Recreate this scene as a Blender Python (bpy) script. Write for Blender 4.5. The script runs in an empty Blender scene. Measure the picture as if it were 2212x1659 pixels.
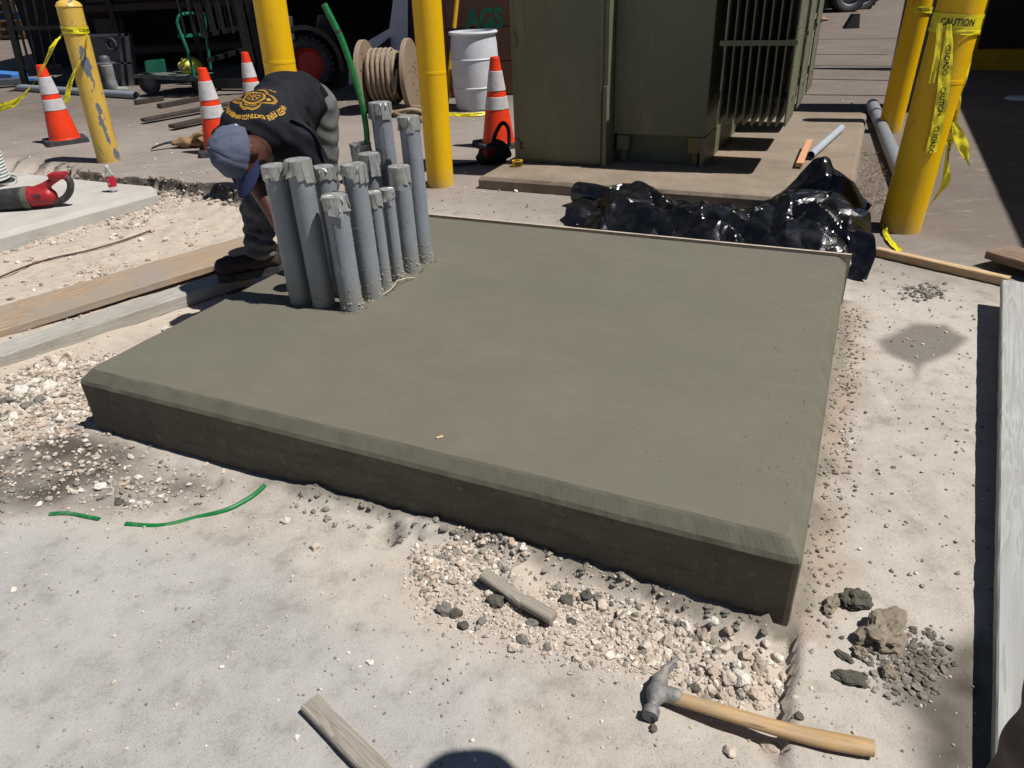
import bpy, bmesh, math, random
import numpy as np
from mathutils import Vector, Matrix, noise as mnoise
from mathutils.bvhtree import BVHTree

random.seed(7); RNG = np.random.default_rng(11)
scene = bpy.context.scene
COL = scene.collection
PI = math.pi

# ---------------------------------------------------------------- camera
CAM_H, CAM_F, CAM_PITCH, CAM_ROLL = 1.45, 1550.0, math.radians(29.6), math.radians(-2.75)
PW, PH = 2212.0, 1659.0                       # the picture measured at this size
_fw = Vector((0, math.cos(CAM_PITCH), -math.sin(CAM_PITCH)))
_r0 = Vector((1, 0, 0)); _u0 = _r0.cross(_fw)
_rt = _r0 * math.cos(CAM_ROLL) + _u0 * math.sin(CAM_ROLL)
_up = _u0 * math.cos(CAM_ROLL) - _r0 * math.sin(CAM_ROLL)
cam = bpy.data.cameras.new('camera'); cam_ob = bpy.data.objects.new('camera', cam); COL.objects.link(cam_ob)
cam.sensor_fit = 'HORIZONTAL'; cam.sensor_width = 36.0; cam.lens = 36.0 * CAM_F / PW
cam.clip_start = 0.05; cam.clip_end = 400
cam_ob.matrix_world = Matrix(((_rt.x, _up.x, -_fw.x, 0), (_rt.y, _up.y, -_fw.y, 0), (_rt.z, _up.z, -_fw.z, CAM_H), (0, 0, 0, 1)))
scene.camera = cam_ob

# ---------------------------------------------------------------- light
SUN_EL = math.radians(61.0)
SUN_H = Vector((0.951, -0.309, 0)).normalized()          # towards the sun, on the ground
SUN_DIR = Vector((SUN_H.x * math.cos(SUN_EL), SUN_H.y * math.cos(SUN_EL), math.sin(SUN_EL)))
world = bpy.data.worlds.new('World'); scene.world = world; world.use_nodes = True
wn = world.node_tree.nodes; wl = world.node_tree.links; wn.clear()
sky = wn.new('ShaderNodeTexSky'); sky.sky_type = 'NISHITA'; sky.sun_disc = False
sky.sun_elevation = SUN_EL; sky.sun_rotation = math.atan2(SUN_H.x, SUN_H.y); sky.air_density = 0.7; sky.dust_density = 0.3; sky.altitude = 600
bg = wn.new('ShaderNodeBackground'); bg.inputs['Strength'].default_value = 0.05
wo = wn.new('ShaderNodeOutputWorld'); wl.new(sky.outputs[0], bg.inputs[0]); wl.new(bg.outputs[0], wo.inputs[0])
sun = bpy.data.lights.new('sun', 'SUN'); sun.energy = 4.8; sun.angle = math.radians(0.53); sun.color = (1.0, 0.97, 0.93)
sun_ob = bpy.data.objects.new('sun', sun); COL.objects.link(sun_ob)
sun_ob.rotation_euler = (-SUN_DIR).to_track_quat('-Z', 'Y').to_euler(); sun_ob.location = SUN_DIR * 30
scene.view_settings.view_transform = 'Standard'; scene.view_settings.look = 'None'
scene.view_settings.exposure = 0.15; scene.view_settings.gamma = 1.0; scene.view_settings.use_curve_mapping = False
scene.render.engine = 'CYCLES'
scene.cycles.use_denoising = True
scene.cycles.max_bounces = 5; scene.cycles.diffuse_bounces = 2; scene.cycles.glossy_bounces = 2; scene.cycles.use_adaptive_sampling = True; scene.cycles.adaptive_threshold = 0.02; scene.cycles.transparent_max_bounces = 8

# ---------------------------------------------------------------- pixel <-> place
def ray(px, py):
    return _fw * CAM_F + _rt * (px - PW / 2) + _up * (PH / 2 - py)
EYE = Vector((0, 0, CAM_H))
def at(px, py, z=0.0):                        # the point at height z seen at that pixel
    d = ray(px, py); return EYE + d * ((z - CAM_H) / d.z)
def atY(px, py, y):                           # the point at distance y
    d = ray(px, py); return EYE + d * (y / d.y)
A_SL = math.radians(-25.91)                   # the site's own axes: along and across the new slab
UX = Vector((math.cos(A_SL), math.sin(A_SL), 0)); VX = Vector((-math.sin(A_SL), math.cos(A_SL), 0)); SO = Vector((-1.589, 2.351, 0))
def S(u, v, z=0.0): return SO + UX * u + VX * v + Vector((0, 0, z))
def to_uv(p): q = Vector((p[0], p[1], 0)) - SO; return q.dot(UX), q.dot(VX)

# ---------------------------------------------------------------- materials
def srgb(r, g, b):
    f = lambda c: (c / 255 / 12.92) if c <= 10 else ((c / 255 + 0.055) / 1.055) ** 2.4
    return (f(r), f(g), f(b))
class NT:
    def __init__(s, name):
        s.m = bpy.data.materials.new(name); s.m.use_nodes = True; s.t = s.m.node_tree; s.n = s.t.nodes; s.l = s.t.links
        s.b = s.n['Principled BSDF']; s.tc = s.n.new('ShaderNodeTexCoord'); s.co = s.tc.outputs['Object']
    def link(s, a, b): s.l.new(a, b)
    def sock(s, v, i):
        if isinstance(v, bpy.types.NodeSocket): s.l.new(v, i)
        elif isinstance(v, (tuple, list)) and len(v) == 3 and i.type == 'RGBA': i.default_value = (*v, 1)
        else: i.default_value = v
    def mapping(s, scale=(1, 1, 1), rot=(0, 0, 0), loc=(0, 0, 0), src=None):
        m = s.n.new('ShaderNodeMapping'); s.l.new(src or s.co, m.inputs[0]); m.inputs['Scale'].default_value = scale; m.inputs['Rotation'].default_value = rot; m.inputs['Location'].default_value = loc; return m.outputs[0]
    def noise(s, scale=5, detail=5, rough=.55, dist=0, co=None, out=0):
        n = s.n.new('ShaderNodeTexNoise'); s.l.new(co or s.co, n.inputs['Vector']); n.inputs['Scale'].default_value = scale; n.inputs['Detail'].default_value = detail; n.inputs['Roughness'].default_value = rough; n.inputs['Distortion'].default_value = dist; return n.outputs[out]
    def voro(s, scale=5, feature='F1', co=None, out=0, rand=1):
        n = s.n.new('ShaderNodeTexVoronoi'); n.feature = feature; s.l.new(co or s.co, n.inputs['Vector']); n.inputs['Scale'].default_value = scale; n.inputs['Randomness'].default_value = rand; return n.outputs[out]
    def ramp(s, v, p0=.35, p1=.65, a=(0, 0, 0), b=(1, 1, 1)):
        if p0 > p1: p0, p1, a, b = p1, p0, b, a
        r = s.n.new('ShaderNodeValToRGB'); s.l.new(v, r.inputs[0]); e = r.color_ramp.elements; e[0].position = p0; e[1].position = p1; e[0].color = (*a, 1); e[1].color = (*b, 1); return r.outputs[0]
    def mix(s, f, a, b, mode='MIX'):
        m = s.n.new('ShaderNodeMix'); m.data_type = 'RGBA'; m.blend_type = mode; m.clamp_factor = True
        s.sock(f, m.inputs[0]); s.sock(a, m.inputs[6]); s.sock(b, m.inputs[7]); return m.outputs[2]
    def math(s, op, a, b=0.0):
        m = s.n.new('ShaderNodeMath'); m.operation = op; s.sock(a, m.inputs[0]); s.sock(b, m.inputs[1]); return m.outputs[0]
    def attr(s, name, out='Color'):
        a = s.n.new('ShaderNodeAttribute'); a.attribute_name = name; return a.outputs[out]
    def sep(s, c):
        x = s.n.new('ShaderNodeSeparateColor'); s.l.new(c, x.inputs[0]); return x.outputs
    def bump(s, h, strength=.3, dist=.01, nrm=None):
        b = s.n.new('ShaderNodeBump'); s.l.new(h, b.inputs['Height']); b.inputs['Strength'].default_value = strength; b.inputs['Distance'].default_value = dist
        if nrm: s.l.new(nrm, b.inputs['Normal'])
        return b.outputs[0]
    def out(s, col=None, rough=None, nrm=None, metal=0, spec=None, **k):
        if col is not None: s.sock(col, s.b.inputs['Base Color'])
        if rough is not None: s.sock(rough, s.b.inputs['Roughness'])
        if nrm is not None: s.l.new(nrm, s.b.inputs['Normal'])
        s.b.inputs['Metallic'].default_value = metal
        if spec is not None: s.b.inputs['Specular IOR Level'].default_value = spec
        for kk, v in k.items(): s.b.inputs[kk.replace('_', ' ')].default_value = v
        return s.m
MATS = {}
def mat(name, c1, c2=None, scale=8, rough=.6, bump=.15, bscale=120, bdist=.002, metal=0, spec=.4, dirt=None, damt=.35, dscale=14, co_scale=None, **k):
    """plain worn surface: two tones, patchy dirt and a fine relief"""
    if name in MATS: return MATS[name]
    t = NT(name)
    co = t.mapping(scale=co_scale) if co_scale else t.co
    c2 = c2 or tuple(x * .78 for x in c1)
    c = t.mix(t.ramp(t.noise(scale, 6, .6, co=co), .3, .7), c1, c2)
    if dirt: c = t.mix(t.math('MULTIPLY', t.ramp(t.noise(dscale, 8, .7, .4), .5, .72), damt), c, dirt)
    n = t.bump(t.noise(bscale, 4, .6, co=co), bump, bdist) if bump else None
    r = t.math('ADD', t.math('MULTIPLY', t.noise(scale * 2.3, 4), .25), max(rough - .125, .02))
    MATS[name] = t.out(c, r, n, metal, spec, **k); return MATS[name]
def wood(name, c1, c2, axis=0, scale=1.0, rough=.8, knots=True, grey=None, gamt=.5, speck=None):
    if name in MATS: return MATS[name]
    t = NT(name)
    sc = [9 * scale] * 3; sc[axis] = .55 * scale
    co = t.mapping(scale=tuple(sc))
    base = t.noise(2.2, 3, .5, .8, co=co)
    rings = t.math('FRACT', t.math('MULTIPLY', base, 9.0))
    fine = t.noise(22, 4, .6, co=co)
    f = t.math('ADD', t.math('MULTIPLY', t.ramp(rings, .1, .95), .55), t.math('MULTIPLY', fine, .5))
    c = t.mix(t.ramp(f, .25, .85), c1, c2)
    if grey: c = t.mix(t.math('MULTIPLY', t.ramp(t.noise(2.6 * scale, 6, .65), .38, .62), gamt), c, grey)
    if speck: c = t.mix(t.ramp(t.voro(70), .10, .06), c, speck)
    h = t.math('ADD', t.math('MULTIPLY', rings, .5), fine)
    n = t.bump(h, .35, .003)
    MATS[name] = t.out(c, rough, n, 0, .25); return MATS[name]

# ---------------------------------------------------------------- mesh building
def ico(sub=1):
    bm = bmesh.new(); bmesh.ops.create_icosphere(bm, subdivisions=sub, radius=1.0)
    v = np.array([x.co[:] for x in bm.verts]); f = [[y.index for y in x.verts] for x in bm.faces]; bm.free(); return v, np.array(f)
ICO1, ICO2, ICO3 = ico(1), ico(2), ico(3)
class MB:
    """collects shapes; build() links them as one mesh object"""
    def __init__(s): s.v = []; s.f = []; s.sm = []
    def add(s, vs, fs, smooth=False):
        o = len(s.v); s.v += [Vector(x) for x in vs]; s.f += [[i + o for i in f] for f in fs]; s.sm += [smooth] * len(fs); return s
    def box(s, c, d, rot=None, bev=0.0):
        c = Vector(c); hx, hy, hz = d[0] / 2, d[1] / 2, d[2] / 2
        if bev <= 0:
            vs = [Vector((x * hx, y * hy, z * hz)) for x in (-1, 1) for y in (-1, 1) for z in (-1, 1)]
            fs = [(0, 1, 3, 2), (4, 6, 7, 5), (0, 4, 5, 1), (2, 3, 7, 6), (0, 2, 6, 4), (1, 5, 7, 3)]
        else:
            bm = bmesh.new(); bmesh.ops.create_cube(bm, size=1.0)
            for v in bm.verts: v.co = Vector((v.co.x * d[0], v.co.y * d[1], v.co.z * d[2]))
            bmesh.ops.bevel(bm, geom=bm.edges[:], offset=bev, segments=2, affect='EDGES', profile=.5)
            bm.verts.index_update(); vs = [v.co.copy() for v in bm.verts]; fs = [[x.index for x in f.verts] for f in bm.faces]; bm.free()
        if rot is not None:
            m = rot if isinstance(rot, Matrix) else Matrix.Rotation(rot, 3, 'Z'); m = m.to_3x3(); vs = [m @ v for v in vs]
        return s.add([v + c for v in vs], fs)
    def beam(s, a, b, w, h, bev=0.0, up=(0, 0, 1)):
        """box from a to b, w across, h along 'up'"""
        a = Vector(a); b = Vector(b); x = (b - a).normalized(); y = Vector(up).cross(x).normalized(); z = x.cross(y)
        return s.box((a + b) / 2, ((b - a).length, w, h), Matrix((x, y, z)).transposed(), bev)
    def tube(s, pts, r, n=12, cap=True, smooth=True):
        pts = [Vector(p) for p in pts]; rs = r if isinstance(r, (list, tuple)) else [r] * len(pts)
        vs = []; fs = []; pn = None
        for i, p in enumerate(pts):
            t = (pts[min(i + 1, len(pts) - 1)] - pts[max(i - 1, 0)]).normalized()
            if pn is None: pn = t.orthogonal().normalized()
            pn = (pn - t * pn.dot(t)).normalized(); bn = t.cross(pn)
            for k in range(n):
                a = 2 * PI * k / n; vs.append(p + (pn * math.cos(a) + bn * math.sin(a)) * rs[i])
        for i in range(len(pts) - 1):
            for k in range(n): fs.append((i * n + k, i * n + (k + 1) % n, (i + 1) * n + (k + 1) % n, (i + 1) * n + k))
        s.add(vs, fs, smooth)
        if cap:
            s.add([vs[k] for k in range(n)], [list(range(n))[::-1]]); e = (len(pts) - 1) * n; s.add([vs[e + k] for k in range(n)], [list(range(n))])
        return s
    def lathe(s, prof, n=32, c=(0, 0, 0), axis=None, smooth=True, closed=False):
        """prof: (radius, height) pairs about the axis (default z)"""
        c = Vector(c); m = Matrix.Identity(3)
        if axis is not None: m = Vector((0, 0, 1)).rotation_difference(Vector(axis).normalized()).to_matrix()
        vs = []; fs = []; q = [Vector(p) for p in prof]; prof = []
        for i, p in enumerate(q):                        # support loops keep corners crisp
            if 0 < i < len(q) - 1 and (p - q[i - 1]).length > 1e-6 and (q[i + 1] - p).length > 1e-6 and (p - q[i - 1]).angle(q[i + 1] - p) > .12:
                a = (q[i - 1] - p); b = (q[i + 1] - p); prof += [p + a.normalized() * min(.003, a.length * .25), p, p + b.normalized() * min(.003, b.length * .25)]
            else: prof.append(p)
        for (r, z) in prof:
            for k in range(n):
                a = 2 * PI * k / n; vs.append(m @ Vector((r * math.cos(a), r * math.sin(a), z)) + c)
        L = len(prof)
        for i in range(L - 1 + (1 if closed else 0)):
            j = (i + 1) % L
            for k in range(n): fs.append((i * n + k, i * n + (k + 1) % n, j * n + (k + 1) % n, j * n + k))
        return s.add(vs, fs, smooth)
    def disc(s, c, r, n=32, axis=(0, 0, 1), flip=False):
        m = Vector((0, 0, 1)).rotation_difference(Vector(axis).normalized()).to_matrix()
        vs = [m @ Vector((r * math.cos(2 * PI * k / n), r * math.sin(2 * PI * k / n), 0)) + Vector(c) for k in range(n)]
        return s.add(vs, [list(range(n))[::-1] if flip else list(range(n))])
    def prism(s, poly, fn, d0, d1):
        """2D outline mapped by fn(x, y, depth)"""
        n = len(poly); vs = [fn(x, y, d0) for x, y in poly] + [fn(x, y, d1) for x, y in poly]
        fs = [list(range(n))[::-1], list(range(n, 2 * n))] + [(i, (i + 1) % n, n + (i + 1) % n, n + i) for i in range(n)]
        return s.add(vs, fs)
    def grid(s, P, smooth=True, close_u=False):
        """P[i][j] points"""
        n, m = len(P), len(P[0]); vs = [p for r in P for p in r]; fs = []
        for i in range(n - 1 + (1 if close_u else 0)):
            for j in range(m - 1): fs.append((i * m + j, ((i + 1) % n) * m + j, ((i + 1) % n) * m + j + 1, i * m + j + 1))
        return s.add(vs, fs, smooth)
    def rock(s, c, r, seed=0, sub=ICO2, flat=.75, rough=.28, freq=1.6, smooth=False, stretch=(1, 1, 1), cuts=0):
        rr = random.Random(seed); o = Vector((rr.random() * 40, rr.random() * 40, rr.random() * 40)); R = Matrix.Rotation(rr.random() * 6.28, 3, 'Z')
        vs = []; pl = [(Vector((rr.uniform(-1, 1), rr.uniform(-1, 1), rr.uniform(-.6, 1))).normalized(), rr.uniform(.55, .8)) for _ in range(cuts)]
        for p in sub[0]:
            q = Vector(p)
            for nn, dd in pl:
                e = q.dot(nn) - dd
                if e > 0: q = q - nn * e
            k = 1 + rough * mnoise.noise(q * freq + o) * 1.6 + rough * .5 * mnoise.noise(q * freq * 2.7 + o)
            vs.append(Vector(c) + R @ Vector((q.x * k * r * stretch[0], q.y * k * r * stretch[1], q.z * k * r * flat * stretch[2])))
        return s.add(vs, sub[1].tolist(), smooth)
    def build(s, name, m, parent=None, world=True, recalc=False):
        me = bpy.data.meshes.new(name)
        vs = s.v
        if parent is not None and world:
            inv = world_of(parent).inverted(); vs = [inv @ v for v in vs]
        me.from_pydata([tuple(v) for v in vs], [], s.f); me.polygons.foreach_set('use_smooth', s.sm); me.update()
        if recalc:
            bm = bmesh.new(); bm.from_mesh(me); bmesh.ops.recalc_face_normals(bm, faces=bm.faces[:]); bm.to_mesh(me); bm.free()
        return link(name, me, m, parent)
def link(name, me, m, parent=None):
    if m is not None: me.materials.append(m)
    o = bpy.data.objects.new(name, me); COL.objects.link(o)
    if parent is not None: o.parent = parent
    return o
def world_of(o):
    m = o.matrix_basis
    return world_of(o.parent) @ m if o.parent else m
def np_mesh(name, v, f, m, parent=None, smooth=True, attrs=None):
    me = bpy.data.meshes.new(name); v = np.asarray(v, dtype=np.float32); f = np.asarray(f, dtype=np.int32); k = f.shape[1]
    if parent is not None:
        inv = np.array(world_of(parent).inverted()); v = (v @ inv[:3, :3].T + inv[:3, 3]).astype(np.float32)
    me.vertices.add(len(v)); me.vertices.foreach_set('co', v.ravel())
    me.loops.add(len(f) * k); me.loops.foreach_set('vertex_index', f.ravel())
    me.polygons.add(len(f)); me.polygons.foreach_set('loop_start', np.arange(0, len(f) * k, k, dtype=np.int32))
    me.polygons.foreach_set('use_smooth', np.full(len(f), smooth))
    for an, av in (attrs or {}).items():
        a = me.attributes.new(an, 'FLOAT_COLOR', 'POINT'); av = np.asarray(av, dtype=np.float32)
        if av.ndim == 1: av = np.stack([av, av, av, np.ones_like(av)], 1)
        a.data.foreach_set('color', av.ravel())
    me.update(calc_edges=True); me.validate(); return link(name, me, m, parent)
def tag(o, label=None, cat=None, group=None, kind=None):
    if label: o['label'] = label
    if cat: o['category'] = cat
    if group: o['group'] = group
    if kind: o['kind'] = kind
    return o
def thing(name, label, cat, loc=(0, 0, 0), rz=0.0, group=None):
    o = bpy.data.objects.new(name, None); COL.objects.link(o); o.empty_display_size = .1
    o.location = loc; o.rotation_euler = (0, 0, rz); return tag(o, label, cat, group)
def copy_tree(o, parent=None):
    c = o.copy(); COL.objects.link(c); c.parent = parent
    for ch in list(o.children): copy_tree(ch, c)
    return c

# ---------------------------------------------------------------- lettering
_text_cache = {}
def text_mesh(body, size=1.0, shear=0.0, bold=0.0):
    """(verts 2D, faces) of a flat text, left-aligned at the origin, baseline y=0"""
    k = (body, size, shear, bold)
    if k in _text_cache: return _text_cache[k]
    cu = bpy.data.curves.new('t', 'FONT'); cu.body = body; cu.size = size; cu.resolution_u = 3; cu.shear = shear; cu.offset = bold
    ob = bpy.data.objects.new('t', cu); COL.objects.link(ob)
    me = bpy.data.meshes.new_from_object(ob.evaluated_get(bpy.context.evaluated_depsgraph_get()))
    bm = bmesh.new(); bm.from_mesh(me); bmesh.ops.triangulate(bm, faces=bm.faces[:])
    for _ in range(2):
        es = [e for e in bm.edges if e.calc_length() > size * .30]
        if es: bmesh.ops.subdivide_edges(bm, edges=es, cuts=1); bmesh.ops.triangulate(bm, faces=bm.faces[:])
    bm.verts.index_update()
    r = ([(v.co.x, v.co.y) for v in bm.verts], [[x.index for x in f.verts] for f in bm.faces]); bm.free()
    bpy.data.objects.remove(ob); bpy.data.curves.remove(cu); bpy.data.meshes.remove(me)
    _text_cache[k] = r; return r
def letters(mb, body, size, fn, squeeze=1.0, bold=0.0):
    """text mapped by fn(x, y) -> point"""
    v, f = text_mesh(body, size, 0, bold)
    if v: mb.add([fn(x * squeeze, y) for x, y in v], f)
    return max((x for x, y in v), default=0) * squeeze

# ---------------------------------------------------------------- noise on arrays and level-set skins
_LAT = RNG.random((257, 257))
def vnoise(x, y):
    x = np.asarray(x, dtype=float); y = np.asarray(y, dtype=float)
    xi = np.floor(x).astype(int); yi = np.floor(y).astype(int); fx = x - xi; fy = y - yi
    fx = fx * fx * (3 - 2 * fx); fy = fy * fy * (3 - 2 * fy); xi %= 256; yi %= 256
    a = _LAT[xi, yi]; b = _LAT[xi + 1, yi]; c = _LAT[xi, yi + 1]; d = _LAT[xi + 1, yi + 1]
    return (a * (1 - fx) + b * fx) * (1 - fy) + (c * (1 - fx) + d * fx) * fy
def fbm(x, y, s=1.0, o=4, seed=0):
    t = 0; a = .5; tot = 0
    for i in range(o):
        t = t + a * vnoise(x * s + 17.3 * i + seed * 7.1, y * s + 9.7 * i + seed * 3.3); tot += a; a *= .5; s *= 2.03
    return t / tot                               # 0..1
def sstep(x, a, b): t = np.clip((x - a) / (b - a), 0, 1); return t * t * (3 - 2 * t)
def in_poly(x, y, poly):
    r = np.zeros(np.shape(x), bool); n = len(poly)
    for i in range(n):
        x0, y0 = poly[i]; x1, y1 = poly[(i + 1) % n]
        if y0 == y1: continue
        c = ((y0 > y) != (y1 > y)) & (x < (x1 - x0) * (y - y0) / (y1 - y0) + x0); r ^= c
    return r
def poly_dist(x, y, poly):                       # signed: negative inside
    d = np.full(np.shape(x), 1e9); n = len(poly)
    for i in range(n):
        ax, ay = poly[i]; bx, by = poly[(i + 1) % n]; ex, ey = bx - ax, by - ay
        t = np.clip(((x - ax) * ex + (y - ay) * ey) / (ex * ex + ey * ey + 1e-12), 0, 1)
        d = np.minimum(d, np.hypot(x - ax - t * ex, y - ay - t * ey))
    return np.where(in_poly(x, y, poly), -d, d)
def cap_sdf(P, a, b, ra, rb):
    a = np.array(a); b = np.array(b); ab = b - a; t = np.clip(((P - a) @ ab) / (ab @ ab), 0, 1)
    return np.linalg.norm(P - a - t[:, None] * ab, axis=1) - (ra + (rb - ra) * t)
def ell_sdf(P, c, axes, r):
    """axes: 3 unit vectors, r: 3 radii"""
    q = np.stack([(P - np.array(c)) @ np.array(ax) for ax in axes], 1); k = np.linalg.norm(q / np.array(r), axis=1)
    k2 = np.linalg.norm(q / np.array(r) ** 2, axis=1) + 1e-9
    return k * (k - 1) / k2
def smin(a, b, k):
    h = np.clip(.5 + .5 * (b - a) / k, 0, 1); return b * (1 - h) + a * h - k * h * (1 - h)
def skin(f, lo, hi, h):
    """surface nets of f < 0"""
    lo = np.array(lo, float); n = np.ceil((np.array(hi) - lo) / h).astype(int) + 1
    ax = [lo[i] + h * np.arange(n[i]) for i in range(3)]
    st = 5; nc_ = [np.append(np.arange(0, n[i], st), n[i] - 1) if (n[i] - 1) % st else np.arange(0, n[i], st) for i in range(3)]   # coarse pass first, then only near the surface
    C = np.stack(np.meshgrid(*[ax[i][nc_[i]] for i in range(3)], indexing='ij'), -1).reshape(-1, 3); Fc = f(C).reshape([len(q) for q in nc_])
    near = [np.clip(np.round(np.arange(n[i]) / st).astype(int), 0, len(nc_[i]) - 1) for i in range(3)]; F = Fc[np.ix_(*near)].copy()
    K = np.argwhere(np.abs(F) < h * st * 1.5); G = lo + h * K; val = np.concatenate([f(G[i:i + 300000]) for i in range(0, len(G), 300000)]); F[tuple(K.T)] = val
    Sg = F < 0; nc = n - 1; cnt = np.zeros(nc, int)
    for dx in (0, 1):
        for dy in (0, 1):
            for dz in (0, 1): cnt += Sg[dx:dx + nc[0], dy:dy + nc[1], dz:dz + nc[2]]
    act = (cnt > 0) & (cnt < 8); idx = -np.ones(nc, int); I = np.argwhere(act); idx[act] = np.arange(len(I))
    acc = np.zeros((len(I), 3)); num = np.zeros(len(I))
    for a in range(3):
        o = [b for b in range(3) if b != a]
        for s1 in (0, 1):
            for s2 in (0, 1):
                off = np.zeros(3, int); off[o[0]] = s1; off[o[1]] = s2; p0 = I + off; p1 = p0.copy(); p1[:, a] += 1
                f0 = F[tuple(p0.T)]; f1 = F[tuple(p1.T)]; cr = (f0 < 0) != (f1 < 0); t = np.where(cr, f0 / (f0 - f1 + 1e-12), 0)
                q = p0.astype(float); q[:, a] += t; acc[cr] += q[cr]; num[cr] += 1
    V = lo + h * acc / np.maximum(num, 1)[:, None]; Q = []
    for a in range(3):
        b, c = (a + 1) % 3, (a + 2) % 3; sl0 = [slice(None)] * 3; sl1 = [slice(None)] * 3; sl0[a] = slice(0, -1); sl1[a] = slice(1, None)
        d = Sg[tuple(sl0)] != Sg[tuple(sl1)]; E = np.argwhere(d); E = E[(E[:, b] >= 1) & (E[:, c] >= 1) & (E[:, b] < nc[b]) & (E[:, c] < nc[c])]
        ins = Sg[tuple(E.T)]
        def cell(db, dc): k = E.copy(); k[:, b] -= db; k[:, c] -= dc; return idx[tuple(k.T)]
        q = np.stack([cell(1, 1), cell(0, 1), cell(0, 0), cell(1, 0)], 1); q[~ins] = q[~ins][:, ::-1]; Q.append(q)
    return V, np.concatenate(Q)
# ================================================================ the ground
SLAB_L, SLAB_W, SLAB_Z = 2.51, 2.14, 0.25
P2 = lambda px, py, z=0.0: tuple(at(px, py, z)[:2])
EDGE = [P2(-60, 338, .03), P2(45, 352, .03), P2(150, 366, .03), P2(250, 386, .03), P2(330, 384, .03), P2(400, 396, .03), P2(470, 400, .03), P2(535, 422, .03), (-1.25, 5.35), (-.78, 4.55), (-.62, 4.2)]
GRAVEL = [(-9.0, 9.5)] + EDGE + [(-.7, 4.1), (-1.5, 2.45), (-1.66, 2.30), (-1.9, 2.22), (-2.6, 2.3), (-4.5, 2.6), (-9.0, 4.0)]
CUT = [P2(1728, 1375), P2(1712, 1480), P2(1700, 1600), P2(1697, 1700)]
POCKET = [P2(1728, 1372), P2(1715, 1480), P2(1700, 1590), P2(1610, 1575), P2(1500, 1500), P2(1400, 1440), P2(1290, 1385), P2(1200, 1330), P2(1180, 1260)]
APRON = [P2(-300, 1120), P2(0, 1145), P2(130, 1103), P2(300, 1170), P2(520, 1235), P2(700, 1290), P2(880, 1350), P2(1010, 1430), P2(1090, 1540), P2(1190, 1750), (-.3, .2), (-4, .2)]
SOIL = [P2(-80, 1000), P2(60, 960), P2(150, 925), P2(230, 945), P2(330, 1000), P2(455, 1035), P2(480, 1060), P2(360, 1090), P2(240, 1105), P2(120, 1095), P2(-60, 1110)]
PUDDLE = [P2(1880, 730), P2(1960, 695), P2(2040, 700), P2(2085, 730), P2(2060, 765), P2(1990, 780), P2(1975, 810), P2(1962, 780), P2(1900, 755)]
SLUDGE = [P2(1905, 1480), P2(2010, 1400), P2(2120, 1380), P2(2130, 1700), P2(1990, 1700), P2(1960, 1560)]
HEAP0 = [P2(900, 1195), P2(1060, 1165), P2(1290, 1275), P2(1500, 1345), P2(1730, 1392), P2(1715, 1500), P2(1640, 1540), P2(1560, 1500), P2(1420, 1440), P2(1230, 1400), P2(1060, 1370), P2(930, 1300)]
FEET = [(.02, 1.02, 1.9), (-.55, 1.5, 2.3), (1.25, 1.75, 1.2), (1.45, 2.35, 1.4), (1.15, 1.45, 2.6), (-.15, 1.16, .6), (1.7, 2.1, .5)]
HOLE1, HOLE2 = at(833, 1158), at(458, 1042)
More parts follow.
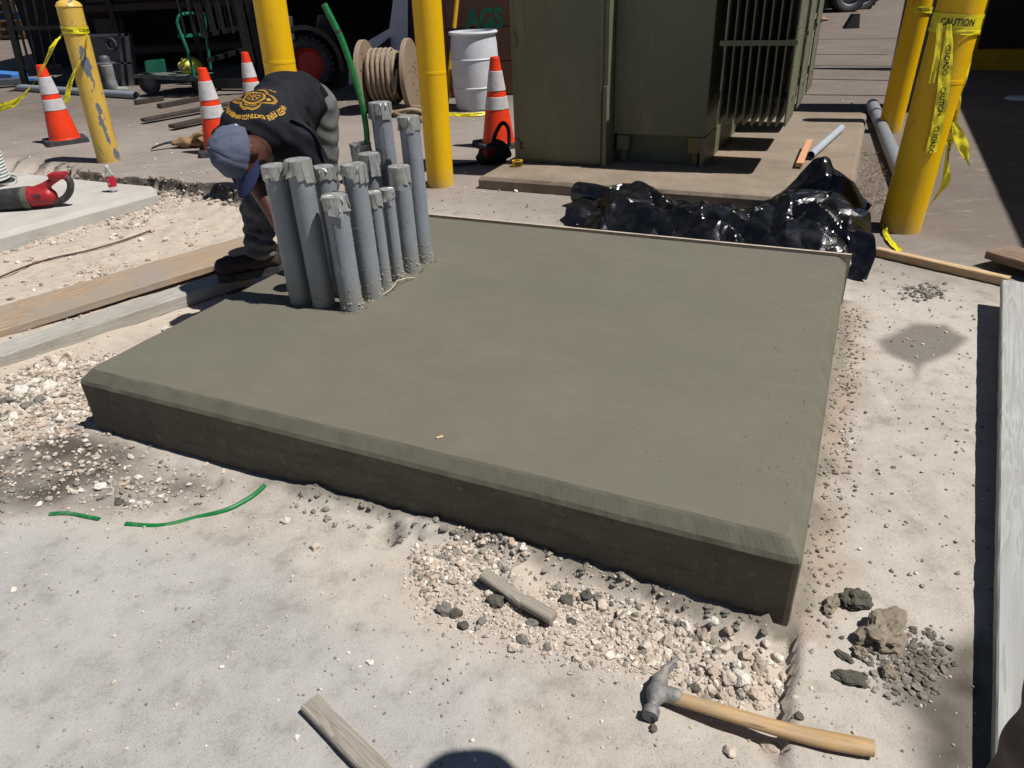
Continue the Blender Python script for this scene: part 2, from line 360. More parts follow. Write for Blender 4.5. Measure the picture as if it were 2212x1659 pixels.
def ground_z(x, y):
    x = np.asarray(x, float); y = np.asarray(y, float); sh = x.shape
    x = x.ravel(); y = y.ravel(); z = np.zeros_like(x)
    near = (np.abs(x) < 9.2) & (y < 10) & (y > .2)
    z += .03 * sstep(-x, .9, 2.2) * sstep(y, 3.0, 4.6)                       # the old asphalt lies a little higher on the left
    z += .035 * np.maximum(0, np.sqrt((y - 10) ** 2 + .5) * .5 + (y - 10) * .5) * (y < 90) + .035 * 80 * (y >= 90)
    xs, ys = x[near], y[near]; zs = z[near]
    wx = xs + .12 * (fbm(xs, ys, 7, 5, 1) - .5); wy = ys + .16 * (fbm(xs, ys, 7, 5, 2) - .5)
    g = poly_dist(wx, wy, GRAVEL)
    deep = .02 + .11 * sstep(ys, 2.6, 5.0) * (.30 + .35 * fbm(xs, ys, 5, 4, 61) + .40 * sstep(-g, .08, .45))
    sharp = sstep(ys + .35 * xs, 2.6, 3.6)                                   # crisp broken edge at the back, soft in front
    zs = zs * (1 - sstep(-g, -.01, .03) * .999) - deep * (sharp * sstep(-g, -.012, .035) + (1 - sharp) * sstep(-g, 0, .35))
    zs += sstep(-g, 0, .1) * .035 * (fbm(xs, ys, 3.1, 4, 5) - .45)
    p = poly_dist(xs + .03 * (fbm(xs, ys, 9, 3, 3) - .5), ys + .03 * (fbm(xs, ys, 9, 3, 4) - .5), POCKET)
    cutx = np.interp(ys, [c[1] for c in CUT][::-1], [c[0] for c in CUT][::-1]) + .012 * (fbm(xs, ys, 40, 2, 8) - .5)
    left = sstep(cutx - xs, -.004, .010)
    zs -= left * (.036 * sstep(-p, -.12, .06)) * (.75 + .5 * fbm(xs, ys, 12, 3, 6))
    zs -= left * .012 * sstep(.10 - (cutx - xs), 0, .08) * (ys < 1.22) * (ys > .8)
    hp_ = poly_dist(xs, ys, HEAP0); zs += sstep(-hp_, -.06, .10) * (.030 * (fbm(xs, ys, 14, 4, 51) - .35) + .014 * (fbm(xs, ys, 45, 3, 52) - .4))
    s = poly_dist(xs, ys, SOIL); zs += sstep(-s, -.05, .15) * .04 * (fbm(xs, ys, 8, 4, 9) - .4)
    u = (xs - SO.x) * UX.x + (ys - SO.y) * UX.y; v = (xs - SO.x) * VX.x + (ys - SO.y) * VX.y
    lw = .05 + .05 * (fbm(u, v * 0 + 3.1, 6, 3, 12) - .5)
    zs += ((u > .75) & (u < 2.47) & (v < .02)) * sstep(v + lw, 0, .022) * (.026 + .03 * (fbm(u, v, 20, 3, 13) - .4)) * sstep(u, .75, 1.1)
    zs += ((u > 2.45) & (v > -.02) & (v < 2.1)) * sstep(2.51 + .07 * fbm(v, v * 0, 5, 3, 14) - u, 0, .05) * .012
    for hc, hr, hd in ((HOLE1, .035, .09), (HOLE2, .025, .05)):
        zs -= hd * np.exp(-(((xs - hc.x) / hr) ** 2 + ((ys - hc.y) / hr) ** 2) ** 1.5)
    for (fx_, fy_, fa) in FEET:
        ca, sa = math.cos(fa), math.sin(fa); du = (xs - fx_) * ca + (ys - fy_) * sa; dv = -(xs - fx_) * sa + (ys - fy_) * ca; e = (du / .135) ** 4 + (dv / .048) ** 4; m_ = np.exp(-e); zs -= m_ * (.0035 + .0025 * np.sin(du * 260) * (np.abs(dv) < .045)); zs += .003 * np.exp(-((e - 1.3) / .7) ** 2)
    zs += .006 * (fbm(xs, ys, 2.2, 4, 15) - .5) + .004 * (fbm(xs, ys, 25, 3, 16) - .5)
    z[near] = zs
    return z.reshape(sh)
def gz(x, y): return float(ground_z(np.array([x]), np.array([y]))[0])
def on_ground(px, py):                            # walk the ray onto the uneven ground
    p = at(px, py, 0)
    for _ in range(6): p = at(px, py, gz(p.x, p.y))
    return p
def axis_coords(lo, hi, h, far, n):
    g = np.arange(lo, hi + h / 2, h); t = (np.linspace(0, 1, n + 1)[1:]) ** 2.6
    return g, t
gx, tx = axis_coords(-4.9, 3.1, .0155, 90, 44); gy, ty = axis_coords(.62, 6.9, .0155, 150, 60)
X = np.concatenate([(gx[0] - tx * 110)[::-1], gx, gx[-1] + tx * 110]); Y = np.concatenate([(gy[0] - np.linspace(0, 1, 9)[1:] ** 2 * 30)[::-1], gy, gy[-1] + ty * 170])
GX, GY = np.meshgrid(X, Y, indexing='ij'); GZ = ground_z(GX, GY)
nx, ny = GX.shape; ii, jj = np.meshgrid(np.arange(nx - 1), np.arange(ny - 1), indexing='ij'); b0 = (ii * ny + jj).ravel()
gf = np.stack([b0, b0 + ny, b0 + ny + 1, b0 + 1], 1)
fx, fy = GX.ravel(), GY.ravel()
w1 = fx + .22 * (fbm(fx, fy, 3, 4, 21) - .5); w2 = fy + .22 * (fbm(fx, fy, 3, 4, 22) - .5)
def band(poly, a, b, k=1.0): return sstep(-poly_dist(fx + (w1 - fx) * k, fy + (w2 - fy) * k, poly), a, b)
zR = np.maximum(band(GRAVEL, -.02, .05, .3), band(HEAP0, -.12, .05, .8) * .8)
zG = band(APRON, -.10, .14, 1.6)
along = (fx - SO.x) * VX.x + (fy - SO.y) * VX.y
zB = np.maximum(sstep(along + .9 * (fbm(fx, fy, 1.2, 4, 23) - .5), 2.3, 3.5), sstep(-fx - .5 + .4 * (fbm(fx, fy, 2, 3, 24) - .5), .3, 1.2) * sstep(fy, 4.2, 5.2)) * (1 - zR)
pat = fbm(fx, fy, 6, 4, 25)
gd = np.abs(poly_dist(fx + .12 * (fbm(fx, fy, 7, 5, 1) - .5), fy + .16 * (fbm(fx, fy, 7, 5, 2) - .5), GRAVEL)); edgeband = sstep(.035 - gd, 0, .02) * sstep(fy + .35 * fx, 2.6, 3.6) * (fx > -6)
stain = np.maximum.reduce([edgeband, band(PUDDLE, -.03, .03, .45) * .7, band(SLUDGE, -.05, .05, .4) * np.clip(.15 + 1.35 * pat, 0, 1), band(SOIL, -.07, .08, .6) * np.clip(.05 + 1.4 * pat, 0, 1)])
uu = (fx - SO.x) * UX.x + (fy - SO.y) * UX.y; vv = along
lip = np.maximum(((uu > .7) & (uu < 2.5)) * sstep(vv + .05 + .05 * (fbm(uu, vv, 6, 3, 12) - .5), 0, .02) * (vv < .05) * sstep(uu, .7, 1.0),
                 ((vv > -.03) & (vv < 2.2)) * sstep(2.58 + .16 * (fbm(fx, fy, 6, 4, 31) - .5) - uu, 0, .06) * (uu > 2.4) * .85)
brown = ((vv > -.03) & (vv < 2.2)) * sstep(2.66 + .18 * (fbm(fx, fy, 5, 4, 33) - .5) - uu, 0, .12) * (uu > 2.4)
dark_lane = np.clip(np.maximum(sstep(fx + .5 * (fbm(fx, fy, .8, 3, 71) - .5), .3, 1.6) * .9, sstep(fy + 1.2 * (fbm(fx, fy, .6, 3, 72) - .5), 8.2, 11)), 0, 1); zone = np.stack([zR, zG, zB, dark_lane], 1); marks = np.stack([np.clip(stain, 0, 1), np.clip(lip, 0, 1), np.clip(brown, 0, 1), np.ones_like(zR)], 1)
t = NT('dusty_ground')
zr, zg, zb = t.sep(t.attr('zone'))[:3]; ms, ml, mb_ = t.sep(t.attr('marks'))[:3]
big = t.noise(1.3, 4, .6); mid = t.noise(11, 6, .68); fine = t.noise(140, 3, .7); m2 = t.noise(3.3, 4, .62, co=t.mapping(loc=(3, 8, 1)))
rb = t.ramp(big, .3, .7); rm = t.ramp(mid, .35, .68)
dust = t.mix(rb, srgb(180, 172, 161), srgb(150, 142, 132)); dust = t.mix(t.math('MULTIPLY', rm, .6), dust, srgb(191, 184, 173))
apron = t.mix(t.ramp(m2, .3, .7), srgb(170, 166, 161), srgb(146, 142, 137)); apron = t.mix(t.math('MULTIPLY', rm, .6), apron, srgb(178, 175, 170))
asp = t.mix(rb, srgb(134, 125, 117), srgb(148, 138, 130)); asp = t.mix(t.attr('zone', 'Alpha'), asp, t.mix(rb, srgb(104, 94, 86), srgb(116, 106, 97)))
streak = t.noise(3.5, 7, .74, .3, co=t.mapping(scale=(1.0, 3.2, 1), rot=(0, 0, .25)))
asp = t.mix(t.math('MULTIPLY', t.ramp(streak, .56, .76), .5), asp, srgb(190, 182, 173))
grv = t.mix(rm, srgb(195, 183, 168), srgb(170, 156, 141))
c = t.mix(zg, dust, apron); c = t.mix(zb, c, asp); c = t.mix(zr, c, grv)
c = t.mix(t.math('MULTIPLY', t.ramp(mid, .46, .26), .42), c, srgb(112, 103, 94))
c = t.mix(t.math('MULTIPLY', t.ramp(fine, .60, .8), .4), c, srgb(208, 198, 186)); c = t.mix(t.math('MULTIPLY', t.ramp(fine, .42, .26), .45), c, srgb(104, 97, 90))
grit = t.voro(150, co=t.mapping(scale=(1, 1.5, 1), rot=(0, 0, .6))); pit = t.math('MULTIPLY', t.ramp(grit, .25, .12), t.ramp(m2, .44, .58)); c = t.mix(t.math('MULTIPLY', pit, .7), c, srgb(96, 90, 84))
g2 = t.voro(105, co=t.mapping(loc=(9, 2, 5))); wht = t.math('MULTIPLY', t.math('MULTIPLY', t.ramp(g2, .12, .06), t.ramp(m2, .50, .38)), .8); c = t.mix(wht, c, srgb(226, 219, 208))
scr = t.noise(26, 5, .7, .2, co=t.mapping(scale=(.35, 5, 1), rot=(0, 0, .55))); c = t.mix(t.math('MULTIPLY', t.math('MULTIPLY', t.ramp(scr, .60, .72), t.ramp(m2, .42, .6)), .5), c, srgb(126, 118, 109))
c = t.mix(t.math('MULTIPLY', mb_, .5), c, srgb(150, 122, 100))
c = t.mix(ms, c, t.mix(rm, srgb(88, 80, 72), srgb(70, 63, 56)))
c = t.mix(t.math('MULTIPLY', ml, .9), c, t.mix(rm, srgb(106, 101, 90), srgb(132, 125, 112)))
hgt = t.math('ADD', t.math('MULTIPLY', t.noise(55, 5, .75), .8), t.math('MULTIPLY', fine, .45)); hgt = t.math('SUBTRACT', hgt, t.math('MULTIPLY', pit, .4))
gmat = t.out(c, .88, t.bump(hgt, .55, .006), 0, .15)
go = np_mesh('ground', np.stack([fx, fy, GZ.ravel()], 1), gf, gmat, attrs={'zone': zone, 'marks': marks}); tag(go, kind='structure')

# ---------------------------------------------------------------- loose gravel (uncountable)
def rocks_mesh(name, pts, sizes, tints, m, base=ICO1, flat=.72, seed=1, bury=.25):
    rg = np.random.default_rng(seed); N = len(pts); bv, bf = base; nv = len(bv); K = 14
    var = []
    for k in range(K):
        q = bv * (1 + rg.normal(0, .2, (nv, 1))); q = q * rg.uniform(.72, 1.18, (1, 3))
        for _ in range(5):
            nn = rg.normal(0, 1, 3); nn /= np.linalg.norm(nn); e = np.maximum(q @ nn - rg.uniform(.55, .8), 0); q = q - e[:, None] * nn
        var.append(q)
    var = np.stack(var)[rg.integers(0, K, N)]
    a = rg.uniform(0, 6.28, N); b = rg.uniform(-.5, .5, N); ca, sa, cb, sb = np.cos(a), np.sin(a), np.cos(b), np.sin(b)
    x, y, z = var[..., 0], var[..., 1], var[..., 2] * flat
    y, z = y * cb[:, None] - z * sb[:, None], y * sb[:, None] + z * cb[:, None]
    x, y = x * ca[:, None] - y * sa[:, None], x * sa[:, None] + y * ca[:, None]
    V = np.stack([x, y, z], -1) * sizes[:, None, None]; V[..., 0] += pts[:, 0:1]; V[..., 1] += pts[:, 1:2]
    V[..., 2] += (ground_z(pts[:, 0], pts[:, 1]) + sizes * flat * (1 - 2 * bury) + (pts[:, 2] if pts.shape[1] > 2 else 0))[:, None]
    F = (bf[None] + (np.arange(N) * nv)[:, None, None]).reshape(-1, 3)
    o = np_mesh(name, V.reshape(-1, 3), F, m, smooth=False, attrs={'tint': np.repeat(tints, nv, 0)}); return tag(o, kind='stuff')
t = NT('gravel_stone')
gc = t.attr('tint'); n1 = t.noise(60, 5, .7); c = t.mix(t.math('MULTIPLY', t.ramp(n1, .4, .7), .45), gc, srgb(150, 138, 125)); c = t.mix(t.math('MULTIPLY', t.ramp(t.noise(9, 4), .45, .7), .25), c, srgb(225, 212, 196))
M_ROCK = t.out(c, .9, t.bump(t.noise(180, 4, .7), .5, .003), 0, .2)
PAL = [srgb(204, 192, 177), srgb(194, 180, 163), srgb(190, 170, 151), srgb(222, 213, 200), srgb(180, 164, 147), srgb(152, 147, 139), srgb(196, 186, 172)]
GREYS = [srgb(104, 102, 94), srgb(122, 118, 108), srgb(140, 134, 122)]
def pick(n, grey=0.0, rg=RNG):
    p = np.array(PAL)[rg.integers(0, len(PAL), n)]; g = np.array(GREYS)[rg.integers(0, 3, n)]; m = rg.random(n) < grey
    c = np.where(m[:, None], g, p) * rg.uniform(.86, 1.08, (n, 1)); return np.concatenate([np.clip(c, 0, 1), np.ones((n, 1))], 1)
def scatter(poly, n, dens=None, soft=.1):
    xs = [p[0] for p in poly]; ys = [p[1] for p in poly]; out = []; tot = 0
    while tot < n:
        x = RNG.uniform(min(xs) - soft, max(xs) + soft, n * 2); y = RNG.uniform(min(ys) - soft, max(ys) + soft, n * 2)
        d = poly_dist(x, y, poly); keep = RNG.random(n * 2) < sstep(-d, -soft, soft)
        if dens is not None: keep &= RNG.random(n * 2) < dens(x, y)
        u = (x - SO.x) * UX.x + (y - SO.y) * UX.y; v = (x - SO.x) * VX.x + (y - SO.y) * VX.y
        keep &= ~((u > -.01) & (u < SLAB_L + .01) & (v > -.005) & (v < SLAB_W + .01)); out.append(np.stack([x[keep], y[keep]], 1)); tot += keep.sum()
    return np.concatenate(out)[:n]
GR_VIS = [p for p in EDGE] + [(-.72, 4.05), (-1.64, 2.36), (-1.95, 2.25), (-2.7, 2.35), (-3.6, 3.4), (-4.2, 4.6), (-5, 7)]
HEAP = [P2(900, 1195), P2(1060, 1165), P2(1290, 1275), P2(1500, 1345), P2(1730, 1392), P2(1715, 1500), P2(1640, 1540), P2(1560, 1500), P2(1420, 1440), P2(1230, 1400), P2(1060, 1370), P2(930, 1300)]
clump = lambda f, a, b, s: (lambda x, y: sstep(fbm(x, y, f, 3, s), a, b) * .93 + .07)
pts = scatter(GR_VIS, 9000, clump(2.4, .40, .62, 41), .05); rocks_mesh('gravel', pts, .003 + .007 * RNG.random(9000) ** 1.4 , pick(9000, .06), M_ROCK, ICO1, seed=2)
pts = scatter(GR_VIS, 1500, clump(2.4, .46, .62, 41), .05); rocks_mesh('gravel', pts, .010 + .013 * RNG.random(1500) ** 2, pick(1500, .06), M_ROCK, ICO2, seed=3)
NEARL = [P2(-40, 830), P2(110, 770), P2(250, 760), P2(170, 800), P2(160, 930), P2(60, 960), P2(-40, 900)]
pts = scatter(NEARL, 1500, clump(4, .3, .5, 45), .10); rocks_mesh('gravel', pts, .004 + .012 * RNG.random(1500) ** 1.5, pick(1500, .16), M_ROCK, ICO1, seed=4, bury=.25)
pts = scatter(HEAP, 4200, clump(6, .36, .56, 43), .10); rocks_mesh('rubble_gravel', pts, .0018 + .0055 * RNG.random(4200) ** 1.8, pick(4200, .14), M_ROCK, ICO1, seed=5, bury=.35)
pts = scatter(HEAP, 650, clump(5, .40, .60, 44), .04); rocks_mesh('rubble_gravel', pts, .005 + .010 * RNG.random(650) ** 2, pick(650, .2), M_ROCK, ICO1, seed=6, bury=.38)
pts = scatter(SOIL, 900, None, .12); rocks_mesh('soil_crumbs', pts, .003 + .012 * RNG.random(900) ** 3, pick(900, .35), M_ROCK, ICO1, seed=7)
FRONT = [P2(-50, 1000), P2(600, 1060), P2(1000, 1250), P2(1730, 1420), P2(2120, 1300), P2(2120, 1700), P2(-50, 1700)]
pts = scatter(FRONT, 1800, None, .1); rocks_mesh('scattered_grit', pts, .0012 + .0045 * RNG.random(1800) ** 3, pick(1800, .3), M_ROCK, ICO1, seed=8)
RIGHT = [P2(1850, 560), P2(2120, 640), P2(2120, 1300), P2(1760, 1250), P2(1800, 900)]
pts = scatter(RIGHT, 700, None, .05); rocks_mesh('scattered_grit', pts, .002 + .007 * RNG.random(700) ** 4, pick(700, .4), M_ROCK, ICO1, seed=9)
BACK = [P2(250, 380), P2(900, 380), P2(1040, 400), P2(1230, 450), P2(1830, 545), P2(920, 462), P2(860, 445), P2(560, 430)]
pts = scatter(BACK + [], 400, None, .1); rocks_mesh('scattered_grit', pts, .003 + .010 * RNG.random(400) ** 3, pick(400, .1), M_ROCK, ICO1, seed=10)
pts = scatter([(-6, 6.6), (3, 5.6), (4.5, 9), (-8, 12)], 700, None, .2); rocks_mesh('scattered_grit', pts, .004 + .012 * RNG.random(700) ** 3, pick(700, .05), M_ROCK, ICO1, seed=12)
LIPB = [tuple(S(u, -.02 - .05 * (i % 2))[:2]) for i, u in enumerate(np.linspace(1.1, 2.47, 12))]
lp = [tuple(S(u, -.005)[:2]) for u in (1.0, 2.48)] + [tuple(S(u, -.11)[:2]) for u in (2.48, 1.0)]
pts = scatter(lp, 500, None, .02); tn = np.concatenate([np.array(GREYS)[RNG.integers(0, 2, 500)] * RNG.uniform(.85, 1.3, (500, 1)), np.ones((500, 1))], 1); rocks_mesh('mortar_crumbs', pts[:230], .003 + .011 * RNG.random(230) ** 2, tn[:230], M_ROCK, ICO2, seed=11, bury=.35)
rp = [tuple(S(2.52, v)[:2]) for v in (0, 2.1)] + [tuple(S(2.62, v)[:2]) for v in (2.1, 0)]
pts = scatter(rp, 600, None, .03); tn = np.concatenate([np.array(GREYS)[RNG.integers(0, 2, 600)] * RNG.uniform(.8, 1.3, (600, 1)), np.ones((600, 1))], 1); rocks_mesh('mortar_crumbs', pts, .002 + .007 * RNG.random(600) ** 2, tn, M_ROCK, ICO1, seed=13, bury=.3)

ep = np.concatenate([np.linspace(EDGE[i], EDGE[i + 1], 60) for i in range(1, 8)]); ep = ep + RNG.normal(0, .045, ep.shape) + np.array((-.01, -.05)); ne = len(ep); tn = np.concatenate([np.array([srgb(92, 84, 78), srgb(120, 110, 102), srgb(160, 150, 140)])[RNG.integers(0, 3, ne)] * RNG.uniform(.7, 1.1, (ne, 1)), np.ones((ne, 1))], 1); rocks_mesh('asphalt_crumbs', ep, .006 + .028 * RNG.random(ne) ** 2.2, tn, M_ROCK, ICO1, seed=14, bury=.25)
# single stones one can pick out
def stone_at(px, py, wpx, label, seed, tint=None, flat=.7, grp=None, stretch=(1, 1, 1), sub=ICO3, rough=.24):
    p = on_ground(px, py); d = (p - EYE).dot(_fw); r = wpx / 2 / CAM_F * d
    o = MB().rock(Vector((p.x, p.y, p.z + r * flat * .40)), r * 1.08, seed, sub, flat, rough * .7, 1.8, False, stretch, 8).build('stone', MATS.get('st_' + str(tint)) or stone_mat(tint))
    return tag(o, label, 'stone', grp)
def stone_mat(tint):
    k = 'st_' + str(tint)
    tt = NT('stone_' + (tint or 'pale')); c0 = {'pale': srgb(208, 194, 178), 'pink': srgb(184, 168, 152), 'grey': srgb(128, 124, 115), 'wet': srgb(98, 94, 84), 'white': srgb(226, 219, 207)}[tint or 'pale']
    cc = tt.mix(tt.ramp(tt.noise(70, 6, .7), .35, .65), c0, tuple(x * .72 for x in c0)); MATS[k] = tt.out(cc, .9, tt.bump(tt.noise(140, 5, .7), .6, .004), 0, .2); return MATS[k]
for i, (px, py, w, tint, lab) in enumerate([
    (617, 1127, 20, 'pale', 'white pitted stone on the dust below the green wire end'), (680, 1184, 22, 'pale', 'pale oblong stone on the dust left of the small hole'),
    (318, 1092, 26, 'pale', 'round pale stone just above the green wire'), (217, 1053, 25, 'white', 'pale stone lying on the dark damp soil'),
    (258, 1086, 20, 'wet', 'small dark crumb of mortar beside the damp soil'), (800, 1432, 16, 'white', 'small white stone alone on grey concrete left of rubble'),
    (640, 1594, 14, 'white', 'tiny white stone beside the loose wooden stick at the bottom'), (30, 1364 - 90, 14, 'white', 'little pale stone near the left edge on the grey concrete'),
    (480, 1442, 12, 'white', 'small white chip in the middle of the grey concrete'), (1835, 958, 14, 'white', 'small white stone right of the slab on dusty ground'),
    (2030, 636, 14, 'wet', 'dark chip of mortar on the ground left of the light stick'), (1575, 1625, 32, 'pale', 'white stone lying below the hammer handle'),
    (1500, 1490, 24, 'wet', 'dark mortar lump just above the hammer handle'), (1410, 1576, 20, 'wet', 'dark mortar crumb below the hammer head'),
    (1725, 1548, 20, 'wet', 'dark mortar lump above the middle of the hammer handle'), (1930, 1010, 10, 'grey', 'small grey pebble halfway down the dusty strip right of slab'),
    (1665, 1620, 40, 'pink', 'large pinkish stone in the crack below the hammer handle'), (305, 520, 14, 'white', 'small white stone at the foot of the old pad'),
    (255, 1040 - 360, 10, 'white', 'white pebble by the left end of the grey plank'), (445, 1005, 14, 'pale', 'pale stone against the slab on the damp soil'),
    (1115, 415, 11, 'white', 'white pebble on the ground before the transformer pad'), (2010, 590 + 280 - 490, 9, 'white', 'small white stone on asphalt right of the near bollard'),
]): stone_at(px, py, w, lab, 100 + i, tint)
hs = [(1575, 1470, 34), (1600, 1470, 40), (1540, 1452, 30), (1640, 1445, 36), (1610, 1420, 30), (1560, 1405, 34), (1680, 1425, 30), (1655, 1395, 26), (1480, 1352, 30), (1520, 1375, 34), (1450, 1340, 26), (1500, 1400, 24), (1575, 1365, 26), (1440, 1385, 28), (1410, 1355, 24),
      (1470, 1420, 22), (1395, 1400, 24), (1625, 1500, 30), (1660, 1470, 26), (1560, 1505, 26), (1600, 1540, 30), (1330, 1352, 24), (1290, 1400, 22), (1230, 1390, 22), (1245, 1425, 24), (1315, 1420, 26), (1265, 1440, 22), (1350, 1380, 20), (1690, 1465, 24), (1690, 1500, 22), (1640, 1525, 24), (1530, 1430, 24), (1590, 1440, 26), (1465, 1370, 22), (1540, 1345, 24)]
for i, (px, py, w) in enumerate(hs): stone_at(px, py, w, 'pinkish pale limestone stone in the rubble between hammer and slab', 200 + i, random.choice(['pink', 'pale', 'pale', 'white', 'pink']), .8, 'stones in the rubble between hammer and slab', (1, random.uniform(.75, 1.1), 1))
gs = [(958, 1320, 34), (985, 1330, 28), (1000, 1352, 26), (1075, 1300, 38), (1060, 1285, 26), (1095, 1275, 24), (1130, 1385, 26), (1150, 1345, 28), (1235, 1345, 22), (1110, 1400, 24), (1040, 1345, 22), (1180, 1400, 22), (1270, 1290, 28), (1300, 1310, 26), (1225, 1300, 30), (1340, 1330, 24)]
for i, (px, py, w) in enumerate(gs): stone_at(px, py, w, 'grey mortar-coated lump in the rubble around the broken stick', 300 + i, random.choice(['grey', 'grey', 'wet', 'pale']), .75, 'grey lumps around the broken stick')
ls = [(20, 870, 30), (45, 850, 34), (75, 835, 36), (60, 880, 26), (95, 810, 34), (110, 835, 30), (135, 795, 28), (30, 905, 26), (10, 840, 26), (85, 865, 24), (150, 770, 24), (120, 780, 26)]
for i, (px, py, w) in enumerate(ls): stone_at(px, py, w, 'rounded white stone in the gravel beside the left corner of the slab', 400 + i, random.choice(['white', 'pale', 'grey', 'white']), .75, 'white stones by the slab corner')
bs = [(247, 490, 17), (70, 540, 14), (60, 545, 16), (243, 495, 14), (40, 548, 13), (360, 500, 14), (290, 575, 13), (218, 610, 16), (225, 613, 13), (330, 480, 14), (190, 590, 14), (155, 600, 13), (430, 500, 13)]
for i, (px, py, w) in enumerate(bs): stone_at(px, py + 20, w, 'pale stone on the dusty gravel between old pad and planks', 500 + i, random.choice(['white', 'pale']), .75, 'pale stones between old pad and planks')
# ================================================================ the fresh slab
t = NT('fresh_concrete')
rotm = t.mapping(scale=(1, 1, 1), rot=(0, 0, -A_SL))
geo = t.n.new('ShaderNodeNewGeometry')
n1 = t.noise(1.1, 4, .5); n2 = t.noise(5, 6, .6)
c = t.mix(t.ramp(n1, .35, .65), srgb(106, 104, 89), srgb(109, 103, 91)); c = t.mix(t.math('MULTIPLY', t.ramp(n2, .4, .75), .45), c, srgb(98, 97, 83))
c = t.mix(t.math('MULTIPLY', t.ramp(t.noise(2.2, 5, .6, co=t.mapping(loc=(4, 7, 2))), .5, .8), .5), c, srgb(120, 114, 101))
broom = t.noise(30, 3, .6, co=t.mapping(scale=(9, .35, 1), src=rotm)); sandy = t.noise(240, 3, .7)
c = t.mix(t.math('MULTIPLY', t.ramp(t.voro(60), .055, .03), t.ramp(t.noise(2), .5, .62)), c, srgb(196, 188, 172))
c = t.mix(t.math('MULTIPLY', t.ramp(broom, .5, .75), .18), c, srgb(88, 86, 75))
arc = t.noise(3, 5, .55, 2.4, co=t.mapping(scale=(.7, 2.4, 1), src=rotm)); c = t.mix(t.math('MULTIPLY', t.ramp(arc, .50, .66), .12), c, srgb(124, 122, 104)); c = t.mix(t.math('MULTIPLY', t.ramp(t.noise(42, 5, .7), .6, .75), .3), c, srgb(90, 88, 76))
wet = t.ramp(t.noise(1.6, 5, .6, .5, co=t.mapping(loc=(7, 3, 0))), .45, .68); c = t.mix(t.math('MULTIPLY', wet, .10), c, srgb(92, 88, 77)); r = t.math('SUBTRACT', t.math('ADD', t.math('MULTIPLY', n2, .3), .48), t.math('MULTIPLY', wet, .06))
M_FRESH = t.out(c, r, t.bump(t.math('ADD', t.math('MULTIPLY', broom, .8), t.math('MULTIPLY', sandy, .5)), .22, .003), 0, .38)
t = NT('fresh_concrete_face')
n2 = t.noise(7, 7, .65, .3, co=t.mapping(scale=(1, 1, 2.2)))
c = t.mix(t.ramp(n2, .32, .7), srgb(102, 95, 82), srgb(84, 77, 67)); c = t.mix(t.math('MULTIPLY', t.ramp(t.noise(30, 5, .7), .55, .7), .5), c, srgb(132, 124, 108))
hole = t.math('MULTIPLY', t.ramp(t.voro(30), .12, .07), t.ramp(t.noise(6), .5, .6)); c = t.mix(hole, c, srgb(40, 36, 32)); c = t.mix(t.math('MULTIPLY', t.ramp(t.noise(3, 3, .5, co=t.mapping(scale=(.4, .4, 14))), .52, .6), .3), c, srgb(74, 68, 60)); hh = t.math('SUBTRACT', t.math('ADD', t.math('MULTIPLY', t.noise(160, 5, .75), 1.0), t.math('MULTIPLY', t.noise(30, 4), .5)), t.math('MULTIPLY', hole, .6))
M_FACE = t.out(c, .78, t.bump(hh, .5, .006), 0, .25)
t = NT('floated_edge'); c = t.mix(t.ramp(t.noise(12, 6, .65), .3, .7), srgb(106, 103, 88), srgb(92, 89, 76)); M_CHAM = t.out(c, .7, t.bump(t.math('ADD', t.noise(260, 3, .7), t.math('MULTIPLY', t.noise(70, 4), .4)), .4, .003), 0, .3)
def ring(inset, z, amp, seed, step=.012, corner=.022, crumb=0.0):
    """loop round the slab, corners slightly rounded, edge uneven by amp; crumb roughens the front left"""
    a = inset; L, W = SLAB_L - inset, SLAB_W - inset; pts = []; a0_ = a - .028; side = [((a0_, a), (L, a)), ((L, a), (L, W)), ((L, W), (a0_, W)), ((a0_, W), (a0_, a))]; nrm = [(0, -1), (1, 0), (0, 1), (-1, 0)]
    for k, ((x0, y0), (x1, y1)) in enumerate(side):
        ln = math.hypot(x1 - x0, y1 - y0); n = int((SLAB_L if k % 2 == 0 else SLAB_W) / step)
        for i in range(n):
            s = (i + .5) / n; u = x0 + (x1 - x0) * s; v = y0 + (y1 - y0) * s; e = min(s, 1 - s) * ln; rr = max(0, corner - e) * .3
            w = amp * (mnoise.noise((u * 9, v * 9, seed)) + .7 * mnoise.noise((u * 37, v * 37, seed + 5)))
            if crumb and k in (0, 3) and u < .9: w += crumb * min(1, e / .06) * (1 - u / .9) * (mnoise.noise((u * 13, v * 13, seed * .2 + 9)) - .25)
            d = -rr + w + .0035 * mnoise.noise((u * 1.7, v * 1.7, 3 + seed * .05))
            pts.append(S(u + nrm[k][0] * d, v + nrm[k][1] * d, z + (w * .4 if 0 < z < SLAB_Z - .02 else 0)))
    return pts
slab = thing('concrete_slab', 'freshly poured wet grey-green concrete slab with chamfered edges', 'concrete slab', S(0, 0, 0))
CH = .044
loops = [ring(-.004, -.16, .006, 1), ring(.0, .02, .004, 2), ring(.0, .12, .0018, 3, crumb=.004), ring(.0, SLAB_Z - CH - .006, .0018, 4, crumb=.010), ring(.006, SLAB_Z - CH + .008, .002, 5, crumb=.009), ring(CH * .75, SLAB_Z - .006, .002, 6, crumb=.007), ring(CH * .92, SLAB_Z, .0022, 7, crumb=.006)]
n = len(loops[0]); mb = MB(); vs = [p for l in loops for p in l]
mb.add(vs, [(i * n + k, i * n + (k + 1) % n, (i + 1) * n + (k + 1) % n, (i + 1) * n + k) for i in range(3) for k in range(n)], False)
so = mb.build('slab_side', M_FACE, slab)
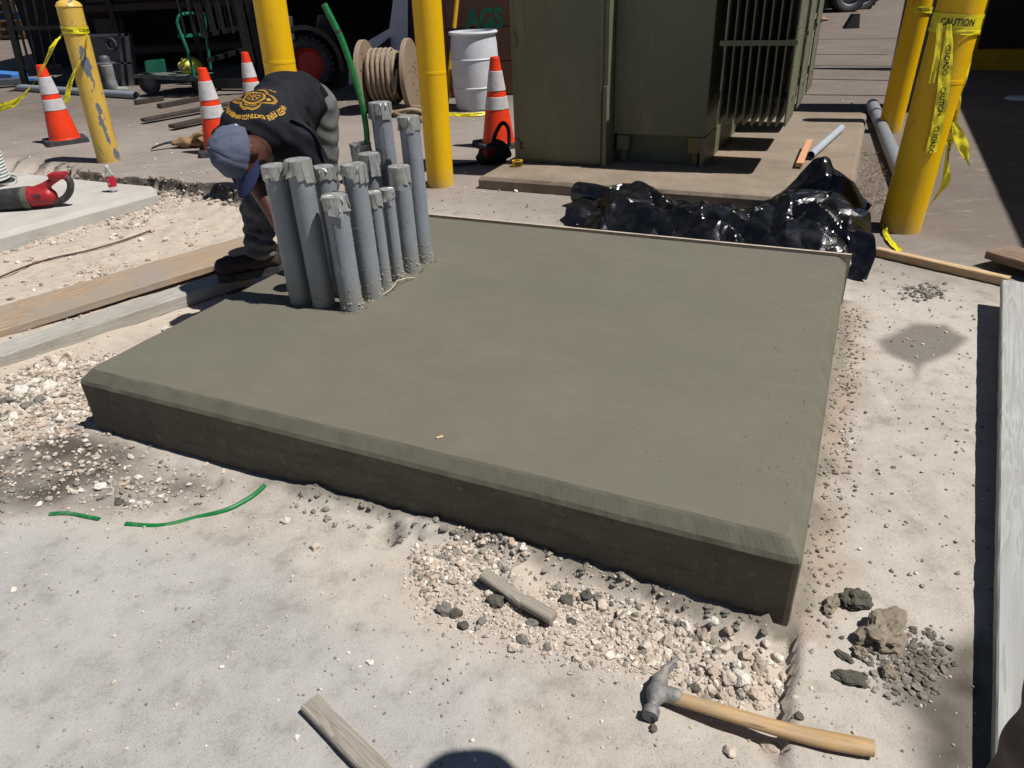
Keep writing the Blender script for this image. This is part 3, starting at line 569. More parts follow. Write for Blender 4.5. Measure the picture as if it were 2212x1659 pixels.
mb = MB(); mb.add(vs[3 * n:], [(i * n + k, i * n + (k + 1) % n, (i + 1) * n + (k + 1) % n, (i + 1) * n + k) for i in range(3) for k in range(n)], False); mb.build('slab_chamfer', M_CHAM, slab)
mb = MB(); mb.add(loops[-1] + [S(SLAB_L / 2, SLAB_W / 2, SLAB_Z)], [(k, (k + 1) % n, n) for k in range(n)]); mb.build('slab_top', M_FRESH, slab)
mb = MB(); e = .0035                                           # pale timber strip left against the back edge
mb.beam(S(-.02, SLAB_W + .012, .10), S(SLAB_L + .012, SLAB_W + .012, .10), .016, .302); tag(mb.build('form_strip', wood('strip_wood', srgb(196, 180, 160), srgb(164, 148, 130), 0), slab), 'thin pale wooden form strip along the back edge')
# chips and bits lying on the fresh surface
mb = MB()
for i in range(160):
    u, v = random.uniform(.1, SLAB_L - .1), random.uniform(.08, SLAB_W - .1)
    if i < 60: u = SLAB_L - .06 - .25 * random.random() ** 2
    mb.rock(S(u, v, SLAB_Z + .001), random.uniform(.0012, .0032), i, ICO1, .7)
tag(mb.build('grit_specks', stone_mat('grey') if 'st_grey' not in MATS else MATS['st_grey'], slab), kind='stuff')
mb = MB().box(at(950, 944, SLAB_Z + .003), (.021, .008, .003), .4); tag(mb.build('wood_chip', mat('chip', srgb(214, 190, 150))), 'small pale wood chip lying on the fresh slab', 'wood chip')

# ================================================================ concrete pads
t = NT('old_concrete')
c = t.mix(t.ramp(t.noise(3, 7, .65), .3, .7), srgb(146, 133, 117), srgb(122, 109, 95)); c = t.mix(t.math('MULTIPLY', t.ramp(t.noise(1.2, 5, .6, co=t.mapping(loc=(2.2, 1, 0))), .56, .70), .45), c, srgb(146, 106, 82))
c = t.mix(t.math('MULTIPLY', t.ramp(t.noise(20, 7, .75), .55, .72), .5), c, srgb(176, 165, 150)); c = t.mix(t.math('MULTIPLY', t.ramp(t.voro(45), .1, .05), .8), c, srgb(70, 62, 55))
M_OLDC = t.out(c, .9, t.bump(t.noise(90, 6, .75), .6, .006), 0, .15)
def pad(name, label, u0, u1, v0, v1, z0, z1, m, ch=.03):
    o = thing(name, label, 'concrete pad', S(u0, v0, 0), A_SL); L, W = u1 - u0, v1 - v0; lp = []
    for ins, z in ((0, z0), (0, z1 - ch), (ch * .5, z1 - ch * .2), (ch * 1.1, z1)):
        r = []
        for (a, b) in (((ins, ins), (L - ins, ins)), ((L - ins, ins), (L - ins, W - ins)), ((L - ins, W - ins), (ins, W - ins)), ((ins, W - ins), (ins, ins))):
            k = int((L if abs(b[0] - a[0]) > abs(b[1] - a[1]) else W) / .03)
            for i in range(k):
                x = a[0] + (b[0] - a[0]) * i / k; y = a[1] + (b[1] - a[1]) * i / k; w = .006 * mnoise.noise((x * 8, y * 8, z * 30)) + .003 * mnoise.noise((x * 40, y * 40, z * 30)); r.append(Vector((x + w, y + w, z)))
        lp.append(r)
    q = len(lp[0]); m2 = MB(); m2.add([p for r in lp for p in r], [(i * q + k, i * q + (k + 1) % q, (i + 1) * q + (k + 1) % q, (i + 1) * q + k) for i in range(len(lp) - 1) for k in range(q)]); m2.add(lp[-1] + [Vector((L / 2, W / 2, z1))], [(k, (k + 1) % q, q) for k in range(q)])
    m2.build('pad_block', m, o, world=False); return o
tpad = pad('transformer_pad', 'stained old brown-grey concrete pad under the green transformer', -.2, 2.49, 3.62, 7.0, -.1, .1, M_OLDC)
# the pale pad on the left, traced from its corners
t = NT('pale_concrete')
c = t.mix(t.ramp(t.noise(2.4, 7, .65), .3, .7), srgb(186, 182, 174), srgb(170, 166, 158)); c = t.mix(t.math('MULTIPLY', t.ramp(t.noise(5, 7, .7, co=t.mapping(scale=(1, 1, 6))), .5, .7), .4), c, srgb(150, 146, 136)); c = t.mix(t.math('MULTIPLY', t.ramp(t.voro(50), .09, .05), .7), c, srgb(104, 100, 92))
c = t.mix(t.math('MULTIPLY', t.ramp(t.noise(3.2, 5, .6, co=t.mapping(loc=(1, 2, 3))), .58, .7), .4), c, srgb(178, 158, 138))
M_PALEC = t.out(c, .88, t.bump(t.math('ADD', t.noise(110, 5, .7), t.noise(26, 4, .6, co=t.mapping(scale=(1, 1, 5)))), .4, .005), 0, .2)
LPZ = .0
fr = at(338, 413, LPZ); fl = at(0, 505, LPZ); bk = at(335, 402, LPZ); bl = at(45, 373, LPZ)
dirf = (fl - fr).normalized(); dirb = (bl - bk).normalized()
corners = [fr, fr + dirf * 3.2, bk + dirb * 3.6, bk]
lpad = thing('concrete_pad', 'pale grey concrete pad at left carrying tool and cable spool', 'concrete pad', fr)
mb = MB(); lp = []
for ins, z in ((0.0, -.22), (0, LPZ - .035), (-.028, LPZ - .004), (-.036, LPZ)):
    cen = sum(corners, Vector()) / 4; r = []
    for i in range(4):
        a = corners[i]; b = corners[(i + 1) % 4]; k = max(4, int((b - a).length / .03))
        for j in range(k):
            p = a.lerp(b, j / k); dd = (cen - p).normalized(); w = .004 * mnoise.noise((p.x * 12, p.y * 12, z * 30)); r.append(Vector((p.x, p.y, 0)) + Vector((dd.x, dd.y, 0)) * (-ins + .0 + w) + Vector((0, 0, z)))
    lp.append(r)
q = len(lp[0]); mb.add([p for r in lp for p in r], [(i * q + k, i * q + (k + 1) % q, (i + 1) * q + (k + 1) % q, (i + 1) * q + k) for i in range(3) for k in range(q)]); mb.add(lp[-1] + [Vector((cen.x, cen.y, LPZ))], [(k, (k + 1) % q, q) for k in range(q)])
mb.build('pad_block', M_PALEC, lpad, recalc=True)
# ================================================================ conduits standing in the slab
t = NT('grey_pvc')
c = t.mix(t.ramp(t.noise(7, 5, .6), .3, .7), srgb(138, 144, 151), srgb(122, 128, 136)); c = t.mix(t.math('MULTIPLY', t.ramp(t.noise(25, 6, .7, co=t.mapping(scale=(1, 1, .25))), .5, .72), .4), c, srgb(158, 157, 152)); sxz = t.n.new('ShaderNodeSeparateXYZ'); t.link(t.co, sxz.inputs[0]); c = t.mix(t.math('MULTIPLY', t.ramp(t.math('ADD', t.math('MULTIPLY', sxz.outputs[2], 3.2), t.noise(14, 6, .7)), 1.0, .55), .75), c, srgb(136, 131, 119))
M_PVC = t.out(c, t.math('ADD', t.math('MULTIPLY', t.noise(12, 4), .2), .33), t.bump(t.noise(50, 4, .6), .08, .002), 0, .45)
t = NT('duct_tape')
c = t.mix(t.ramp(t.noise(30, 5, .6), .3, .7), srgb(176, 176, 172), srgb(150, 150, 146)); wv = t.noise(400, 2, .5)
M_TAPE = t.out(c, .36, t.bump(t.math('ADD', wv, t.noise(60, 4, .6)), .3, .002), .35, .5)
M_SPLAT = mat('dried_splatter', srgb(176, 174, 166), srgb(140, 136, 126), 60, .9, .4, 200)
M_MORTAR = mat('grey_mortar', srgb(106, 101, 90), srgb(86, 82, 72), 30, .92, .6, 120, .005, spec=.2)
M_INK = mat('dark_print', srgb(50, 52, 56), rough=.6, bump=0)
def tape_cap(x, y, z, r, seed, skirt=.055, ang=0, loose=0.0):
    """tape strips folded down over the pipe end, overlapping, each with its own cut edge"""
    rr = random.Random(seed * 13 + 1); m = MB(); n = 40; top = z + .0025
    rim = [Vector((x + (r + .002) * math.cos(2 * PI * k / n), y + (r + .002) * math.sin(2 * PI * k / n), top - .0025 + .0012 * rr.uniform(-1, 1))) for k in range(n)]
    inn = [Vector((x + r * .55 * math.cos(2 * PI * k / n), y + r * .55 * math.sin(2 * PI * k / n), top + .004 * mnoise.noise((k * .55, seed, 2)))) for k in range(n)]
    m.add(rim + inn + [Vector((x, y, top - .001))], [(k, (k + 1) % n, n + (k + 1) % n, n + k) for k in range(n)] + [(n + k, n + (k + 1) % n, 2 * n) for k in range(n)], False)
    a = rr.uniform(0, 6.28); tot = 0; i = 0
    while tot < 2 * PI + .6:
        w = rr.uniform(.8, 1.5); L_ = skirt * rr.uniform(.7, 1.4); sl = rr.uniform(-.35, .35); off = .0012 + .0013 * (i % 3) + .0004 * i; lift = rr.choice((0, 0, .003, .006 + loose)); tw = rr.uniform(-.12, .12); K, Jn = 7, 5; P = []
        for p in range(K + 1):
            row = []; f = p / K
            for j in range(Jn + 1):
                g = j / Jn; an = a + (f - .5) * w * (1 - .12 * g) + tw * g; q = r + off + lift * g * g * abs(f - .5) * 2 + .0012 * rr.uniform(-1, 1) * (g > .9)
                row.append(Vector((x + q * math.cos(an), y + q * math.sin(an), top - .0015 - L_ * (1 + sl * (f - .5) * 2 * .5) * g + (.0014 * rr.uniform(-1, 1) if j == Jn else 0))))
            P.append(row)
        m.grid(P, False); step = w * rr.uniform(.55, .85); a += step; tot += step; i += 1
    for q in range(rr.randint(2, 4)):                      # pinched pleats standing off the rim
        an = rr.uniform(-2.8, -.3); d0 = Vector((math.cos(an), math.sin(an), 0)); s0 = Vector((-d0.y, d0.x, 0)); b0_ = Vector((x, y, top)) + d0 * (r + .002); h_ = rr.uniform(.02, .045); o_ = rr.uniform(.006, .013)
        m.add([b0_ - s0 * .006, b0_ + s0 * .006, b0_ + d0 * o_ + s0 * rr.uniform(-.012, .012) - Vector((0, 0, h_ * .45)), b0_ - Vector((0, 0, h_))], [(0, 2, 1), (1, 2, 3), (0, 3, 2)])
    return m
def splat(x, y, z0, z1, r, seed, n=150):
    rr = random.Random(seed); m = MB()
    for i in range(n):
        a = rr.uniform(-PI, .35); h = z0 + (z1 - z0) * rr.random() ** 1.7; s = rr.uniform(.0008, .0024) * (1.5 if h < z0 + .1 else 1)
        m.rock((x + (r + .0003) * math.cos(a), y + (r + .0003) * math.sin(a), h), s, seed * 100 + i, ICO1, 1.0, .3)
    for i in range(9):
        a = rr.uniform(-PI, .5); s = rr.uniform(.002, .007); m.rock((x + (r + .0005) * math.cos(a), y + (r + .001) * math.sin(a), z0 + rr.random() ** 2 * .05), s, seed * 77 + i, ICO1, .7, .4)
    return m
COND = [ # x, y, top z, radius, skirt, label
    (-.906, 2.914, .835, .0465, .045, 'grey conduit nearest the worker, at the left end of the front row'),
    (-.795, 2.865, .862, .0475, .065, 'tall grey conduit with a torn tape flap, second in the front row'),
    (-.735, 2.995, .803, .0455, .06, 'grey conduit behind the second and the short front one'),
    (-.664, 2.812, .730, .0475, .065, 'short grey conduit at the front corner, crumpled silver tape on top'),
    (-.594, 2.925, .822, .0465, .055, 'grey conduit with jagged tape skirt just right of the short front one'),
    (-.548, 3.030, .683, .0310, .055, 'thin short grey conduit, left of the two slim ones'),
    (-.505, 3.130, .668, .0310, .05, 'thin short grey conduit, right of the two slim ones'),
    (-.456, 3.235, .738, .0450, .07, 'medium grey conduit before the tall right-hand ones'),
    (-.405, 3.365, .925, .0460, .055, 'tallest right-hand grey conduit with a loose tape patch'),
    (-.545, 3.490, .972, .0465, .06, 'tall grey conduit beside the green tube, at the back'),
    (-.610, 3.400, .765, .0450, .075, 'grey conduit with long hanging tape before the green tube')]
for i, (x, y, z, r, sk, lab) in enumerate(COND):
    y += r * .5; o = thing('conduit', lab, 'conduit', (x, y, SLAB_Z), 0, 'grey conduits standing in the slab')
    MB().lathe([(r, SLAB_Z - .05), (r, SLAB_Z + .2), (r, z)], 40, (x, y, 0)).build('pipe', M_PVC, o)
    tape_cap(x, y, z, r, i + 1, sk, 0, .010 if i in (1, 10) else .004).build('tape_cap', M_TAPE, o)
    tag(splat(x, y, SLAB_Z, SLAB_Z + (z - SLAB_Z) * .85, r, i + 1).build('splatter', M_SPLAT, o), kind='stuff')
    if i in (3, 5, 6, 9, 8):                                   # the maker's printed line
        m = MB(); a0 = -1.9 if i != 9 else -1.5
        letters(m, 'ASTM  SCH 40  PVC  RIGID CONDUIT  90C', .011, lambda px, py, x=x, y=y, r=r, z=z, a0=a0: Vector((x + (r + .0006) * math.cos(a0 + py / r), y + (r + .0006) * math.sin(a0 + py / r), z - .10 - px)), .9); m.build('printed_line', M_INK, o)
x, y = -.665, 3.545; r = .046                                  # open one: green tube comes out of it
o = thing('conduit', 'open grey conduit with dark tape collar holding the green tube', 'conduit', (x, y, SLAB_Z), 0, 'grey conduits standing in the slab')
MB().lathe([(r, SLAB_Z - .05), (r, .775), (r - .005, .775), (r - .005, .5)], 40, (x, y, 0)).build('pipe', M_PVC, o)
m = MB(); n = 48; P = [[Vector((x + (r + .003 + .006 * abs(mnoise.noise((k * .5, j, 3))) + (.012 if j == 0 else 0) * max(0, mnoise.noise((k * .3, 0, 8)))) * math.cos(2 * PI * k / n), y + (r + .003 + .006 * abs(mnoise.noise((k * .5, j, 3)))) * math.sin(2 * PI * k / n), .79 + .012 * mnoise.noise((k * .35, 1, 1)) - j * .016)) for k in range(n)] for j in range(6)]
m.add([p for row in P for p in row], [(i * n + k, i * n + (k + 1) % n, (i + 1) * n + (k + 1) % n, (i + 1) * n + k) for i in range(5) for k in range(n)]); m.build('tape_cap', M_TAPE, o)
M_GREEN = mat('green_plastic', srgb(24, 122, 60), srgb(18, 98, 50), 20, .42, .05, dirt=srgb(140, 146, 130), damt=.55)
gp = [Vector((x + .005, y, .62)), atY(793, 300, 3.53), atY(783, 230, 3.5), atY(765, 165, 3.5), atY(742, 95, 3.5), atY(722, 52, 3.5), atY(700, 9, 3.5)]
fine_ = []
for i in range(len(gp) - 1):
    for k in range(6):
        tt = k / 6; p0 = gp[max(i - 1, 0)]; p1 = gp[i]; p2 = gp[i + 1]; p3 = gp[min(i + 2, len(gp) - 1)]
        fine_.append(.5 * (2 * p1 + (p2 - p0) * tt + (2 * p0 - 5 * p1 + 4 * p2 - p3) * tt ** 2 + (3 * p1 - p0 - 3 * p2 + p3) * tt ** 3))
fine_.append(gp[-1])
gt = thing('green_tube', 'bent green plastic tube rising out of a taped conduit', 'tube', fine_[0])
MB().tube(fine_, .0135, 14, cap=False).build('tube_wall', M_GREEN, gt); d = (fine_[-1] - fine_[-2]).normalized()
MB().lathe([(.0135, 0), (.0098, .0005), (.0095, -.06)], 20, fine_[-1], d).build('cut_end', mat('cut_plastic', srgb(205, 214, 196), bump=0), gt)
q = fine_[-9]; MB().tube([fine_[-10], q], .0142, 14, cap=False).build('printed_line', M_INK, gt)
# roughed mortar round the feet and a stray wire
m = MB()
for i in range(130):
    k = COND[random.choice([3, 4, 5, 6, 7, 8, 0, 1])]; a = random.uniform(-2.4, .3); rr = k[3] + random.uniform(.004, .022); m.rock((k[0] + rr * math.cos(a), k[1] + k[3] * .5 + rr * math.sin(a), SLAB_Z + .001), random.uniform(.002, .0065), i, ICO1, .5, .4)
tag(m.build('mortar_ridge', M_MORTAR, slab), kind='stuff')
w0 = at(855, 618, SLAB_Z + .01); m = MB(); m.tube([at(822, 640, SLAB_Z + .005), at(845, 625, SLAB_Z + .015), at(858, 606, SLAB_Z + .035), at(880, 600, SLAB_Z + .02), at(897, 600, SLAB_Z + .005)], .0022, 6); tag(m.build('tie_wire', mat('wire_pale', srgb(196, 186, 166), bump=0)), 'thin pale wire curled at the conduit feet', 'wire')

# ================================================================ bollards
def yellow(name, c1, c2, peel=False):
    t = NT(name); c = t.mix(t.ramp(t.noise(3, 5, .6), .3, .7), c1, c2)
    c = t.mix(t.math('MULTIPLY', t.ramp(t.noise(22, 7, .78, co=t.mapping(scale=(1, 1, .4))), .58, .70), .55), c, srgb(128, 102, 40)); sz0 = t.n.new('ShaderNodeSeparateXYZ'); t.link(t.co, sz0.inputs[0]); c = t.mix(t.math('MULTIPLY', t.ramp(t.math('ADD', t.math('MULTIPLY', sz0.outputs[2], 2.5), t.noise(12, 6, .7)), .85, .45), .6), c, srgb(170, 150, 110))
    b = t.noise(90, 5, .6)
    if peel:
        sx = t.n.new('ShaderNodeSeparateXYZ'); t.link(t.co, sx.inputs[0]); z_ = sx.outputs[2]; xl = t.math('SUBTRACT', sx.outputs[0], t.math('MULTIPLY', z_, .085))
        xc = t.math('ADD', t.math('MULTIPLY', z_, -.075), .098); dl = t.math('DIVIDE', t.math('SUBTRACT', xl, xc), .030); gs_ = t.math('POWER', 2.718, t.math('MULTIPLY', t.math('MULTIPLY', dl, dl), -1.0))
        pn = t.math('ADD', t.noise(9, 6, .62, .2, co=t.mapping(scale=(1.5, 1.5, .6), loc=(3.3, .2, 4.75))), t.math('MULTIPLY', gs_, .17)); mask = t.ramp(pn, .665, .675); edge = t.ramp(pn, .645, .66)
        p2 = t.ramp(t.noise(13, 4, .5, co=t.mapping(loc=(5, 1, 2))), .70, .71); mask = t.math('MAXIMUM', mask, p2)
        c = t.mix(t.math('MULTIPLY', edge, .5), c, srgb(228, 204, 130)); c = t.mix(mask, c, srgb(106, 110, 118)); b = t.math('SUBTRACT', t.math('MULTIPLY', b, .25), t.math('MULTIPLY', mask, .7))
        c = t.mix(t.math('MULTIPLY', t.ramp(t.voro(16), .11, .09), t.ramp(t.noise(4), .5, .6)), c, srgb(96, 70, 30))
    return t.out(c, .42, t.bump(b, .18, .004), 0, .4)
M_YEL = yellow('yellow_sleeve', srgb(232, 186, 8), srgb(222, 172, 6)); M_YELP = yellow('peeling_yellow', srgb(216, 180, 84), srgb(204, 166, 66), True)
def bollard(base, top, r, label, m, cap=False, rings=()):
    o = thing('bollard', label, 'bollard', base, 0, 'yellow bollards'); ax = (top - base); h = ax.length; prof = [(r, -.05)]
    for zr_ in sorted(rings): prof += [(r, zr_ - .028), (r * 1.012, zr_ - .024), (r * 1.012, zr_ - .006), (r, zr_)]
    prof += [(r, h)]
    if cap: prof += [(r * 1.04, h - .001), (r * 1.05, h + .004), (r * .9, h + .03), (r * .5, h + .055), (.001, h + .06)]
    else: prof += [(r * .9, h + .03), (r * .5, h + .06), (.001, h + .07)]
    MB().lathe(prof, 48, base, ax).build('post', m, o); return o
def foot(px, py, dy=.0): p = on_ground(px, py); return Vector((p.x, p.y + dy, p.z))
bF = foot(951, 405, .07); bM = foot(648, 440, .05); bR = foot(1957, 503, .08); bR2 = foot(1926, 286, .05); bL = foot(228, 352, .08)
tL = atY(149, 14, bL.y); tR = atY(2068, 40, bR.y); tR = bR + (tR - bR) * (1.55 / (tR - bR).length)
bollard(bF, bF + Vector((.02, 0, 1.5)), .106, 'clean yellow bollard between the conduits and the transformer', M_YEL, rings=(.86,))
bollard(bM, atY(583, 0, bM.y) + Vector((0, 0, .12)), .115, 'clean yellow bollard standing behind the bending worker', M_YEL, rings=(1.06,))
bR_o = bollard(bR, tR, .116, 'nearest yellow bollard at right, hung with torn caution tape', M_YEL, rings=(.86,))
bollard(bR2, atY(1990, 0, bR2.y) + Vector((0, 0, .3)), .103, 'yellow bollard behind the nearest right one, beside the grey panel', M_YEL)
bollard(bL, tL, .104, 'old leaning yellow bollard with peeling paint at left', M_YELP, cap=True)

# ---------------------------------------------------------------- caution tape
t = NT('caution_yellow'); c = t.mix(t.ramp(t.noise(14, 4), .3, .7), srgb(236, 222, 40), srgb(214, 198, 30)); M_CT = t.out(c, .35, t.bump(t.noise(30, 3), .15, .004), 0, .5)
t.b.inputs['Transmission Weight'].default_value = 0.0
M_CTX = mat('tape_black', srgb(24, 24, 22), bump=0, rough=.4)
def spline(P, n=10):
    P = [Vector(p) for p in P]; out = []
    for i in range(len(P) - 1):
        p0 = P[max(i - 1, 0)]; p1 = P[i]; p2 = P[i + 1]; p3 = P[min(i + 2, len(P) - 1)]
        for k in range(n):
            tt = k / n; out.append(.5 * (2 * p1 + (p2 - p0) * tt + (2 * p0 - 5 * p1 + 4 * p2 - p3) * tt ** 2 + (3 * p1 - p0 - 3 * p2 + p3) * tt ** 3))
    out.append(P[-1]); return out
def ribbon(o, pts, wd, width, words, seed=0, start=.04, curl=.006, size=None, flip=False, side=-1, gather=None):
    """thin strip along pts; wd: width direction(s); words printed along it"""
    C = spline(pts); n = len(C); wds = wd if isinstance(wd, list) else [wd] * len(pts)
    W = spline([Vector(w).normalized() for w in wds]); W = [w.normalized() for w in W]
    ln = [0]
    for i in range(1, n): ln.append(ln[-1] + (C[i] - C[i - 1]).length)
    def pt(s, v):                                           # s metres along, v -0.5..0.5 across
        s = min(max(s, 0), ln[-1] - 1e-6); i = max(0, min(n - 2, int(np.searchsorted(ln, s)) - 1)); f = (s - ln[i]) / max(ln[i + 1] - ln[i], 1e-6)
        c = C[i].lerp(C[i + 1], f); w = W[i].lerp(W[i + 1], f).normalized(); tg = (C[i + 1] - C[i]).normalized(); nn = tg.cross(w).normalized()
        g = gather(s / ln[-1]) if gather else 1
        return c + w * (v * width * g) + nn * (curl * mnoise.noise((s * 14, v * 3.0, seed)) + .3 * curl * mnoise.noise((s * 60, v * 7, seed + 3))), nn
    m = MB(); K = max(24, int(ln[-1] / .012)); m.grid([[pt(ln[-1] * i / K, j / 6 - .5)[0] for j in range(7)] for i in range(K + 1)]); m.build('tape_strip', M_CT, o)
    if words:
        sz = size or width * .62; s = start
        for w in words:
            m = MB(); wl_ = letters(m, w, sz, lambda X_, Y_, s=s: (lambda a: a[0] + a[1] * .0016 * side)(pt(s + X_, ((Y_ - sz * .35) / width) * (-1 if flip else 1))), .8, sz * .02); s += wl_ + width * .9
            m.build('printed_word', M_CTX, o)
            if s > ln[-1] - .03: break
def hoop(o, c, ax, r, z, width, words, a0, seed, tilt=.0, start=.1):
    ax = ax.normalized(); b = c + ax * z; e1 = Vector((1, 0, 0)); e1 = (e1 - ax * e1.dot(ax)).normalized(); e2 = ax.cross(e1)
    pts = [b + (e1 * math.cos(a0 + 2 * PI * k / 16) + e2 * math.sin(a0 + 2 * PI * k / 16)) * (r + .004) + ax * (tilt * math.sin(2 * PI * k / 16)) for k in range(17)]
    ribbon(o, pts, ax, width, words, seed, start, .004, side=1)
axL = tL - bL; hL = axL.length
o = thing('caution_tape', 'yellow caution tape tied round the old leaning bollard, trailing left', 'caution tape', bL + axL * .88)
hoop(o, bL, axL, .107, hL * .865, .055, ['CAUTION', 'CUIDADO'], 1.2, 1, .005, .30)
yL = bL.y - .12
ribbon(o, [atY(134, 72, bL.y - .02), atY(116, 96, yL), atY(100, 132, yL), atY(78, 172, yL), atY(52, 205, yL), atY(25, 225, yL), atY(-40, 240, yL)], [(.8, 0, .45), (.9, 0, .35), (.86, 0, .5), (.8, 0, .6), (.6, 0, .8), (.4, 0, .9), (.25, 0, 1)], .075, ['CUIDADO', 'CAUTION', 'CAUTION'], 2, .16, .010, side=1)
ribbon(o, [atY(188, 70, bL.y - .05), atY(186, 95, yL), atY(180, 120, yL), atY(163, 148, yL - .02), atY(150, 185, yL - .03), atY(143, 222, yL - .03)], [(.2, -.9, .2), (.3, -.8, .3), (.7, -.5, .5), (.8, 0, .55), (.9, 0, .3), (.95, 0, .2)], .062, ['CAUTION', 'CUIDADO'], 3, .22, .010, flip=False, side=1)
axR = (tR - bR).normalized()
o = thing('caution_tape', 'torn caution tape knotted round the nearest right bollard, tails hanging', 'caution tape', bR + axR * 1.1)
zt = (atY(2068, 40, bR.y) - bR).length
hoop(o, bR, axR, .118, zt - .01, .075, ['CAUTION', 'CUIDADO', 'CAUTION'], .6, 5, .004, .36); hoop(o, bR, axR, .121, zt - .055, .022, [], .6, 6, .006)
yR = bR.y - .135
ribbon(o, [atY(2052, 52, yR), atY(2050, 80, yR), atY(2045, 130, yR), atY(2038, 190, yR), atY(2030, 245, yR + .005), atY(2018, 300, yR + .01), atY(2010, 330, yR + .01)], [(1, 0, .1)] * 7, .066, ['CUIDADO', 'CAUTION', 'CUIDADO'], 7, .10, .008, side=1, gather=lambda s: .35 + .65 * min(1, s * 4))
ribbon(o, [atY(2030, 50, yR), atY(2028, 90, yR), atY(2022, 130, yR), atY(2012, 180, yR)], [(1, 0, .1)] * 4, .03, ['CUIDADO'], 8, .22, .006, side=1, size=.02)
yR3 = bR.y - .03
ribbon(o, [atY(2092, 60, yR3), atY(2090, 110, yR3), atY(2082, 160, yR3 - .02), atY(2070, 215, yR3 - .03), atY(2058, 258, yR3 - .03), atY(2052, 300, yR3 - .04), atY(2046, 350, yR3 - .04), atY(2040, 400, yR3 - .03), atY(2010, 440, yR3 - .02)], [(.6, -.7, .1), (.8, -.5, .1), (.9, -.3, .1), (1, 0, .2), (.5, -.8, 0), (1, 0, .1), (.9, .2, .1), (.8, 0, .4), (.4, 0, .9)], .05, ['CUIDADO', 'CAUTION', 'CUIDADO', 'CAUTION'], 9, .1, .012, side=1, gather=lambda s: .45 + .55 * abs(math.sin(s * 9)))
ribbon(o, [atY(2060, 262, yR3 - .04), atY(2068, 285, yR3 - .05), atY(2080, 315, yR3 - .06), atY(2094, 358, yR3 - .06)], [(1, 0, .3)] * 4, .06, [], 10, .1, .012, gather=lambda s: .2 + .9 * math.sin(min(1, s * 1.15) * PI) ** .7)
o = thing('caution_tape', 'caution tape band round the bollard beside the grey panel', 'caution tape', bR2 + Vector((0, 0, 1.0)))
axR2 = atY(1990, 0, bR2.y) - bR2; hoop(o, bR2, axR2, .105, (atY(1985, 22, bR2.y) - bR2).length, .05, ['CAUTION', 'CAUTION'], 2.6, 11, .01, .16)
o = thing('caution_tape', 'scrap of twisted caution tape on the ground at the bollard foot', 'caution tape', foot(1920, 520))
ribbon(o, [foot(1908, 495) + Vector((0, 0, .05)), foot(1912, 512) + Vector((0, 0, .02)), foot(1925, 530) + Vector((0, 0, .015)), foot(1945, 548) + Vector((0, 0, .012))], [(.6, .3, .6), (.7, .5, .3), (.7, .6, .1), (.7, .6, .2)], .045, ['CUIDADO'], 12, .03, .008, side=1)

# ================================================================ traffic cones
M_CONE = mat('cone_orange', srgb(236, 66, 26), srgb(216, 52, 20), 6, .45, .08, dirt=srgb(120, 50, 36), damt=.3); M_REFL = mat('cone_collar', srgb(204, 202, 202), srgb(184, 182, 182), 8, .42, .1, dirt=srgb(110, 100, 94), damt=.5, dscale=18)
M_RUB = mat('black_rubber', srgb(52, 52, 54), srgb(40, 40, 42), 10, .8, .3, dirt=srgb(110, 104, 98), damt=.4)
def cone(p, label, h=.80, rz=.5):
    o = thing('traffic_cone', label, 'traffic cone', p, rz, 'orange traffic cones'); k = h / .8; R0, R1 = .165 * k, .043 * k
    rad = lambda z: R0 + (R1 - R0) * (z / h)
    m = MB(); b = .215 * k; m.prism([(-b, -b + .03), (-b + .03, -b), (b - .03, -b), (b, -b + .03), (b, b - .03), (b - .03, b), (-b + .03, b), (-b, b - .03)], lambda x, y, d: Vector((x * (1 - d * .8), y * (1 - d * .8), d)), .0, .045); m.build('base', M_RUB, o, world=False)
    MB().lathe([(rad(0), .04), (rad(.06), .06), (rad(h * .5), h * .5), (rad(h), h), (R1 * .8, h + .004), (R1 * .75, h - .05)], 40).build('cone_body', M_CONE, o, world=False)
    for z0, z1 in ((h * .435, h * .575), (h * .64, h * .855)): MB().lathe([(rad(z0) + .001, z0), (rad(z0) + .004, z0 + .002), (rad(z1) + .004, z1 - .002), (rad(z1) + .001, z1)], 40).build('reflective_collar', M_REFL, o, world=False)
    return o
cone(foot(131, 312, .12), 'orange traffic cone in front of the old leaning bollard', .80, .62); cone(foot(470, 335, .12), 'orange traffic cone directly behind the worker cap', .78, .3)
cone(foot(552, 262, .12), 'orange traffic cone mostly hidden behind the worker back', .76, .2); cone(foot(1078, 322, .15), 'shaded traffic cone tucked beside the transformer', .80, .4)
# ================================================================ transformer
t = NT('olive_paint'); c = t.mix(t.ramp(t.noise(1.6, 6, .6), .3, .7), srgb(106, 108, 86), srgb(96, 97, 78)); c = t.mix(t.math('MULTIPLY', t.ramp(t.noise(6, 7, .7, .2, co=t.mapping(scale=(1, 1, .22))), .55, .72), .35), c, srgb(134, 132, 112))
c = t.mix(t.math('MULTIPLY', t.ramp(t.noise(9, 6, .7, .1, co=t.mapping(scale=(1.4, 1.4, .10), loc=(2, 5, 1))), .58, .70), .5), c, srgb(92, 74, 54)); c = t.mix(t.math('MULTIPLY', t.ramp(t.voro(24), .07, .045), t.ramp(t.noise(2.2), .46, .6)), c, srgb(196, 190, 172)); M_OLV = t.out(c, .5, t.bump(t.noise(40, 4, .6), .06, .003), 0, .4)
M_DKM = mat('dark_steel', srgb(58, 58, 50), srgb(44, 44, 40), 10, .6, .2)
def L(u, v, z): return S(u, v, z)
def ubox(m, u0, u1, v0, v1, z0, z1, bev=0.0): return m.box(S((u0 + u1) / 2, (v0 + v1) / 2, (z0 + z1) / 2), (u1 - u0, v1 - v0, z1 - z0), A_SL, bev)
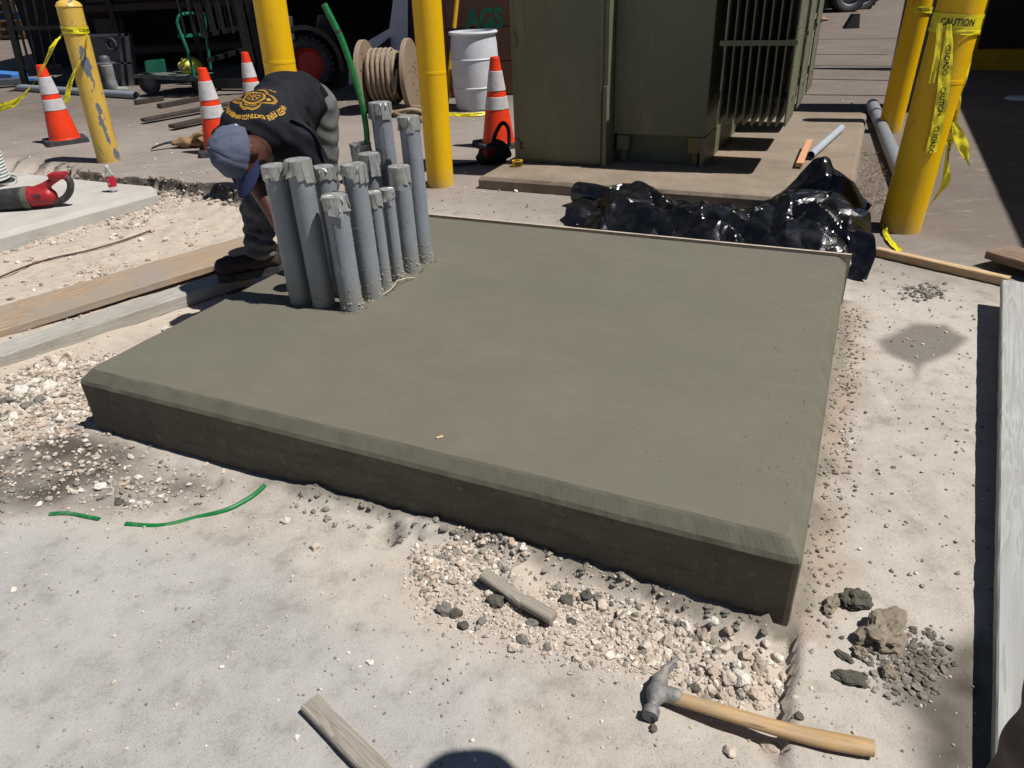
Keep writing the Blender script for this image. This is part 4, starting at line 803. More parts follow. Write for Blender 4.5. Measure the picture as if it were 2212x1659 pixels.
tr = thing('transformer', 'large olive green pad-mounted transformer with radiator fins', 'transformer', S(.6, 5.2, .1), A_SL)
ubox(MB(), -.125, .640, 4.16, 4.60, .102, 1.95, .006).build('cabinet', M_OLV, tr)
m = MB(); ubox(m, -.075, .625, 4.146, 4.162, .125, 1.94, .004); d = m.build('door', M_OLV, tr)
for z in (.20, .98, 1.7):
    m = MB(); ubox(m, -.112, -.062, 4.135, 4.15, z, z + .075, .003); m.tube([S(-.082, 4.136, z - .005), S(-.082, 4.136, z + .08)], .008, 10); m.build('hinge', M_OLV, d)
m = MB()
for z in (.215, .25): m.tube([S(-.052, 4.128, z), S(-.052, 4.14, z)], .009, 8)
m.build('bolt', M_DKM, d)
m = MB(); ubox(m, .642, .672, 4.135, 4.62, .102, .70, .002); ubox(m, .642, .672, 4.155, 4.62, .70, 1.95, .002); m.build('corner_flange', M_OLV, tr)
ubox(MB(), .674, 1.40, 4.30, 6.3, .325, 1.95, .01).build('tank', M_OLV, tr)
m = MB(); ubox(m, .674, 1.40, 4.42, 6.2, .102, .32); m.build('skid', M_OLV, tr)
m = MB(); ubox(m, 1.37, 1.402, 4.30, 4.9, .102, .322); m.build('skid_plate', M_OLV, tr)
for u in (.70, 1.27):
    m = MB(); ubox(m, u, u + .10, 4.32, 4.418, .20, .318, .006); ubox(m, u + .03, u + .075, 4.36, 4.415, .102, .198); m.build('jack_lug', mat('ochre_paint', srgb(128, 112, 66), srgb(110, 98, 60)) if u > 1 else M_OLV, tr)
fin_me = None
VW = .55; ZB, ZT = .43, 1.95
poly = [(0, ZB + .05), (.012, ZB + .012), (.05, ZB), (VW - .05, ZB), (VW - .012, ZB + .012), (VW, ZB + .05), (VW, ZT), (0, ZT)]
m = MB(); m.prism(poly, lambda a, b, d: Vector((d, a, b)), -.005, .005)
for k in range(26):                                          # pressed channels along the plate
    for sgn in (-1, 1):
        z = ZB + .05 + k * .058; v0 = .06 + .08 * (k % 2) + (.14 if sgn > 0 else 0)
        m.beam(Vector((.0058, v0, z)), Vector((.0058, v0 + .05, z + .055)), .008, .006, up=(1, 0, 0)); m.beam(Vector((-.0058, v0, z)), Vector((-.0058, v0 + .05, z + .055)), .008, .006, up=(1, 0, 0))
t = NT('olive_fin'); M_FIN = M_OLV
me_fin = None
for bank, v0 in enumerate((4.22, 5.02, 5.82)):
    ro = MB().tube([S(1.40, v0 + VW / 2, .60), S(1.97, v0 + VW / 2, .60)], .032, 12).build('radiator', M_OLV, tr)
    MB().tube([S(1.40, v0 + VW / 2, 1.80), S(1.97, v0 + VW / 2, 1.80)], .032, 12).build('header_pipe', M_OLV, ro)
    for z in (.98, 1.7):
        for vv3 in (v0 - .004, v0 + VW + .004): MB().beam(S(1.46, vv3, z), S(1.975, vv3, z), .012, .034).build('tie_bar', M_OLV, ro)
    for k in range(9):
        u = 1.50 + k * .0575
        if me_fin is None: f = m.build('fin', M_OLV, ro, world=False); me_fin = f.data
        else: f = bpy.data.objects.new('fin', me_fin); COL.objects.link(f); f.parent = ro
        p = Matrix.Translation(S(u, v0, 0)) @ Matrix.Rotation(A_SL, 4, 'Z'); f.matrix_basis = world_of(ro).inverted() @ p
# tape measure on the pad
p = S(-.03, 4.0, .102); o = thing('tape_measure', 'yellow tape measure lying on the transformer pad', 'tape measure', p, .2)
m = MB(); n = 40; m.prism([(.042 * math.cos(2 * PI * k / n) * (1 if math.cos(2 * PI * k / n) > -.3 else 1.1), .038 * math.sin(2 * PI * k / n)) for k in range(n)], lambda x, y, d: Vector((x, y, d)), .002, .046); m.build('case', mat('tool_yellow', srgb(226, 170, 30), rough=.4), o, world=False)
m = MB()
for k in range(12): a = -2.6 + k * .19; m.beam((.0405 * math.cos(a), .0385 * math.sin(a), .008), (.0405 * math.cos(a), .0385 * math.sin(a), .040), .004, .004, up=(math.cos(a), math.sin(a), 0))
m.lathe([(.028, .0463), (.022, .048), (.001, .048)], 20); m.build('grip', mat('tool_black', srgb(34, 34, 34), rough=.6), o, world=False)
# shaded bag by the cone
p = foot(1068, 358, .1); o = thing('tool_bag', 'dark red and black bag slumped beside the transformer', 'bag', p, .5)
V_, Q_ = skin(lambda P: np.minimum(smin(ell_sdf(P, (0, 0, .075), np.eye(3), (.17, .10, .085)), ell_sdf(P, (.06, .03, .12), np.eye(3), (.10, .08, .07)), .04), 9) + .008 * np.sin(P[:, 0] * 60 + P[:, 2] * 40), (-.25, -.2, -.02), (.25, .2, .3), .012)
b = np_mesh('bag_body', V_, Q_, mat('bag_black', srgb(30, 28, 30), srgb(20, 20, 22), rough=.8), None); b.parent = o
MB().box((-.08, -.07, .12), (.12, .06, .07), .3, .015).build('pocket', mat('bag_red', srgb(120, 26, 34), rough=.7), o, world=False); MB().tube(spline([(-.02, 0, .14), (.02, -.02, .26), (.10, 0, .33), (.17, .02, .27), (.17, .02, .12)], 6), .018, 8).build('strap', MATS['bag_black'], o, world=False); MB().beam((-.10, .02, .02), (-.36, .10, .02), .04, .02, .004).build('webbing', MATS['bag_black'], o, world=False)

# ================================================================ crumpled plastic
t = NT('black_plastic'); c = t.mix(t.math('MULTIPLY', t.ramp(t.noise(9, 6, .65), .48, .75), .35), srgb(14, 14, 16), srgb(74, 76, 80)); M_BLK = t.out(c, t.math('ADD', t.math('MULTIPLY', t.noise(7, 4), .22), .12), t.bump(t.noise(26, 3, .6, .6), .06, .004), 0, .6)
from mathutils.geometry import delaunay_2d_cdt
def facets(w, h, cell, seed, aniso=1.0, ang=0.0):
    """random creased sheet: piecewise flat heights (-1..1) over triangles"""
    rr = random.Random(seed); ca, sa = math.cos(ang), math.sin(ang); pts = []; R = math.hypot(w, h) * .8
    nx_, ny_ = int(2 * R / (cell * aniso)) + 1, int(2 * R / cell) + 1
    for i in range(nx_):
        for j in range(ny_):
            a_ = (i + rr.uniform(-.45, .45)) * cell * aniso - R; b_ = (j + rr.uniform(-.45, .45)) * cell - R; pts.append(Vector((w / 2 + a_ * ca - b_ * sa, h / 2 + a_ * sa + b_ * ca)))
    r = delaunay_2d_cdt(pts, [], [], 0, 1e-6); vs = [Vector((v.x, v.y, rr.choice((-1, 1)) * rr.uniform(.35, 1))) for v in r[0]]; tr_ = BVHTree.FromPolygons(vs, r[2])
    def f(x, y): q = tr_.ray_cast(Vector((x, y, 9)), Vector((0, 0, -1))); return q[0].z if q[0] is not None else 0
    return f
def crumple(name, label, cat, sheets, parent=None):
    o = thing(name, label, cat, S(1.6, 2.9, 0))
    for (u0, u1, vf, vb, zfun, nu, nv, seed, amp, part) in sheets:
        w_ = u1 - u0; F1 = facets(w_, 1.2, .105, seed, 3.6, .5); F2 = facets(w_, 1.2, .075, seed + 1, 3.2, -.45); F3 = facets(w_, 1.2, .032, seed + 2, 3.5, .15); FX = facets(w_, 1.2, .2, seed + 3, 2, .3); FY = facets(w_, 1.2, .18, seed + 4, 2, -.4); P = []
        for i in range(nu + 1):
            s = i / nu; row = []
            for j in range(nv + 1):
                tt = j / nv; u = u0 + w_ * s; dv = vb(s) - vf(s); v = vf(s) + dv * tt; a_ = u - u0; b_ = tt * dv
                h = zfun(s, tt); k = amp * (.2 + .8 * min(1, h / .12)); z = h + k * (.70 * F1(a_, b_) + .40 * F2(a_, b_) + .07 * F3(a_, b_))
                row.append(S(u + .05 * FX(a_, b_), v + .05 * FY(a_, b_), max(.006 + .003 * F3(a_, b_), z)))
            P.append(row)
        MB().grid(P, False).build(part, M_BLK, o)
    return o
def dome(peaks, base=.02, front=.25):
    def f(s, tt):
        e = math.sin(min(1, tt / front) * PI / 2) * (1 - max(0, (tt - .72) / .28) ** 2); h = base
        for (sc, tc, sw, tw, hh) in peaks: h = max(h, hh * math.exp(-((s - sc) / sw) ** 2 - ((tt - tc) / tw) ** 2)) + .12 * hh * math.exp(-((s - sc) / sw) ** 2)
        return h * e
    return f
tarp = crumple('plastic_sheeting', 'heap of crumpled shiny black plastic sheeting behind the slab', 'plastic sheeting', [
    (.80, 2.62, lambda s: 2.95 - .45 * s, lambda s: 3.52 + .08 * s, dome([(.3, .5, .6, .6, .11), (.85, .45, .4, .55, .19)]), 220, 90, 1, .105, 'crumpled_sheet'),
    (1.40, 2.56, lambda s: 2.50 + .15 * (1 - s), lambda s: 3.32, dome([(.35, .5, .4, .55, .12), (.8, .5, .35, .5, .20)]), 160, 85, 4, .105, 'front_fold'),
    (1.95, 2.60, lambda s: 3.18, lambda s: 3.90, dome([(.5, .6, .42, .6, .31)], .02, .5), 90, 75, 7, .095, 'raised_flap')])
MB().tube([S(.70, 3.42, .085), S(.84, 3.36, .09), S(1.02, 3.29, .085)], [.078, .082, .075], 24).build('rolled_end', M_BLK, tarp)
# ================================================================ timber
W_TAN = wood('tan_plank_wood', srgb(172, 148, 122), srgb(138, 116, 92), 0, 1.0, grey=srgb(146, 137, 126), gamt=.9, speck=srgb(92, 80, 68)); W_GREY = wood('grey_plank_wood', srgb(182, 180, 172), srgb(150, 146, 136), 0, 1.0, grey=srgb(140, 130, 118), gamt=.5, speck=srgb(110, 106, 98))
W_PALE = wood('pale_stick_wood', srgb(206, 176, 138), srgb(176, 144, 108), 0, 1.4); W_BRN = wood('brown_plank_wood', srgb(140, 116, 98), srgb(98, 78, 64), 0, 1.0, grey=srgb(150, 136, 122), gamt=.4)
W_SILV = wood('silver_board_wood', srgb(172, 172, 168), srgb(146, 146, 141), 0, .8, grey=srgb(150, 148, 142), gamt=.45, speck=srgb(104, 102, 98)); W_OLD = wood('weathered_stick_wood', srgb(158, 150, 138), srgb(126, 118, 106), 0, 1.6, grey=srgb(140, 134, 124), gamt=.4)
def plank(name, label, a, b, w, h, m, cat='plank', roll=0.0, bend=0.0, taper=1.0, seed=1, bev=.004, rough=.0012):
    """a, b: ends of the centre line; lies with w across and h thick"""
    a = Vector(a); b = Vector(b); x = (b - a).normalized(); y = Vector((0, 0, 1)).cross(x).normalized(); z = x.cross(y)
    if roll: R = Matrix.Rotation(roll, 3, x); y = R @ y; z = R @ z
    Ln = (b - a).length; n = max(10, int(Ln / .03)); bw, bh = w / 2, h / 2
    sec = [(-bw + bev, -bh), (-bw * .3, -bh), (bw * .3, -bh), (bw - bev, -bh), (bw, -bh + bev), (bw, bh - bev), (bw - bev, bh), (bw * .3, bh), (-bw * .3, bh), (-bw + bev, bh), (-bw, bh - bev), (-bw, -bh + bev)]; K = len(sec); vs = []; fs = []
    for i in range(n + 1):
        s = i / n; tp = 1 + (taper - 1) * s
        for k, (sy, sz) in enumerate(sec):
            e = rough * mnoise.noise((s * Ln * 9, k * 1.7, seed)) + rough * 1.5 * max(0, mnoise.noise((s * Ln * 25, k * 2.1, seed + 4)) - .25) * -2
            vs.append((s * Ln - Ln / 2 + (.004 * mnoise.noise((k * .9, seed, 2)) if i in (0, n) else 0), sy * tp * (1 + e / max(abs(sy), .005)), sz * (1 + e / max(abs(sz), .005)) + bend * (1 - (2 * s - 1) ** 2)))
    fs = [(i * K + k, (i + 1) * K + k, (i + 1) * K + (k + 1) % K, i * K + (k + 1) % K) for i in range(n) for k in range(K)] + [list(range(K)), [n * K + k for k in range(K)][::-1]]
    o = MB().add(vs, fs).build(name, m, None, world=False); M = Matrix((x, y, z)).transposed().to_4x4(); M.translation = (a + b) / 2; o.matrix_basis = M
    return tag(o, label, cat)
def ctr(px0, py0, px1, py1, z): return (at(px0, py0, z) + at(px1, py1, z)) / 2
z1, z2 = .0, -.01
a = ctr(0, 662, 0, 716, z1); b = ctr(540, 511, 547, 540, z2); d = (b - a).normalized(); w = (at(0, 662, z1) - at(0, 716, z1)); w = abs((w - d * w.dot(d)).length)
plank('plank', 'tan wooden plank beyond the grey one at left', a - d * 1.2 - Vector((0, 0, .022)), b + d * .12 - Vector((0, 0, .022)), w, .042, W_TAN, bend=.006, seed=2, rough=.0025)
z1, z2 = .03, .0
a = ctr(0, 742, 0, 772, z1); b = ctr(500, 582, 508, 600, z2); d = (b - a).normalized(); w = at(0, 742, z1) - at(0, 772, z1); w = abs((w - d * w.dot(d)).length)
plank('plank', 'cement-whitened grey plank nearest the slab at left', a - d * 1.2 - Vector((0, 0, .034)), b + d * .05 - Vector((0, 0, .034)), w, .068, W_GREY, bend=.004, seed=3, rough=.002)
c1 = at(2165, 604, .13); c2 = at(2150, 1690, .055); d = (c2 - c1).normalized(); nrm_ = Vector((0, 0, 1)).cross(d).normalized(); nrm_ = nrm_ if nrm_.x > 0 else -nrm_
plank('plank', 'big silvery weathered board along the right edge', c1 + nrm_ * .14 - Vector((0, 0, .02)), c2 + nrm_ * .14 + d * .5 - Vector((0, 0, .02)), .28, .04, W_SILV, seed=5)
bp = at(2115, 545, .125); e1 = at(2212, 540, .125)
plank('plank', 'dark brown plank reaching under the silvery board from the right', at(2128, 552, .066) + Vector((.10, .05, 0)), at(2128, 552, .066) + Vector((.10, .05, 0)) + Vector((.35, -.85, 0)), .20, .042, W_BRN, seed=6)
plank('wood_block', 'timber block propping the dark brown plank', Vector((2.78, 3.62, .022)), Vector((3.02, 3.70, .022)), .09, .04, W_OLD, 'wood block', seed=7)
plank('lumber_stick', 'new pale two-by-two stick by the bollard at right', on_ground(1893, 553) + Vector((.0, .01, .024)), on_ground(2166, 618) + Vector((.02, .0, .024)), .045, .045, W_PALE, 'stick', seed=8)
plank('lumber_stick', 'tapered pale wedge stick lying before the black plastic', on_ground(1247, 462) + Vector((0, 0, .022)), on_ground(1333, 486) + Vector((0, 0, .016)), .07, .038, wood('wedge_wood', srgb(196, 178, 158), srgb(162, 146, 128), 0, 2), 'stick', taper=.6, seed=9)
plank('lumber_stick', 'weathered grey stick at the bottom edge of the picture', on_ground(672, 1527) + Vector((0, 0, .014)), on_ground(672, 1527) + (on_ground(830, 1690) - on_ground(672, 1527)) * 1.7 + Vector((0, 0, .014)), .048, .024, W_OLD, 'stick', seed=10)
# the broken stick on the rubble: two pieces still joined
o = thing('broken_stick', 'snapped grey lath lying across the rubble', 'stick', on_ground(1130, 1320)); 
for (q0, q1, sd) in (((1046, 1256), (1134, 1318), 11), ((1132, 1314), (1196, 1352), 12)):
    pl = plank('piece', None, on_ground(*q0) + Vector((0, 0, .028)), on_ground(*q1) + Vector((0, 0, .026)), .036, .022, W_OLD, None, seed=sd); pl.matrix_basis = world_of(o).inverted() @ pl.matrix_basis; pl.parent = o
plank('lumber_stick', 'orange-tan board end sticking out of the black plastic', at(1726, 356, .13), at(1748, 305, .16), .05, .03, wood('orange_wood', srgb(206, 156, 120), srgb(190, 138, 104), 0, 2), 'stick', seed=14)
plank('form_stake', 'brown wooden stake end sunk in the small hole', at(826, 1140, -.03) + Vector((-.01, 0, -.03)), at(826, 1140, -.03) + Vector((-.01, 0, .03)), .05, .018, wood('stake_wood', srgb(136, 108, 86), srgb(108, 84, 66), 0, 2), 'stake', seed=13)
# ================================================================ hammer
hp = on_ground(1425, 1512); he = on_ground(1884, 1628)
hz0 = .022; A_ = Vector((hp.x, hp.y, gz(hp.x, hp.y) + hz0)); B_ = Vector((he.x, he.y, gz(he.x, he.y) + .018)); dx = (B_ - A_).normalized(); claw = on_ground(1418, 1440); fc = on_ground(1381, 1558); dh = Vector((claw.x - fc.x, claw.y - fc.y, 0)).normalized()
ham = thing('hammer', 'framing hammer with wooden handle lying below the slab corner', 'hammer', A_)
n = 44; P = []
Lh = (B_ - A_).length; sd_ = Vector((0, 0, 1)).cross(dx).normalized(); upv = dx.cross(sd_)
for i in range(n + 1):
    s = i / n; wv = .0160 + .0025 * math.sin(s * PI * .9) + .0035 * sstep(np.array(s), .55, .85) - .004 * (s < .06); hv = .0125 + .002 * sstep(np.array(s), .5, .8); cc = A_ + (B_ - A_) * (s * 1.0) + upv * (.004 * math.sin(s * PI * 2)) - sd_ * .010 * math.sin(s * PI)
    if s > .97: wv *= .93; hv *= .93
    P.append([cc + sd_ * (float(wv) * math.cos(2 * PI * k / 24)) + upv * (float(hv) * math.sin(2 * PI * k / 24)) for k in range(24)])
m = MB(); vs = [p for r_ in P for p in r_]; m.add(vs, [(i * 24 + k, i * 24 + (k + 1) % 24, (i + 1) * 24 + (k + 1) % 24, (i + 1) * 24 + k) for i in range(n) for k in range(24)], True); m.add(P[-1], [list(range(24))]); m.add(P[0], [list(range(24))[::-1]])
t = NT('hickory'); sdm = t.mapping(scale=(1, 1, 1), rot=(0, 0, -math.atan2(dx.y, dx.x))); g = t.noise(10, 5, .6, .6, co=t.mapping(scale=(.5, 9, 9), src=sdm)); c = t.mix(t.ramp(g, .3, .7), srgb(196, 164, 118), srgb(160, 126, 84)); c = t.mix(t.math('MULTIPLY', t.ramp(t.noise(14, 6, .7), .42, .66), .6), c, srgb(158, 140, 116)); c = t.mix(t.math('MULTIPLY', t.ramp(t.noise(16, 3, .5, co=t.mapping(scale=(.25, 5, 5), src=sdm)), .63, .66), .7), c, srgb(92, 70, 46)); m.build('handle', t.out(c, .55, t.bump(g, .25, .003), 0, .35), ham)
hc = A_ - dx * .008 + Vector((0, 0, .004)); ez = Vector((0, 0, 1)); N3 = lambda v: np.array(v[:])
def hsdf(Q):
    f = cap_sdf(Q, N3(hc - dh * .015), N3(hc + dh * .03), .0185, .017)
    f = smin(f, cap_sdf(Q, N3(hc - dh * .012), N3(hc - dh * .042), .0125, .0115), .010)
    fd = (Q - N3(hc - dh * .058)) @ N3(dh); rad_ = np.linalg.norm((Q - N3(hc)) - ((Q - N3(hc)) @ N3(dh))[:, None] * N3(dh), axis=1)
    f = smin(f, np.maximum(np.abs(fd) - .011, rad_ - .0185), .004)
    f = smin(f, cap_sdf(Q, N3(hc - dx * .004), N3(hc + dx * .042), .0165, .0185), .012)
    for sg in (-1, 1):
        p0 = hc + dh * .03; p1 = hc + dh * .062 + dx * .006 + ez * sg * .006; p2 = hc + dh * .098 + dx * .026 + ez * sg * .011
        f = smin(f, cap_sdf(Q, N3(p0), N3(p1), .0135, .0085), .010); f = smin(f, cap_sdf(Q, N3(p1), N3(p2), .0085, .0035), .006)
    return f
V_, Q_ = skin(hsdf, N3(hc - Vector((.12, .12, .04))), N3(hc + Vector((.13, .13, .05))), .0024)
t = NT('worn_steel'); c = t.mix(t.ramp(t.noise(55, 7, .7), .35, .65), srgb(126, 128, 130), srgb(84, 84, 86)); c = t.mix(t.math('MULTIPLY', t.ramp(t.noise(24, 6, .7), .42, .60), .9), c, srgb(150, 144, 136)); np_mesh('head', V_, Q_, t.out(c, .62, t.bump(t.noise(120, 5, .7), .5, .004), .3, .4), ham)
m = MB(); fcn = hc - dh * .0695; s1 = dh.cross(ez).normalized(); m.disc(fcn - dh * .0004, .0160, 28, -dh)
for i in range(-4, 5):
    for j in range(-4, 5):
        if i * i + j * j < 17: m.box(fcn - dh * .0012 + s1 * (i * .0034) + ez * (j * .0034), (.0022, .0022, .0022), Matrix((s1, dh, ez)).transposed())
m.build('striking_face', mat('bright_steel', srgb(150, 152, 154), srgb(110, 112, 114), 60, .35, .1, metal=.7), ham)

# ================================================================ lumps of wet concrete
def lump(px, py, w, label, seed, flat=.6, st=(1, 1, 1), m=None):
    p = on_ground(px, py); d = (p - EYE).dot(_fw); r = w / 2 / CAM_F * d
    q = MB(); rr = random.Random(seed); o_ = Vector((seed * 1.3, 2, 3)); R = Matrix.Rotation(rr.random() * 0 + .3 * seed, 3, 'Z'); vs = []
    for v in ico(4)[0]:
        v = Vector(v); k = 1 + .42 * mnoise.noise(v * 1.3 + o_) + .22 * mnoise.noise(v * 3.1 + o_) + .13 * mnoise.noise(v * 7 + o_) + .07 * mnoise.noise(v * 16 + o_); vs.append(Vector((p.x, p.y, p.z + r * flat * .5)) + R @ Vector((v.x * r * k * st[0], v.y * r * k * st[1], v.z * r * k * flat)))
    q.add(vs, ico(4)[1].tolist(), False); return tag(q.build('concrete_lump', m or M_MORTAR), label, 'concrete lump')
M_MORTD = mat('damp_mortar', srgb(96, 94, 82), srgb(74, 71, 62), 30, .9, .6, 110, .006, spec=.25); M_MORTL = mat('sandy_mortar', srgb(150, 138, 120), srgb(112, 102, 90), 24, .92, .6, 110, .006, spec=.2)
lump(1847, 1300, 62, 'round greenish-grey concrete lump beside the slab corner', 1, .55, (1, .85, 1), M_MORTD); lump(1908, 1372, 118, 'largest sandy grey concrete lump with a deep shadow', 2, .5, (1.1, .68, 1), M_MORTL)
lump(1795, 1310, 46, 'small brown-crusted concrete lump touching the slab corner', 3, .55, (1.2, .6, 1), M_MORTL); lump(1838, 1468, 52, 'dark wedge-shaped concrete flake below the large lump', 4, .35, (.7, 1.2, 1), M_MORTD); lump(1858, 1412, 30, 'small round concrete lump between the flake and the large lump', 5, .7, (1, 1, 1), M_MORTL)
lump(1918, 1456, 36, 'pitted concrete lump at the edge of the dark sludge', 6, .65, (1, .9, 1), M_MORTL); lump(1825, 1420, 30, 'flat dark concrete scrap left of the small round lump', 7, .3, (1.3, .7, 1), M_MORTD)
pts = scatter([P2(1880, 1400), P2(2010, 1370), P2(2040, 1440), P2(1990, 1500), P2(1900, 1490)], 500, None, .04); tn = np.concatenate([np.array(GREYS)[RNG.integers(0, 2, 500)] * RNG.uniform(.45, .75, (500, 1)), np.ones((500, 1))], 1); rocks_mesh('mortar_crumbs', pts, .002 + .010 * RNG.random(500) ** 2, tn, M_ROCK, ICO1, seed=31, flat=.5)
pts = scatter([P2(1945, 620), P2(2035, 615), P2(2035, 645), P2(1960, 650)], 160, None, .04); tn = np.concatenate([np.array(GREYS)[RNG.integers(0, 2, 160)] * RNG.uniform(.6, .95, (160, 1)), np.ones((160, 1))], 1); rocks_mesh('mortar_crumbs', pts, .004 + .012 * RNG.random(160) ** 2, tn, M_ROCK, ICO1, seed=32, flat=.5)
# green wire half buried before the slab
gw = [on_ground(572, 1049), on_ground(540, 1078), on_ground(490, 1103), on_ground(430, 1116), on_ground(350, 1134), on_ground(272, 1133)]; gw = [p + Vector((0, 0, .0005 + .004 * math.sin(i * 1.3))) for i, p in enumerate(gw)]
tag(MB().tube(spline(gw, 8), .0085, 10).build('green_wire', M_GREEN), 'green plastic wire half buried in dust before the slab', 'wire')
gw = [on_ground(215, 1123), on_ground(180, 1116), on_ground(145, 1110), on_ground(108, 1112)]; tag(MB().tube(spline([p + Vector((0, 0, .002)) for p in gw], 6), .0075, 10).build('green_wire', M_GREEN), 'dusty end of green wire near the left edge', 'wire')
rw = [on_ground(-20, 612), on_ground(60, 578), on_ground(120, 560), on_ground(190, 545), on_ground(260, 525), on_ground(330, 500)]; tag(MB().tube(spline([p + Vector((0, 0, .012)) for p in rw], 6), .006, 8).build('rusty_wire', mat('rust_brown', srgb(92, 66, 60), srgb(70, 50, 46))), 'rusty wire lying along the foot of the old pad', 'wire')
tag(MB().tube([on_ground(1317, 1353) + Vector((0, 0, .004)), on_ground(1348, 1330) + Vector((0, 0, .016))], .003, 8).build('nail', mat('nail_steel', srgb(120, 118, 116), metal=.6)), 'thin steel nail poking from the rubble by the slab', 'nail')

# ================================================================ on the left pad
def lp(px, py, z=LPZ): return at(px, py, z)
p = lp(75, 452); bw = thing('leaf_blower', 'red and black cordless blower lying on the pale pad', 'power tool', p)
M_RED = mat('tool_red', srgb(166, 34, 42), srgb(140, 28, 36), 12, .45, .1, dirt=srgb(150, 120, 110), damt=.25); M_TB = mat('tool_dark', srgb(44, 44, 46), srgb(58, 58, 58), 14, .6, .2, dirt=srgb(120, 112, 104), damt=.35)
a0 = lp(62, 452) + Vector((0, .02, .07)); e_ = (lp(150, 446) - lp(0, 456)).normalized(); bk_ = Vector((-e_.y, e_.x, 0)); up_ = Vector((0, 0, 1))
MB().tube([a0 - e_ * 1.3, a0 - e_ * .34 + up_ * .005, a0 - e_ * .18 + up_ * .01, a0 + e_ * .0 + up_ * .015], [.052, .056, .082, .088], 24).build('nozzle', M_TB, bw)
MB().tube([a0 + e_ * .0 + up_ * .015, a0 + e_ * .045 + up_ * .015], .0895, 24).build('collar', mat('tool_olive', srgb(100, 96, 84)), bw)
V_, Q_ = skin(lambda Q: smin(cap_sdf(Q, N3(a0 + e_ * .06 + up_ * .02), N3(a0 + e_ * .17 + up_ * .015), .082, .068), cap_sdf(Q, N3(a0 + e_ * .13 + up_ * .08), N3(a0 + e_ * .30 + up_ * .16), .03, .024), .04), N3(a0 - Vector((.15, .25, .12))), N3(a0 + Vector((.5, .3, .35))), .008); np_mesh('motor_housing', V_, Q_, M_RED, bw)
MB().tube(spline([a0 + e_ * .14 - up_ * .03, a0 + e_ * .26 - up_ * .02, a0 + e_ * .34 + up_ * .04, a0 + e_ * .37 + up_ * .12, a0 + e_ * .33 + up_ * .18], 8), [.026] * 33, 14).build('handle', M_TB, bw)
MB().box(a0 + e_ * .30 + up_ * .17, (.13, .09, .05), math.atan2(e_.y, e_.x), .012).build('battery_mount', M_RED, bw)
m = MB()
for k in range(4): m.beam(a0 + e_ * (.09 + k * .018) - bk_ * .072 + up_ * .06, a0 + e_ * (.10 + k * .018) - bk_ * .079 + up_ * .03, .006, .006)
m.build('vent_slot', M_TB, bw)
sc_ = lp(-32, 400); o = thing('cable_spool', 'spool of white cable with black flanges at the left edge', 'cable spool', sc_)
prof = []
for k in range(15):
    z = .035 + k * .027; prof += [(.20, z), (.211, z + .006), (.214, z + .0135), (.211, z + .021), (.20, z + .0265)]
MB().lathe(prof, 48, sc_).build('cable', mat('white_cable', srgb(206, 210, 206), srgb(184, 190, 186), 20, .5, .1), o)
for z in (0.0, .445): MB().lathe([(.001, z), (.235, z), (.24, z + .01), (.235, z + .022), (.001, z + .022)], 48, sc_).build('flange', M_TB, o)
m = MB()
for k in range(12):
    letters(m, 'CABLE 600V', .016, lambda X_, Y_, k=k: sc_ + Vector((.2165 * math.cos(-1.25 + (k % 3) * .33 + X_ / .2), .2165 * math.sin(-1.25 + (k % 3) * .33 + X_ / .2), .055 + (k * 1.1 % 13) * .027 + Y_ - .012)))
m.build('printed_line', M_INK, o)
r0 = lp(-14, 404); MB_ = MB().lathe([(.075, -.14), (.075, .0), (.066, .0), (.066, -.14)], 32, r0 + Vector((.06, -.12, .077)), (.7, -.6, .25)); tag(MB_.build('pipe_offcut', M_PVC), 'short grey pipe offcut in front of the cable spool', 'pipe')
st_ = [lp(-20, 404), lp(20, 402), lp(36, 396), lp(38, 388), lp(28, 384), lp(5, 386)]; m = MB(); C_ = spline([q + Vector((0, 0, .012)) for q in st_], 6); m.grid([[c_, c_ + Vector((0, 0, .014))] for c_ in C_]); m.grid([[c_ + Vector((0, .003, 0)), c_ + Vector((0, .003, .014))] for c_ in C_]); tag(m.build('plastic_strap', mat('white_plastic', srgb(214, 214, 210), bump=0, rough=.4)), 'loose loop of white plastic strap by the spool', 'strap')
bp_ = lp(247, 414); o = thing('bottle', 'clear plastic soda bottle with red label on the pale pad', 'bottle', bp_)
t = NT('clear_plastic'); M_CLR = t.out((.86, .88, .88), .12, None, 0, .5); t.b.inputs['Transmission Weight'].default_value = .85; t.b.inputs['IOR'].default_value = 1.2
MB().lathe([(.001, .004), (.024, .002), (.031, .012), (.0325, .05), (.0325, .128), (.031, .15), (.022, .178), (.0125, .196), (.0125, .206)], 28, bp_).build('bottle_body', M_CLR, o); MB().lathe([(.0150, .199), (.0155, .204), (.0155, .216), (.014, .218), (.001, .218)], 24, bp_).build('cap', mat('white_plastic', srgb(214, 214, 210)), o)
MB().lathe([(.0333, .045), (.0335, .048), (.0335, .125), (.0333, .128)], 28, bp_).build('label_wrap', mat('label_red', srgb(196, 24, 52), rough=.35, bump=0), o)
m = MB()
for (a_, z_, w_, h_) in ((-1.75, .065, .34, .02), (-1.75, .100, .30, .012)): m.grid([[bp_ + Vector((.0338 * math.cos(a_ + w_ * (i / 4 - .5)), .0338 * math.sin(a_ + w_ * (i / 4 - .5)), z_ + h_ * j)) for j in (0, 1)] for i in range(5)])
m.build('label_panel', mat('label_white', srgb(232, 226, 224), bump=0), o)
